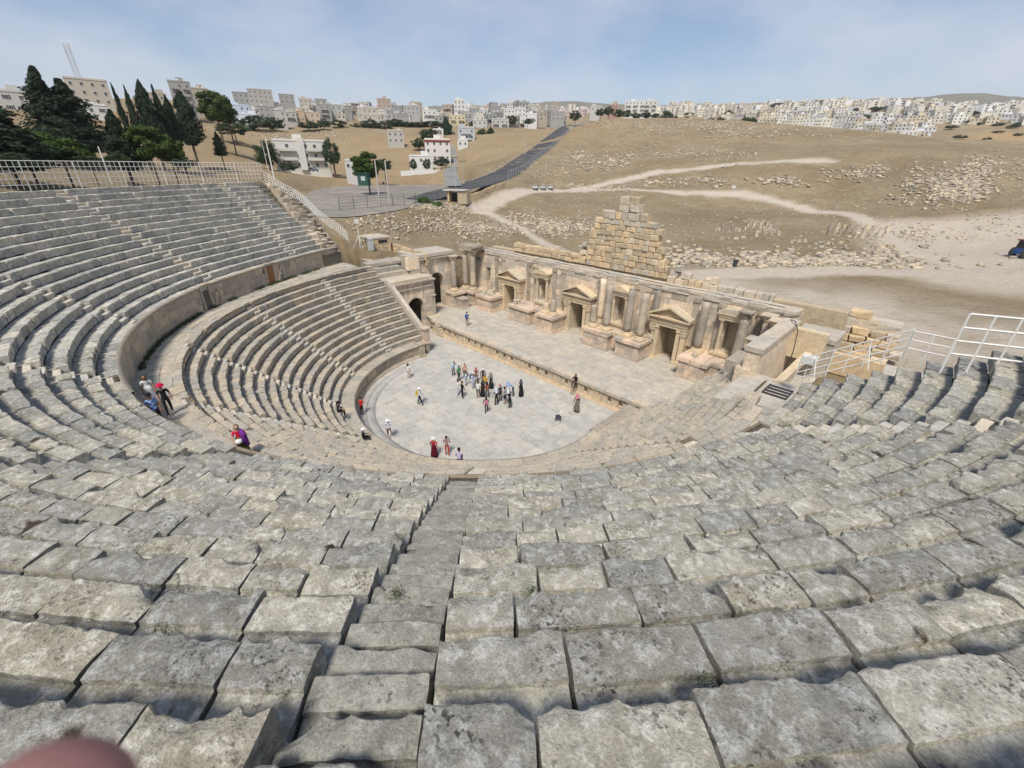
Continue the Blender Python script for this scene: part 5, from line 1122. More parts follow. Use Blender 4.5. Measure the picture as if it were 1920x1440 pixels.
H += [(1512, 262, 640, 17, 11, 6, (.66, .65, .60), "tall pale apartment block standing below the far town, beside its twin", dict(keep=True)), (1536, 262, 640, 17, 11, 6, (.72, .69, .58), "tall cream apartment block next to the pale one below the far town", dict(keep=True)), (1560, 258, 680, 16, 11, 5, (.55, .54, .50), "grey apartment block behind the two tall ones of the far town", dict(keep=True)), (1678, 262, 600, 9, 8, 1, (.30, .06, .07), "small dark red house at the foot of the far town", dict(keep=True, tanks=0)), (1700, 262, 600, 12, 8, 2, (.74, .73, .70), "small white house beside the dark red one", dict(keep=True))]
for e in H:
    kw = e[8] if len(e) > 8 else {}
    house(*e[:8], **kw)
rg = random.Random(61); made = 0
while made < 105:
    px = rg.uniform(380, 1060); py = rg.uniform(206, 240); r = 390 + (240 - py) * 4.2 + rg.uniform(-15, 15)
    if 800 > px > 520 and py > 236: continue
    COL, CN = rg.choice([(GREY, 'dark grey'), (GREY, 'dark grey'), (CREAM, 'cream'), (TAN, 'tan'), ((.55, .54, .52), 'pale grey'), ((.46, .45, .43), 'mid grey'), ((.60, .55, .46), 'sand coloured'), ((.68, .67, .64), 'white')]); house(px, py, r, rg.uniform(8, 15), rg.uniform(8, 11), rg.choice([2, 2, 3]), COL, f"small {CN} house packed among the larger hillside houses", group="small houses packed on the near hillside", rail=rg.random() < .2, tanks=rg.choice([1, 2, 3]), balc=rg.choice([0, 0, 1]), rot=rg.uniform(-.5, .9) + math.radians(45), frames=False); made += 1
# lattice masts on the cream apartment block
p = at_r(163, 200, 302)
for k in range(2):
    t = thing("lattice_mast", ["left of two lattice telecom masts on the cream apartment block", "second lattice telecom mast, nearer the middle of the cream block"][k], "mast", (p[0] + 2.2 * k, p[1] + 1.2 * k, p[2] + 9.5))
    m = MB(); hh = 13.5
    for a in range(3): m.tube([(.5 * math.cos(a * 2.09), .5 * math.sin(a * 2.09), 0), (.35 * math.cos(a * 2.09), .35 * math.sin(a * 2.09), hh)], .07, 4)
    for q in range(14):
        for a in range(3): m.tube([(.47 * math.cos(a * 2.09), .47 * math.sin(a * 2.09), q * hh / 14), (.45 * math.cos((a + 1) * 2.09), .45 * math.sin((a + 1) * 2.09), (q + 1) * hh / 14)], .04, 3)
    m.build("lattice", M['greypaint'], t)
    obj("antenna", MB().box((.6, 0, hh - 1), (.25, .2, 1.8)).box((-.5, .4, hh - 1.4), (.25, .2, 1.8)).box((0, -.6, hh - 3), (.5, .2, .5)).me("antenna", [M['white']]), t)
# white three storey apartment house and the red trimmed house
t = house(572, 318, 205, 19, 10, 3, (.66, .64, .57), "white three storey apartment house with a stair tower beyond the asphalt yard", balc=2, name="apartment_house", tanks=0, keep=True)
o = MB().box((0, -5.3, 5.2), (2.4, 1.2, 10.6)).box((0, -5.92, 7.5), (.5, .05, 2.2)).build("stair_shaft", M['house'], t); o.color = (.68, .66, .6, 1)
t = house(822, 303, 252, 12.5, 10, 3, (.70, .66, .60), "white house with a dark red wall and roof band behind a white garden wall", name="villa", tanks=0, keep=True)
RED = plain_mat("dark_red_paint", (.22, .035, .03), .7); obj("red_wall", MB().box((-6.35, 0, 4.6), (.2, 10.1, 9.4)).box((0, -5.1, 9.0), (12.8, .3, .7)).me("red_wall", [RED]), t)
house(790, 308, 240, 11, 7, 1, (.70, .69, .66), "low white annex beside the red trimmed house", name="annex", tanks=1, keep=True)
house(660, 320, 195, 6, 5, 1, (.60, .58, .54), "small pale hut left of the roadside pine", name="hut", tanks=0)
gw = thing("garden_wall", "white garden wall in front of the red trimmed house", "wall"); a, b = at_r(752, 330, 222), at_r(838, 327, 226)
for k in range(10):
    u = a + (b - a) * (k + .5) / 10; obj("wall_panel", MB().box((0, 0, 0), (np.hypot(*(b - a)[:2]) / 10 - .05, .25, 3.0), math.atan2(b[1] - a[1], b[0] - a[0])).me("wall_panel", [M['white']]), gw, loc=(u[0], u[1], u[2] + .6))
# far hillside towns: one mesh per house, shared among look-alikes
def far_house(seed):
    rg = random.Random(seed); w, d, st = rg.uniform(8, 19), rg.uniform(7, 11), rg.choice([1, 2, 2, 2, 3]); h = st * 3.2; big = seed == 13; m = MB().box((0, 0, h / 2 - 4), (w, d, h + 8)).box((0, 0, h + .3), (w + .4, d + .4, .6), m=0)
    if rg.random() < .6: m.box((rg.uniform(-.2, .2) * w, 0, h + 1.6), (4, 4, 2.6))
    for s in range(st):
        for k in range(max(2, int(w / 3.6))):
            x = -w / 2 + w * (k + .5) / max(2, int(w / 3.6)); m.box((x, -d / 2, 1.8 + 3.2 * s), (1.5, .12, 1.5), m=1)
        for sd in (-1, 1):
            for k in range(2): m.box((sd * w / 2, -d / 4 + d / 2 * k, 1.8 + 3.2 * s), (.12, 1.5, 1.5), m=1)
    return m.me("town_house", [M['house'], M['glass']])
far_me = [far_house(k) for k in range(14)]
rg = random.Random(99); towns = [((1420, 1920, 190, 268), 520, 1250, 165, "pale yellow house on the hillside town, right of the ridge", [(.72, .64, .47), (.74, .69, .56), (.76, .73, .66), (.66, .58, .42), (.76, .74, .70), (.54, .52, .49), (.76, .75, .73)]),
                                 ((1180, 1500, 196, 240), 640, 1500, 85, "small cream house of the town beyond the ridge trees", [(.70, .60, .42), (.74, .68, .54), (.62, .56, .46), (.50, .48, .46)]),
                                 ((860, 1180, 196, 222), 650, 1700, 70, "tiny pale house on the skyline behind the road top", [(.60, .55, .50), (.66, .62, .58), (.60, .48, .42)])]
placed = []
for (x0, x1, y0, y1), r0, r1, n, lab, cols in towns:
    made = 0; tries = 0
    while made < n and tries < n * 30:
        tries += 1; px = rg.uniform(x0, x1); r = r0 * (r1 / r0) ** rg.random(); p = at_r(px, 240, r); g = ground(p[0], p[1])[0]
        v = np.array([p[0], p[1], g]) - CAM; py = 720 - F_PX * (v @ C_UP) / (v @ C_FW)
        if not (y0 < py < y1) or (px > 1740 and py > 236): continue
        if any((p[0] - a) ** 2 + (p[1] - b) ** 2 < 13 ** 2 for a, b in placed): continue
        placed.append((p[0], p[1])); o = obj("town_house", rg.choice(far_me), None, (p[0], p[1], g + rg.uniform(0, 2)), math.atan2(CAM[1] - p[1], CAM[0] - p[0]) + math.pi / 2 + rg.uniform(-.5, .5))
        c_ = rg.choice(cols); f = rg.uniform(.82, 1.1); o.color = (*[min(.8, q * f) for q in c_], 1); nm_ = 'white' if min(c_) > .64 else 'grey' if max(c_) < .56 and c_[0] - c_[2] < .09 else 'pale yellow' if c_[0] - c_[2] > .2 else 'cream'; lb = lab.replace('pale yellow', nm_).replace('cream', nm_).replace('pale house', nm_ + ' house'); tag(o, lb, "house", lab.replace("house", "houses")); made += 1

# the farthest houses, too small to tell apart one by one
rg = random.Random(17); fm = MB(); cnt = 0
while cnt < 460:
    px = rg.uniform(840, 1935) if cnt > 60 else rg.uniform(560, 860); r = rg.uniform(900, 2100); p = at_r(px, 230, r); g = ground(p[0], p[1])[0]; v = np.array([p[0], p[1], g]) - CAM; py = 720 - F_PX * (v @ C_UP) / (v @ C_FW)
    if not (182 < py < 225): continue
    w, d, st = rg.uniform(9, 20), rg.uniform(8, 12), rg.choice([2, 2, 3, 4]); rz = rg.uniform(0, 3.1); fm.box((p[0], p[1], g + st * 1.55 - 2), (w, d, st * 3.1 + 4), rz, m=rg.choice([0, 0, 2, 3]))
    dx, dy = CAM[0] - p[0], CAM[1] - p[1]; L_ = math.hypot(dx, dy); dx, dy = dx / L_, dy / L_
    for q in range(st): fm.box((p[0] + dx * d * .5, p[1] + dy * d * .5, g + 1.8 + 3.1 * q), (w * .55, .4, 1.2), math.atan2(dy, dx) + math.pi / 2, m=1)
    cnt += 1
FW_ = [plain_mat("far_plaster", c_, .9, .1, .05) for c_ in ((.70, .66, .56), (.60, .56, .48), (.74, .73, .70))]
tag(fm.build("distant_houses", [FW_[0], M['glass'], FW_[1], FW_[2]]), "dense band of tiny pale houses on the farthest hills", "houses", kind="stuff")

# ------------------------------------------------------------------ trees
def leaf_mat(name, c1, c2):
    m, nt, N, L, B = new_mat(name); geo = N.new("ShaderNodeNewGeometry"); oi = N.new("ShaderNodeObjectInfo")
    f = mathn(nt, 'FRACT', mathn(nt, 'ADD', geo.outputs['Random Per Island'], oi.outputs['Random'])); L.new(mixc(nt, f, c1, c2), B.inputs['Base Color']); B.inputs['Roughness'].default_value = .8; B.inputs['Specular IOR Level'].default_value = .15
    return m
LM = dict(cypress=leaf_mat("cypress_leaf", (.012, .024, .014), (.045, .066, .036)), pine=leaf_mat("pine_leaf", (.030, .062, .014), (.085, .125, .030)), broad=leaf_mat("shrub_leaf", (.022, .046, .022), (.075, .105, .05)), bright=leaf_mat("fresh_leaf", (.055, .12, .03), (.11, .19, .05)))
BARK = plain_mat("bark", (.10, .075, .05), .95, .3, 4.0)
def crown_mesh(kind, seed, n):
    rg = np.random.RandomState(seed)
    if kind in ('cypress', 'spire', 'conifer'):
        z = rg.rand(n) ** (.9 if kind != 'conifer' else 1.15); a = rg.rand(n) * 2 * np.pi
        env = {'cypress': np.minimum(1, (1.02 - z) * 1.9) ** .8 * np.minimum(1, .35 + z * 5) * .46, 'spire': np.minimum(1, (1.02 - z) * 1.5) ** .8 * np.minimum(1, .4 + z * 5) * .46, 'conifer': (1.02 - z) ** .8 * .50 * np.minimum(1, .5 + z * 5)}[kind]
        lob = fbm(np.c_[np.cos(a) * 2.2 + seed, np.sin(a) * 2.2, z * (11 if kind != 'conifer' else 15)], seed, 4, .7) + .25 * fbm(np.c_[np.cos(a) * .8 + seed, np.sin(a) * .8, z * 3.0], seed + 3, 2)
        rad = env * np.maximum(.12, .80 + (1.35 if kind == 'conifer' else .95) * lob) * (1 - .5 * rg.rand(n) ** 2.0)
        c = np.c_[rad * np.cos(a), rad * np.sin(a), z]; u = np.c_[np.cos(a), np.sin(a), .35 + 0 * a] + rg.normal(0, .5, (n, 3)); u /= np.linalg.norm(u, axis=1)[:, None]
        sz = {'cypress': .022, 'spire': .03, 'conifer': .018}[kind] * rg.uniform(.6, 1.5, (n, 1)); tall = np.array([[.8, .8, 1.2]]) if kind != 'conifer' else np.array([[1.3, 1.3, .6]])
    else:
        k = 46; v = rg.normal(size=(k, 3)); v /= np.linalg.norm(v, axis=1)[:, None]; v *= rg.uniform(.3, 1, k)[:, None] ** .5; C_ = v * [.42, .42, .36] + [0, 0, .56]; C_[:, 2] = np.maximum(C_[:, 2], .24 if kind == 'pine' else .14); S = np.full((k, 3), .115) * rg.uniform(.6, 1.35, (k, 1)) * [1, 1, .75]
        idx = rg.randint(0, k, n); u = rg.normal(size=(n, 3)); u /= np.linalg.norm(u, axis=1)[:, None]; c = C_[idx] + u * S[idx] * rg.uniform(.4, 1.12, (n, 1)); u = u + rg.normal(0, .6, (n, 3)); u /= np.linalg.norm(u, axis=1)[:, None]
        sz = .0165 * rg.uniform(.6, 1.5, (n, 1)); tall = 1.0
    t1 = np.cross(u, rg.normal(size=(n, 3))); t1 /= np.linalg.norm(t1, axis=1)[:, None] + 1e-9; t2 = np.cross(u, t1) * .7
    t1 = t1 * tall; t2 = t2 * tall
    V = np.stack([c - t1 * sz - t2 * sz, c + t1 * sz * .8 - t2 * sz * .6, c + t1 * sz + t2 * sz, c - t1 * sz * .7 + t2 * sz * .8], 1).reshape(-1, 3)
    return mesh_data("crown", V, np.arange(4 * n).reshape(-1, 4), [LM[{'spire': 'cypress', 'conifer': 'cypress'}.get(kind, kind)]])
CR = {k: [crown_mesh(k, s * 7 + 1, n) for s in range(v)] for k, v, n in (('cypress', 3, 9000), ('spire', 2, 4000), ('conifer', 3, 15000), ('pine', 3, 16000), ('broad', 4, 6000), ('bright', 2, 8000))}
trunk_me = MB().tube([(0, 0, -1.2), (.01, 0, .25), (.0, .01, .62)], [.035, .026, .012], 7).tube([(0, 0, .25), (.12, .05, .55)], [.014, .006], 5).tube([(0, 0, .2), (-.1, -.09, .5)], [.014, .006], 5).me("trunk", [BARK])
_ti = [0]
def tree(px, pyb, pyt, r, wpx, kind, label, group=None, name=None):
    b = at_r(px, pyb, r); g = ground(b[0], b[1])[0]; v = b - CAM; dep = v @ C_FW; vv = (b + np.array([0, 0, 10])) - CAM
    y10 = 720 - F_PX * (vv @ C_UP) / (vv @ C_FW); ppm = abs(pyb - y10) / 10; hgt = max(1.2, (pyb - pyt) / ppm); wid = wpx / F_PX * dep
    _ti[0] += 1; t = thing(name or {'cypress': 'cypress_tree', 'spire': 'cypress_tree', 'conifer': 'conifer_tree', 'pine': 'pine_tree', 'broad': 'shrub', 'bright': 'bush'}[kind], label, "tree" if kind not in ('broad', 'bright') else "shrub", (b[0], b[1], b[2]), _ti[0] * 1.3, group)
    c = obj("crown", CR[kind][_ti[0] % len(CR[kind])], t); c.scale = (wid / .95 * (.85 + .3 * ((_ti[0] * 37) % 10) / 10), wid / .95, hgt); c.rotation_euler = (.03 * math.sin(_ti[0] * 2.1), .04 * math.cos(_ti[0] * 1.7), _ti[0])
    q = obj("trunk", trunk_me, t); q.scale = (hgt * .9, hgt * .9, hgt)
    return t
T = [(25, 318, 165, 92, 130, 'conifer', "ragged dark conifer cut by the picture's left edge"), (118, 285, 128, 140, 95, 'conifer', "tallest dark conifer on the left hill, pointed top"), (160, 285, 150, 142, 105, 'conifer', "dark conifer merging with the tallest one on its right"), (60, 318, 236, 98, 105, 'pine', "round bright green pine behind the left end of the curved railing"), (125, 318, 246, 100, 105, 'pine', "second rounded green pine beside the white leaning pole"),
     (247, 262, 158, 150, 15, 'spire', "slender cypress spire left of the twin"), (265, 262, 162, 150, 17, 'spire', "slender twin cypress spire right of the first"), (296, 275, 154, 150, 42, 'cypress', "thick dark cypress with a bushy top"), (322, 272, 163, 152, 24, 'spire', "thin dark cypress spire behind the thick cypress"), (334, 270, 180, 155, 32, 'cypress', "shorter dark cypress right of the thin spire"), (240, 318, 205, 112, 62, 'conifer', "olive green ragged conifer in front of the cypresses"), (290, 318, 230, 112, 78, 'pine', "rounded green pine with two domes right of the ragged conifer"), (328, 318, 250, 114, 60, 'pine', "smaller rounded green pine next to the two domed one"),
     (362, 272, 172, 165, 44, 'cypress', "broad based cypress at the slope edge"), (205, 285, 232, 150, 50, 'broad', "dark shrub mass below the low white house"), (412, 240, 168, 215, 72, 'pine', "broad dark pine rising above the hill houses"), (432, 242, 190, 220, 40, 'broad', "dark bush leaning on the broad dark pine"), (416, 292, 246, 170, 26, 'conifer', "small lone conifer on the bare slope"), (443, 262, 225, 270, 60, 'broad', "green shrub on the slope below the bluish white house"), (485, 248, 215, 320, 60, 'broad', "dark shrub clump below the pale blue house"), (515, 248, 218, 330, 40, 'broad', "dark shrub left of the narrow tower house"), (580, 245, 226, 345, 46, 'broad', "dark shrub below the peach house"), (608, 245, 222, 350, 28, 'broad', "dark bush below the salmon house"), (635, 240, 224, 360, 30, 'broad', "small bush below the tall bluish house"),
     (508, 322, 262, 195, 46, 'broad', "dark dense tree left of the apartment house"), (628, 322, 256, 196, 36, 'broad', "dark dense tree right of the apartment house"), (545, 326, 300, 188, 34, 'broad', "garden bush in front of the apartment house"), (692, 345, 282, 136, 58, 'pine', "spreading dark pine over the green kiosk"), (722, 325, 296, 190, 32, 'broad', "dark garden tree right of the spreading pine"), (695, 245, 222, 370, 40, 'broad', "round dark tree below the wide cream house"), (672, 250, 230, 370, 36, 'broad', "low dark bush beside the parked white cars"), (722, 250, 226, 370, 34, 'broad', "dark bush right of the round dark tree"), (742, 240, 222, 380, 42, 'broad', "dark tree under the brown brick house"), (775, 240, 228, 380, 60, 'broad', "low dark hedge below the grey houses"), (815, 240, 226, 380, 50, 'broad', "dark hedge below the white cube house"), (838, 276, 222, 345, 34, 'cypress', "tall dark tree behind the red trimmed house"), (808, 268, 240, 330, 42, 'broad', "dark tree above the red trimmed house"), (785, 282, 258, 290, 30, 'broad', "green bush left of the red trimmed house"), (828, 318, 292, 232, 34, 'broad', "garden tree in front of the red trimmed house"), (776, 322, 298, 228, 18, 'broad', "small garden tree left of the annex"), (800, 322, 296, 226, 16, 'broad', "thin garden tree in front of the annex"),
     (905, 260, 240, 340, 24, 'broad', "dark tree between the road houses"), (920, 256, 238, 345, 18, 'cypress', "small dark cypress between the road houses"), (890, 240, 226, 390, 22, 'broad', "dark bush under the plain grey house"), (960, 236, 215, 390, 24, 'broad', "palm like dark tree left of the road top"), (990, 235, 222, 400, 22, 'broad', "dark bush near the road top"), (1078, 232, 206, 395, 22, 'broad', "dark tree beside the concrete block at the road top"),
     (20, 322, 282, 84, 70, 'broad', "low dark shrub behind the railing at the left picture edge"), (175, 322, 288, 88, 60, 'broad', "low dark shrub behind the railing right of the thin white pole"), (228, 322, 280, 92, 46, 'broad', "dark shrub behind the railing below the slender cypresses"), (350, 322, 292, 100, 40, 'broad', "dark shrub at the end of the tree group behind the railing"),
     (795, 398, 366, 104, 36, 'bright', "fresh green bush left of the gatehouse"), (822, 408, 376, 100, 34, 'bright', "fresh green bush in front of the gatehouse")]
T += [(-60, 318, 190, 110, 90, 'conifer', "dark conifer left of the picture edge"), (-150, 318, 200, 120, 90, 'conifer', "second dark conifer left of the picture edge"), (-240, 318, 230, 120, 100, 'pine', "rounded pine well left of the picture edge"), (-340, 318, 215, 130, 90, 'conifer', "third dark conifer left of the picture edge")]
for e in T: tree(*e)
ridge = [(1125, 218, 202), (1140, 219, 198), (1158, 220, 204), (1175, 220, 206), (1192, 222, 210), (1210, 224, 207), (1228, 226, 212), (1246, 228, 206), (1262, 229, 216), (1284, 231, 218), (1300, 232, 221), (1330, 234, 220), (1350, 236, 218), (1374, 240, 224), (1392, 242, 222), (1406, 243, 219), (1425, 246, 228), (1480, 250, 236)]
for k, (x, b, t_) in enumerate(ridge): tree(x, b + 3, t_, 400, 22, 'broad', "dark green tree in the hedge line along the ridge", "trees along the ridge")
rg = random.Random(5); made = 0
while made < 110:
    px = rg.uniform(1180, 1915); r = rg.uniform(560, 1150); p = at_r(px, 240, r); g = ground(p[0], p[1])[0]; v = np.array([p[0], p[1], g]) - CAM; py = 720 - F_PX * (v @ C_UP) / (v @ C_FW)
    if not (190 < py < 265): continue
    tree(px, py, py - rg.uniform(4, 11), r, rg.uniform(8, 26), 'broad', "dark tree between the pale houses of the far town", "trees of the far town"); made += 1

# ------------------------------------------------------------------ poles, fence, vehicles
def pole(px, pyb, pyt, r, rad, mat, label, arm=False, name="utility_pole"):
    b = at_r(px, pyb, r); vv = (b + np.array([0, 0, 10])) - CAM; y10 = 720 - F_PX * (vv @ C_UP) / (vv @ C_FW); hgt = (pyb - pyt) / abs(pyb - y10) * 10
    t = thing(name, label, "pole", tuple(b)); obj("shaft", MB().tube([(0, 0, -2), (0, 0, hgt)], [rad, rad * .7], 8).me("shaft", [mat]), t)
    if arm: obj("cross_arm", MB().box((0, 0, hgt - .6), (1.8, .14, .16)).box((.7, 0, hgt - .4), (.1, .1, .3)).box((-.7, 0, hgt - .4), (.1, .1, .3)).me("cross_arm", [M['metal']]), t, rotz=1.0)
    return t
pole(714, 395, 300, 97, .17, M['concrete'], "left of the two tall concrete poles beside the asphalt yard"); pole(732, 395, 300, 97, .17, M['concrete'], "right of the two tall concrete poles beside the asphalt yard")
b0, b1 = at_r(712, 345, 97), at_r(726, 345, 97)
tag(MB().box((0, 0, 0), (np.hypot(*(b1 - b0)[:2]) + .5, .2, .15), math.atan2(b1[1] - b0[1], b1[0] - b0[0])).box((0, 0, .2), (.3, .3, .4)).build("insulator_beam", M['metal'], None, tuple((b0 + b1) / 2)), "dark beam with insulators joining the two tall concrete poles", "beam")
pole(510, 315, 258, 120, .16, M['white'], "white lamp post behind the end of the curved railing", True, "lamp_post"); pole(199, 315, 272, 85, .10, M['white'], "thin white pole in front of the rounded pines", False, "lamp_post"); pole(502, 315, 262, 122, .07, M['white'], "thin wire stay pole beside the white lamp post", False, "stay_pole")
pole(985, 296, 234, 215, .09, M['greypaint'], "grey street lamp halfway up the hill road", True, "street_lamp"); pole(855, 358, 290, 128, .10, M['greypaint'], "grey lamp post at the side road junction", True, "street_lamp"); pole(1086, 238, 205, 350, .10, M['greypaint'], "grey street lamp at the top of the hill road", False, "street_lamp"); pole(1063, 240, 218, 330, .1, M['concrete'], "short pole near the top of the hill road"); pole(868, 340, 298, 160, .08, M['greypaint'], "thin lamp post on the dirt verge by the junction", True, "street_lamp")
ff = thing("road_fence", "mesh fence with bent top posts along the downhill side of the road", "fence")
fl_ = road_c[26:].copy(); fl_[:, :2] -= nn[26:] * 5.2
FM = plain_mat("galvanised_fence", (.36, .38, .40), .5, .1)
seg = resample(fl_[:130], 4.0)
for k, p in enumerate(seg): obj("post", MB().tube([(0, 0, -.4), (0, 0, 2.2), (.0, .35, 2.6)], .07, 5).me("post", [FM]), ff, loc=(p[0], p[1], p[2]))
for f in (.15, .6, 1.05, 1.5, 1.95, 2.4): obj("wire", MB().tube([p + [0, 0, f] for p in seg], .028, 4).me("wire", [FM]), ff)
yf = thing("yard_fence", "dark wire fence along the near edge of the asphalt yard", "fence")
ys = resample([at_r(*q) for q in [(640, 408, 88), (680, 403, 91), (720, 399, 94), (770, 390, 99), (840, 380, 106)]], 3.0); ys[:, 2] = ground(ys[:, 0], ys[:, 1])
for p in ys: obj("post", MB().tube([(0, 0, -.3), (0, 0, 2.3)], .05, 5).me("post", [M['metal']]), yf, loc=tuple(p))
for f in (.3, .8, 1.3, 1.8, 2.2): obj("wire", MB().tube([p + [0, 0, f] for p in ys], .02, 4).me("wire", [M['metal']]), yf)
gh = at_r(858, 378, 108); gt = thing("gatehouse", "small stone gatehouse with a flat canopy at the end of the road", "building", (gh[0], gh[1], gh[2] - .3), .6)
obj("wall", MB().box((1.6, 0, 1.2), (2.2, 3.0, 2.6)).box((-1.8, 0, 1.2), (.5, 2.6, 2.6)).me("wall", [M['gold']]), gt); obj("canopy", MB().box((-.2, 0, 2.75), (5.4, 3.6, .25)).me("canopy", [M['concrete']]), gt); obj("gate", MB().box((-.5, .9, 1.1), (2.0, .1, 2.2)).me("gate", [M['metal']]), gt)
rwall = thing("road_wall", "low golden stone wall running from the gatehouse along the road", "wall"); rp = resample([at_r(*q) for q in [(872, 384, 110), (905, 374, 116), (945, 360, 128)]], 1.1); rp[:, 2] = ground(rp[:, 0], rp[:, 1])
for a, b in zip(rp[:-1], rp[1:]):
    for row in range(3): obj("wall_stone", MB().box((0, 0, 0), (1.05, .5, .5), math.atan2(b[1] - a[1], b[0] - a[0]), jit=.05, rng=rng).me("wall_stone", [M['gold']]), rwall, loc=tuple((a + b) / 2 + [0, 0, .1 + .5 * row]))
kp = at_r(684, 347, 131); kt = thing("green_kiosk", "small dark green kiosk under the spreading pine", "kiosk", (kp[0], kp[1], kp[2]), .7)
GR = plain_mat("green_paint", (.03, .085, .065), .6); obj("body", MB().box((0, 0, 1.3), (2.6, 2.2, 2.8)).me("body", [GR]), kt); obj("roof", MB().box((0, 0, 2.8), (3.0, 2.6, .2)).me("roof", [GR]), kt); obj("window", MB().box((.2, -1.13, 1.6), (1.1, .06, 1.0)).me("window", [M['greypaint']]), kt)
def car(px, py, r, col, label, rot, van=False):
    p = at_r(px, py, r); t = thing("parked_car", label, "car", (p[0], p[1], p[2]), rot); CM = plain_mat("car_paint", col, .3, .04, 2.0, 0, .6)
    L_, h = 4.2, 1.45
    prof = [(-2.1, .35), (-2.1, .8), (-1.7, .92), (-1.15, 1.42), (.55, 1.45), (1.15, .98), (2.0, .85), (2.1, .6), (2.1, .35)]
    m = MB().prism(prof, -.82, .82); m.build("body", CM, t)
    obj("window_band", MB().prism([(-1.45, .98), (-1.08, 1.36), (.48, 1.38), (.98, 1.0)], -.835, .835).me("window_band", [M['glass']]), t)
    for x in (-1.3, 1.3):
        for s in (-1, 1):
            w = MB().lathe([(.33, -.1), (.33, .1)], 12); w.xform(np.array([[1, 0, 0], [0, 0, 1], [0, -1, 0]])); q = obj("wheel", w.me("wheel", [M['metal']]), t, (x, s * .8, .33))
    return t
car(988, 357, 146, (.04, .045, .05), "dark car parked where the dirt tracks meet", .5); car(884, 321, 215, (.35, .38, .42), "grey blue car parked beside the side road", .3); car(660, 246, 372, (.7, .7, .7), "white car among the bushes on the left hill", .2); car(668, 248, 372, (.72, .72, .72), "second white car beside the first on the left hill", .5); car(588, 322, 192, (.12, .13, .16), "dark car in front of the white apartment house", .2); car(450, 228, 330, (.75, .75, .75), "white car on the hill road above the dry slope", .1)
for k in range(3):
    p = hit([1004 + 14 * k], [356])[0]; t = thing("utility_cart", ["first pale cart in the short row beside the dark car", "middle pale cart in the short row beside the dark car", "last pale cart in the short row beside the dark car"][k], "cart", tuple(p), .4)
    obj("body", MB().box((0, 0, .75), (1.6, 1.0, .7)).box((0, 0, 1.5), (1.4, .9, .08)).me("body", [M['greypaint']]), t); obj("frame", MB().box((-.6, .4, 1.2), (.06, .06, .7)).box((.6, .4, 1.2), (.06, .06, .7)).box((-.6, -.4, 1.2), (.06, .06, .7)).box((.6, -.4, 1.2), (.06, .06, .7)).me("frame", [M['metal']]), t)
    for x in (-.5, .5):
        w = MB().lathe([(.28, -.55), (.28, .55)], 10); w.xform(np.array([[1, 0, 0], [0, 0, 1], [0, -1, 0]])); obj("wheel_pair", w.me("wheel_pair", [M['metal']]), t, (x, 0, .28))
p = hit([1915], [482])[0]; t = thing("blue_tractor", "dark blue tractor cab with a red roof at the right picture edge", "tractor", tuple(p), .9)
BL = plain_mat("blue_paint", (.03, .10, .28), .4); RD = plain_mat("red_paint", (.22, .05, .04), .5)
obj("body", MB().box((1.4, 0, 1.0), (2.2, 1.0, .9)).box((-.3, 0, 1.0), (1.8, 1.5, .9)).me("body", [BL]), t); obj("cab", MB().box((-.4, 0, 2.0), (1.5, 1.4, 1.3), taper=.9).me("cab", [M['glass']]), t); obj("roof", MB().box((-.4, 0, 2.72), (1.8, 1.7, .16)).me("roof", [RD]), t)
for x, r_ in ((-.8, .75), (1.7, .5)):
    for s in (-1, 1):
        w = MB().lathe([(r_, -.2), (r_, .2)], 14); w.xform(np.array([[1, 0, 0], [0, 0, 1], [0, -1, 0]])); obj("wheel", w.me("wheel", [M['metal']]), t, (x, s * .85, r_))
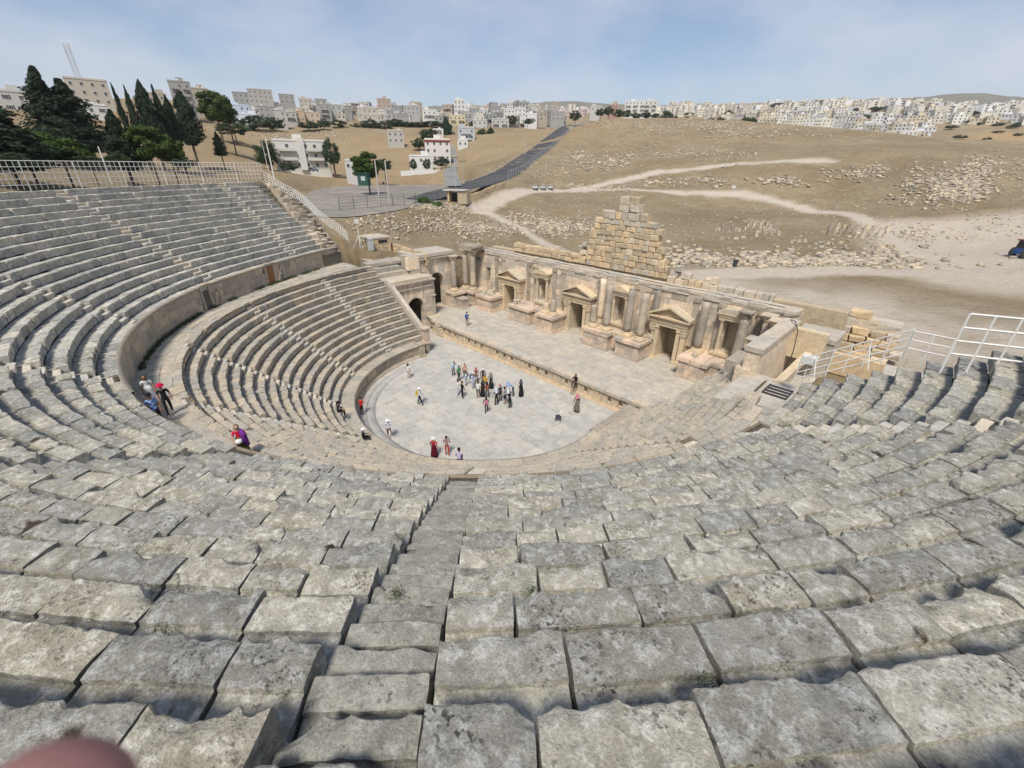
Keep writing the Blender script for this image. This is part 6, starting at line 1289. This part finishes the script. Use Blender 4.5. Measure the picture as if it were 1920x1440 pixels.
# ------------------------------------------------------------------ people
SKINS = [(.46, .28, .19), (.40, .235, .15), (.50, .33, .24), (.33, .19, .12)]
HAIR = plain_mat("dark_hair", (.018, .013, .010), .6, .3)
SHOE = plain_mat("shoe_leather", (.03, .027, .025), .6, .2); WSHOE = plain_mat("white_shoe", (.7, .7, .7), .6, .1)
def skeleton(H, pose, rg):
    k = H / 1.70; sit = pose == 'sit'; J = {}
    pz = .46 + .06 if sit else .93
    lean = {'lean': .22, 'sit': .06, 'bend': .42}.get(pose, 0.02)
    J['pel'] = (0, 0, pz); J['wst'] = (0, lean * .25, pz + .16); J['che'] = (0, lean * .6, pz + .34 - lean * .08); J['nek'] = (0, lean * 1.0, pz + .52 - lean * .2); J['hdb'] = (0, lean * 1.12 + .02, pz + .59 - lean * .24); J['hdt'] = (0, lean * 1.3 + .03, pz + .74 - lean * .32)
    a1, a2 = rg.uniform(-.06, .16), rg.uniform(-.06, .16)
    for s, n, a in ((-1, 'l', a1), (1, 'r', a2)):
        sh = np.array(J['nek']) + [s * .175, 0, -.06]; J['sh' + n] = tuple(sh)
        if pose == 'arms' or (pose == 'phone'): J['el' + n] = tuple(sh + [s * .07, .06, -.27]); J['wr' + n] = tuple(sh + [s * -.02, .27, -.14])
        elif sit: J['el' + n] = tuple(sh + [s * .06, .06, -.26]); J['wr' + n] = tuple(sh + [s * -.02, .30, -.32])
        else: J['el' + n] = tuple(sh + [s * .07, a * .6, -.28]); J['wr' + n] = tuple(sh + [s * .06, a * 1.6 + .06, -.52])
        hip = np.array(J['pel']) + [s * .095, 0, -.04]; J['hi' + n] = tuple(hip)
        st = {'walk': s * .17}.get(pose, s * rg.uniform(-.03, .03))
        if sit: J['kn' + n] = tuple(hip + [s * .03, .42, .03]); J['an' + n] = tuple(hip + [s * .03, .44, -.38]); J['to' + n] = tuple(hip + [s * .05, .60, -.42])
        else: J['kn' + n] = (s * .105, st * .6 + .02, .50); J['an' + n] = (s * .11, st - (.05 if st < 0 else 0), .085 + (.04 if st < -.1 else 0)); J['to' + n] = (s * .13, st + .14, .04)
    J = {a: np.array(b) * k for a, b in J.items()}
    return J
RAD = dict(pel=(.135, .115), wst=(.125, .10), che=(.155, .115), nek=(.058, .055), hdb=(.075, .08), hdt=(.082, .09), sh=(.07, .065), el=(.046, .046), wr=(.032, .03), hi=(.095, .09), kn=(.06, .06), an=(.042, .042), to=(.045, .03))
EDG = [('pel', 'wst'), ('wst', 'che'), ('che', 'nek'), ('nek', 'hdb'), ('hdb', 'hdt')] + [e for n in 'lr' for e in (('che', 'sh' + n), ('sh' + n, 'el' + n), ('el' + n, 'wr' + n), ('pel', 'hi' + n), ('hi' + n, 'kn' + n), ('kn' + n, 'an' + n), ('an' + n, 'to' + n))]
def hand_geo(w, d, side, k):
    m = MB(); d = d / (np.linalg.norm(d) + 1e-9); u = np.cross(d, [0, 0, 1.0]); u = u / (np.linalg.norm(u) + 1e-9) if np.linalg.norm(u) > .1 else np.array([0, 1.0, 0]); n = np.cross(d, u)
    m.tube([w - d * .01, w + d * .05 * k, w + d * .09 * k], [.028 * k, .036 * k, .032 * k], 6)
    for q, (o, L) in enumerate(((-.026, .065), (-.009, .078), (.009, .074), (.026, .058))):
        b = w + d * .088 * k + u * o * k; m.tube([b, b + d * L * .5 * k + n * .004, b + d * L * k - n * .016 * k], [.0095 * k, .009 * k, .007 * k], 5)
    b = w + d * .035 * k + u * .030 * k; m.tube([b, b + (d * .6 + u * .6) * .03 * k, b + (d * .9 + u * .35) * .06 * k], [.011 * k, .010 * k, .008 * k], 5)
    return m
people = []
def add_person(px, py, z, face_to, label, shirt, pants, H=1.68, pose='stand', hair='short', hat=None, sleeves=True, shorts=False, shoes=0, dress=None, scarf=None, pack=None, bag=None, pos=None):
    p = at_z(px, py, z) if pos is None else np.array(pos, float); rg = random.Random(int(px * 13 + py)); J = skeleton(H, pose, rg); k = H / 1.70
    ft = at_z(*face_to, z) if len(face_to) == 2 else np.array(face_to); ang = math.atan2(ft[1] - p[1], ft[0] - p[0]) - math.pi / 2
    names = list(J); me = bpy.data.meshes.new("skeleton"); me.from_pydata([tuple(J[n]) for n in names], [(names.index(a), names.index(b)) for a, b in EDG], [])
    o = bpy.data.objects.new("skeleton", me); coll.objects.link(o); sk = o.modifiers.new("skin", 'SKIN'); sk.use_smooth_shade = True; sk.branch_smoothing = .6
    for i, n in enumerate(names):
        r = RAD.get(n) or RAD[n[:2]]; me.skin_vertices[0].data[i].radius = (r[0] * k, r[1] * k); me.skin_vertices[0].data[i].use_root = n == 'pel'
    sub = o.modifiers.new("sub", 'SUBSURF'); sub.levels = sub.render_levels = 1
    people.append(dict(tmp=o, J=J, k=k, p=p, ang=ang, label=label, shirt=shirt, pants=pants, hair=hair, hat=hat, sleeves=sleeves, shorts=shorts, shoes=shoes, dress=dress, scarf=scarf, pack=pack, bag=bag, z=z, pose=pose, skin=SKINS[rg.randint(0, 3)]))
ORC = (905, 735)
BK, NV, WH, GY = (.02, .02, .022), (.035, .045, .09), (.68, .68, .68), (.28, .28, .29)
A = add_person
A(850, 704, 0, ORC, "person in a light blue shirt at the far end of the tour group", (.42, .60, .80), (.10, .10, .09), 1.74, 'lean')
A(861, 715, 0, ORC, "person in a green shirt with dark hair in the tour group", (.04, .28, .10), BK, 1.72, sleeves=False)
A(872, 709, 0, ORC, "person in a salmon top behind the green shirt", (.72, .34, .26), BK, 1.66, sleeves=False)
A(873, 723, 0, ORC, "person in a pale teal top and white trousers leaning forward", (.50, .68, .72), (.55, .56, .60), 1.60, 'lean')
A(859, 740, 0, ORC, "person in a white top and pale jeans at the near left of the group", WH, (.50, .55, .66), 1.64, hair='long')
A(867, 746, 0, ORC, "person all in black at the near left of the group", BK, BK, 1.74)
A(887, 728, 0, ORC, "person in lavender with a white cap and pale jeans", (.50, .50, .68), (.55, .60, .70), 1.68, hat='cap', pack=(.12, .13, .18))
A(893, 717, 0, ORC, "person with a brick red headscarf and brown top", (.38, .20, .15), (.10, .08, .07), 1.64, scarf=(.42, .14, .13))
A(906, 719, 0, ORC, "person in a white cap with long brown hair and dark top", (.06, .05, .05), BK, 1.66, hat='cap', hair='long')
A(921, 728, 0, ORC, "person in a long black skirt and olive grey headscarf", (.20, .19, .15), BK, 1.66, dress=BK, scarf=(.22, .20, .16))
A(897, 746, 0, ORC, "person in a white shirt and black shorts seen from behind", WH, BK, 1.74, shorts=True, sleeves=False)
A(910, 730, 0, (900, 760), "person in a mustard yellow top inside the group", (.62, .38, .05), BK, 1.62, hair='long')
A(905, 743, 0, (930, 730), "person in a black dress in the middle of the group", BK, BK, 1.64, dress=BK, hair='long')
A(914, 746, 0, (900, 720), "person in a rust brown top close behind the pink backpack", (.26, .10, .06), (.06, .05, .05), 1.62, hair='long')
A(912, 774, 0, (905, 730), "person with a pink patterned backpack at the front of the group", (.10, .07, .08), (.04, .04, .05), 1.60, 'walk', pack=(.48, .16, .26), hair='long', sleeves=False)
A(931, 760, 0, ORC, "person in black with a pale blue and white scarf", BK, BK, 1.68, scarf=(.55, .62, .72), sleeves=False)
A(938, 752, 0, ORC, "person in navy with a pink cap", NV, (.08, .05, .05), 1.70, hat='pink', sleeves=False)
A(947, 757, 0, ORC, "person in a grey shirt and dark shorts", GY, BK, 1.66, shorts=True, sleeves=False, hat='dark', pack=(.25, .27, .30))
A(956, 765, 0, (920, 740), "person in black with a white cloth on one shoulder near the group's right", BK, BK, 1.72, 'lean', scarf=(.66, .66, .68))
A(962, 742, 0, (930, 745), "person bending forward in a blue headscarf", (.25, .36, .60), BK, 1.64, 'bend', scarf=(.30, .42, .66))
A(977, 743, 0, (930, 735), "person in a black robe and large black head cloth standing apart from the group", BK, BK, 1.74, dress=BK, scarf=(.10, .10, .11), hair='long')
A(1081, 772, 0, (1050, 790), "person in a grey brown robe and pink head cloth by the stage front", (.17, .15, .12), (.1, .1, .1), 1.80, dress=(.17, .15, .12), scarf=(.62, .22, .28))
A(767, 709, 0, (900, 640), "person in white standing alone near the far ring kerb", WH, (.52, .48, .42), 1.62, shorts=True, sleeves=False, hair='long')
A(788, 759, 0, (1000, 740), "person with a yellow backpack and white hat crossing the orchestra", (.55, .57, .60), BK, 1.72, 'walk', hat='white', pack=(.50, .34, .03))
A(680, 778, 0, (760, 730), "person in a red shirt beside the curved orchestra wall", (.55, .02, .02), (.05, .02, .02), 1.74, 'arms', sleeves=False)
A(732, 822, 0, (700, 900), "person in a white sun hat, white shirt and dark shorts walking", (.62, .62, .70), (.10, .045, .04), 1.78, 'walk', hat='white', shorts=True, shoes=1)
A(815, 857, 0, (840, 700), "person in a long maroon robe with a red top and white hat", (.40, .02, .03), (.10, .01, .02), 1.70, dress=(.10, .008, .018), hat='white')
A(839, 854, 0, (870, 700), "person in a patterned blouse and bright red trousers", (.44, .24, .22), (.52, .05, .03), 1.70, 'arms')
A(861, 862, 1.40, (900, 700), "person in a lavender shirt sitting on the ledge above the orchestra", (.46, .44, .60), (.10, .10, .12), 1.74, 'sit', sleeves=False, hat='dark')
A(681, 822, 1.62, (760, 800), "person in black with a white cap sitting low beside the orchestra wall", BK, BK, 1.72, 'sit', hat='white')
A(634, 772, 2.30, (760, 760), "person in black clothes seated on a lower stone row", BK, BK, 1.74, 'sit', hat='dark')
A(876, 611, 1.6, (930, 560), "person with a blue backpack standing on the stage", (.04, .05, .14), (.26, .24, .20), 1.80, 'stand', pack=(.05, .10, .34), sleeves=False)
A(1079, 716, 1.55, (1000, 780), "person in black sitting on the edge of the stage front", BK, (.05, .02, .02), 1.70, 'sit', hair='long')
A(290, 758, 8.14, (330, 830), "person in a white dress with a shoulder strap on the walkway", WH, WH, 1.66, dress=WH, hair='long', sleeves=False)
A(322, 778, 8.14, (360, 860), "person in black with a bright red hat on the walkway", BK, BK, 1.72, 'walk', hat='red', sleeves=False, shoes=1)
A(303, 800, 8.14, (330, 860), "person in a blue checked shirt and black cap on the walkway", (.16, .30, .62), (.02, .02, .025), 1.78, hat='dark', sleeves=False)
A(462, 858, 8.14, (470, 930), "person in a red shirt with a purple scarf and white bag on the walkway", (.55, .015, .06), (.10, .10, .03), 1.66, hair='brown', sleeves=False, scarf=None, bag=True, dress=(.09, .09, .025))
# the photographer's own hand: one fingertip reaches into the lower left corner of the lens
def cpt(px, py, dep): return CAM + ray(px, py) * dep
HJ = {'t0': cpt(110, 1462, .060), 't1': cpt(60, 1590, .062), 't2': cpt(-60, 1960, .060), 't3': cpt(-150, 2300, .052)}
hv = [HJ['t0'], HJ['t1'], HJ['t2'], HJ['t3']]; hr_ = [.0122, .0125, .0112, .0112]
back = -C_FW; down = -C_UP; palm0 = HJ['t3'] + down * .045 + back * .03; hv += [palm0, palm0 + down * .06 + back * .03, palm0 + down * .14 + back * .07 - C_RT * .02, palm0 + down * .34 + back * .16 - C_RT * .05]; hr_ += [.024, .030, .026, .036]
he = [(0, 1), (1, 2), (2, 3), (3, 4), (4, 5), (5, 6), (6, 7)]
for q, (off, ln) in enumerate(((-.024, .075), (-.046, .068), (-.066, .055))):
    b = len(hv); root = palm0 + C_RT * off * .6 + down * .02; hv += [root, root + C_RT * off * .5 - down * .02 + C_FW * ln * .45, root + C_RT * off * .5 + C_FW * ln * .75 + down * .02, root + C_RT * (off * .5 + .01) + C_FW * ln * .6 + down * .042]; hr_ += [.011, .0092, .0085, .0075]; he += [(4, b), (b, b + 1), (b + 1, b + 2), (b + 2, b + 3)]
b = len(hv); root = palm0 + down * .03; hv += [root + C_RT * .035, root + C_RT * .055 + C_FW * .03 - down * .01, root + C_RT * .06 + C_FW * .055 - down * .02]; hr_ += [.013, .0105, .0085]; he += [(5, b), (b, b + 1), (b + 1, b + 2)]
hme = bpy.data.meshes.new("hand"); hme.from_pydata([tuple(v) for v in hv], he, []); hand_tmp = bpy.data.objects.new("hand_tmp", hme); coll.objects.link(hand_tmp); s_ = hand_tmp.modifiers.new("skin", 'SKIN'); s_.use_smooth_shade = True
for q, r in enumerate(hr_): hme.skin_vertices[0].data[q].radius = (r, r); hme.skin_vertices[0].data[q].use_root = q == 4
s_ = hand_tmp.modifiers.new("sub", 'SUBSURF'); s_.levels = s_.render_levels = 2
bpy.context.view_layer.update()
dg = bpy.context.evaluated_depsgraph_get()
hm3 = bpy.data.meshes.new_from_object(hand_tmp.evaluated_get(dg)); bpy.data.objects.remove(hand_tmp, do_unlink=True)
hsk, nt, N, L, B = new_mat("hand_skin"); B.inputs['Base Color'].default_value = (.34, .165, .15, 1); B.inputs['Roughness'].default_value = .6; B.inputs['Subsurface Weight'].default_value = .3; B.inputs['Subsurface Radius'].default_value = (.01, .004, .002)
hm3.materials.clear(); hm3.materials.append(hsk); hm3.polygons.foreach_set("use_smooth", np.ones(len(hm3.polygons), bool)); tag(obj("hand", hm3), "blurred fingertip of the photographer's hand in the lower left corner", "hand")
BRH = plain_mat("brown_hair", (.12, .045, .02), .6, .3)
CHK = None
def check_mat():
    m, nt, N, L, B = new_mat("checked_cloth"); tc = N.new("ShaderNodeTexCoord"); ck = N.new("ShaderNodeTexChecker"); ck.inputs['Scale'].default_value = 9.0
    ck.inputs['Color1'].default_value = (.07, .16, .52, 1); ck.inputs['Color2'].default_value = (.40, .58, .86, 1); L.new(tc.outputs['Object'], ck.inputs['Vector']); L.new(ck.outputs['Color'], B.inputs['Base Color']); B.inputs['Roughness'].default_value = .85; return m
def flower_mat():
    m, nt, N, L, B = new_mat("patterned_cloth"); tc = N.new("ShaderNodeTexCoord"); n = noise_node(nt, tc.outputs['Object'], 16, 2, .5); L.new(ramp(nt, n, .46, .52, (.05, .03, .04, 1), (.62, .34, .32, 1)), B.inputs['Base Color']); B.inputs['Roughness'].default_value = .85; return m
for P_ in people:
    J, k = P_['J'], P_['k']; ev = P_['tmp'].evaluated_get(dg); bm_ = ev.to_mesh(); nv = len(bm_.vertices); co = np.empty(nv * 3); bm_.vertices.foreach_get("co", co); co = co.reshape(-1, 3)
    faces = [tuple(f.vertices) for f in bm_.polygons]; ev.to_mesh_clear()
    sk = cloth(P_['skin'], .06); shirt = cloth(P_['shirt']); pants = cloth(P_['pants'])
    if "checked" in P_['label']: shirt = check_mat()
    if "patterned blouse" in P_['label']: shirt = flower_mat()
    mats = [sk, shirt, pants, WSHOE if P_['shoes'] else SHOE, HAIR]
    cen = np.array([co[list(f)].mean(0) for f in faces]); best = np.full(len(cen), 9.0); mi = np.zeros(len(cen), int)
    for a, b in EDG:
        A0, B0 = J[a], J[b]; d = B0 - A0; t = np.clip(((cen - A0) @ d) / (d @ d), 0, 1); dist = np.linalg.norm(cen - (A0 + t[:, None] * d), axis=1) / (RAD.get(b) or RAD[b[:2]])[0] ** .5
        key = a[:2] + b[:2]
        m = 1 if key in ('pews', 'wsch', 'chsh') or (a, b) == ('che', 'nek') else 0 if b in ('hdb', 'hdt') else 1 if key == 'shel' else (1 if P_['sleeves'] else 0) if key == 'elwr' else 3 if key == 'anto' else 2
        if key == 'pehi' or key == 'hikn': m = 2
        mm = np.full(len(cen), m)
        if key == 'knan' and P_['shorts']: mm[:] = 0
        if key == 'shel' and not P_['sleeves']: mm[t > .62] = 0
        if (a, b) == ('che', 'nek'): mm[t > .92] = 0
        s = dist < best; best[s] = dist[s]; mi[s] = mm[s]
    body = MB(); body.v = [co]; body.f = list(faces); body.m = mi.tolist(); body.n = nv
    for n, sd in (('l', -1), ('r', 1)): hg = hand_geo(J['wr' + n], J['wr' + n] - J['el' + n], sd, k); body.add(np.concatenate(hg.v), hg.f, 0)
    hc = (J['hdb'] + J['hdt']) / 2 + np.array([0, .012, .01]) * k
    sp = [(math.sin(t) * .088 * k, -math.cos(t) * .118 * k) for t in np.linspace(.08, math.pi - .08, 9)]
    hd = MB().lathe(sp, 12); hd.v[0][:, 1] *= 1.12; body.add(hd.v[0] + hc, hd.f, 0)
    body.add(np.array([(-.016, .092, -.02), (.016, .092, -.02), (0, .125, -.022), (0, .095, .03), (0, .098, -.03)]) * k + hc, [(0, 2, 3), (2, 1, 3), (0, 4, 2), (2, 4, 1)], 0)
    for s in (-1, 1):
        body.box(tuple(hc + np.array([s * .034, .094, .012]) * k), (.022 * k, .012 * k, .010 * k), m=4); body.box(tuple(hc + np.array([s * .091, 0, -.005]) * k), (.014 * k, .035 * k, .055 * k), m=0)
    body.box(tuple(hc + np.array([0, .092, -.055]) * k), (.045 * k, .012 * k, .010 * k), m=4)
    bpy.data.objects.remove(P_['tmp'], do_unlink=True)
    o = body.build("person", mats, None, tuple(P_['p']), P_['ang'], smooth=True); tag(o, P_['label'], "person", None)
    if P_['pose'] == 'sit': o.location.z -= 0.44 * k
    hm2 = BRH if P_['hair'] == 'brown' else HAIR
    cap_pts = [(math.sin(t) * .099 * k, -math.cos(t) * .128 * k) for t in np.linspace(math.pi * .44, math.pi - .05, 6)]
    hr = MB().lathe(cap_pts, 12); hr.v[0][:, 1] = hr.v[0][:, 1] * 1.1 - .018 * k; hr.v[0] += hc
    if P_['hair'] in ('long', 'brown'): hr.box(tuple(hc + np.array([0, -.075, -.10]) * k), (.17 * k, .07 * k, .24 * k), taper=1.1)
    if not P_['scarf']: hr.build("hair", hm2, o, smooth=True)
    if P_['hat']:
        hc_ = {'cap': (.7, .7, .7), 'white': (.74, .74, .74), 'red': (.62, .015, .08), 'pink': (.60, .25, .30), 'dark': (.02, .02, .022)}[P_['hat']]
        h = MB().lathe([(.108 * k, 0), (.110 * k, .03 * k), (.100 * k, .085 * k), (.05 * k, .118 * k), (.005, .122 * k)], 12)
        if P_['hat'] in ('white', 'red'): h.lathe([(.18 * k, -.012 * k), (.18 * k, .0), (.10 * k, .014 * k), (.10 * k, 0)], 14)
        else: h.prism([(-.07 * k, 0), (.07 * k, 0), (.07 * k, .012 * k), (-.07 * k, .012 * k)], .09 * k, .19 * k)
        h.xform(np.eye(3), hc + np.array([0, -.005, .045]) * k); h.build("hat", cloth(hc_), o)
    if P_['dress']:
        d0, d1 = J['wst'][2], .10 * k; prof = [(.150 * k, d0 + .02), (.185 * k, d0 - .18 * k), (.21 * k, d0 - .45 * k), (.25 * k, d0 - .75 * k), (.27 * k, d1)]
        ds = MB().lathe(prof, 18); v = ds.v[0]; a = np.arctan2(v[:, 1], v[:, 0]); v[:, :2] *= (1 + .06 * np.sin(a * 6 + 1) * np.clip((d0 - v[:, 2]) / .8, 0, 1))[:, None]; v[:, 1] *= .85; ds.build("dress", cloth(P_['dress']), o, smooth=True)
    if P_['scarf']:
        s_ = MB().lathe([(.17 * k, -.30 * k), (.165 * k, -.22 * k), (.115 * k, -.14 * k), (.112 * k, -.02 * k), (.108 * k, .06 * k), (.07 * k, .125 * k), (.005, .14 * k)], 14); s_.v[0][:, 1] = s_.v[0][:, 1] * 1.1 - .03 * k; s_.v[0] += hc; s_.build("headscarf", cloth(P_['scarf']), o, smooth=True)
    if P_['pack']:
        b = MB().box((0, -.215 * k, 0), (.30 * k, .16 * k, .42 * k), taper=.82).box((0, -.31 * k, -.06 * k), (.22 * k, .07 * k, .20 * k)); b.xform(np.eye(3), (J['che'] + J['nek']) / 2 - [0, 0, .12 * k]); b.build("backpack", cloth(P_['pack']), o)
    if P_['bag']:
        MB().lathe([(.02, -.09), (.12, -.06), (.14, 0), (.12, .06), (.02, .09)], 10, tuple(J['pel'] + np.array([.06, .20, .06]))).build("handbag", cloth((.72, .72, .70)), o)
        sc_ = MB().tube([J['nek'] + [-.10, .02, .02], J['che'] + [-.14, .12, 0], J['wst'] + [-.16, .14, 0], J['pel'] + [-.20, .10, -.25]], [.06, .11, .12, .10], 8); sc_.build("purple_scarf", cloth((.16, .03, .26)), o, smooth=True)
# the chair standing on the orchestra floor
p = at_z(1046, 789, 0); ch = thing("plastic_chair", "black framed chair with a white cloth on its back, alone on the orchestra floor", "chair", (p[0], p[1], 0), 2.2)
obj("seat", MB().box((0, 0, .45), (.46, .46, .05)).me("seat", [M['metal']]), ch); obj("backrest", MB().box((0, -.22, .70), (.44, .05, .42)).me("backrest", [M['metal']]), ch); obj("cloth", MB().box((0, -.215, .80), (.48, .10, .28)).me("cloth", [M['white']]), ch)
for x in (-.2, .2):
    for y in (-.2, .2): obj("leg", MB().tube([(x, y, .44), (x * 1.12, y * 1.12, 0)], .02, 5).me("leg", [M['metal']]), ch)
# ------------------------------------------------------------------ the hazy air of the valley
hz, nt, N, L, B = new_mat("valley_haze"); nt.nodes.remove(B)
vp = N.new("ShaderNodeVolumePrincipled"); vp.inputs['Density'].default_value = HAZE_DENSITY; vp.inputs['Color'].default_value = (0.93, 0.95, 1.0, 1); vp.inputs['Anisotropy'].default_value = 0.2
L.new(vp.outputs[0], N["Material Output"].inputs['Volume'])
zlo, zhi = float(gz.min()) - 1.0, max(float(gz.max()), 180.0) + 25
hb = MB().box((CAM[0], CAM[1], (zlo + zhi) / 2), (11400, 11400, zhi - zlo)).build("haze", hz)
tag(hb, "thin pale haze filling the valley air", "haze", kind="stuff")
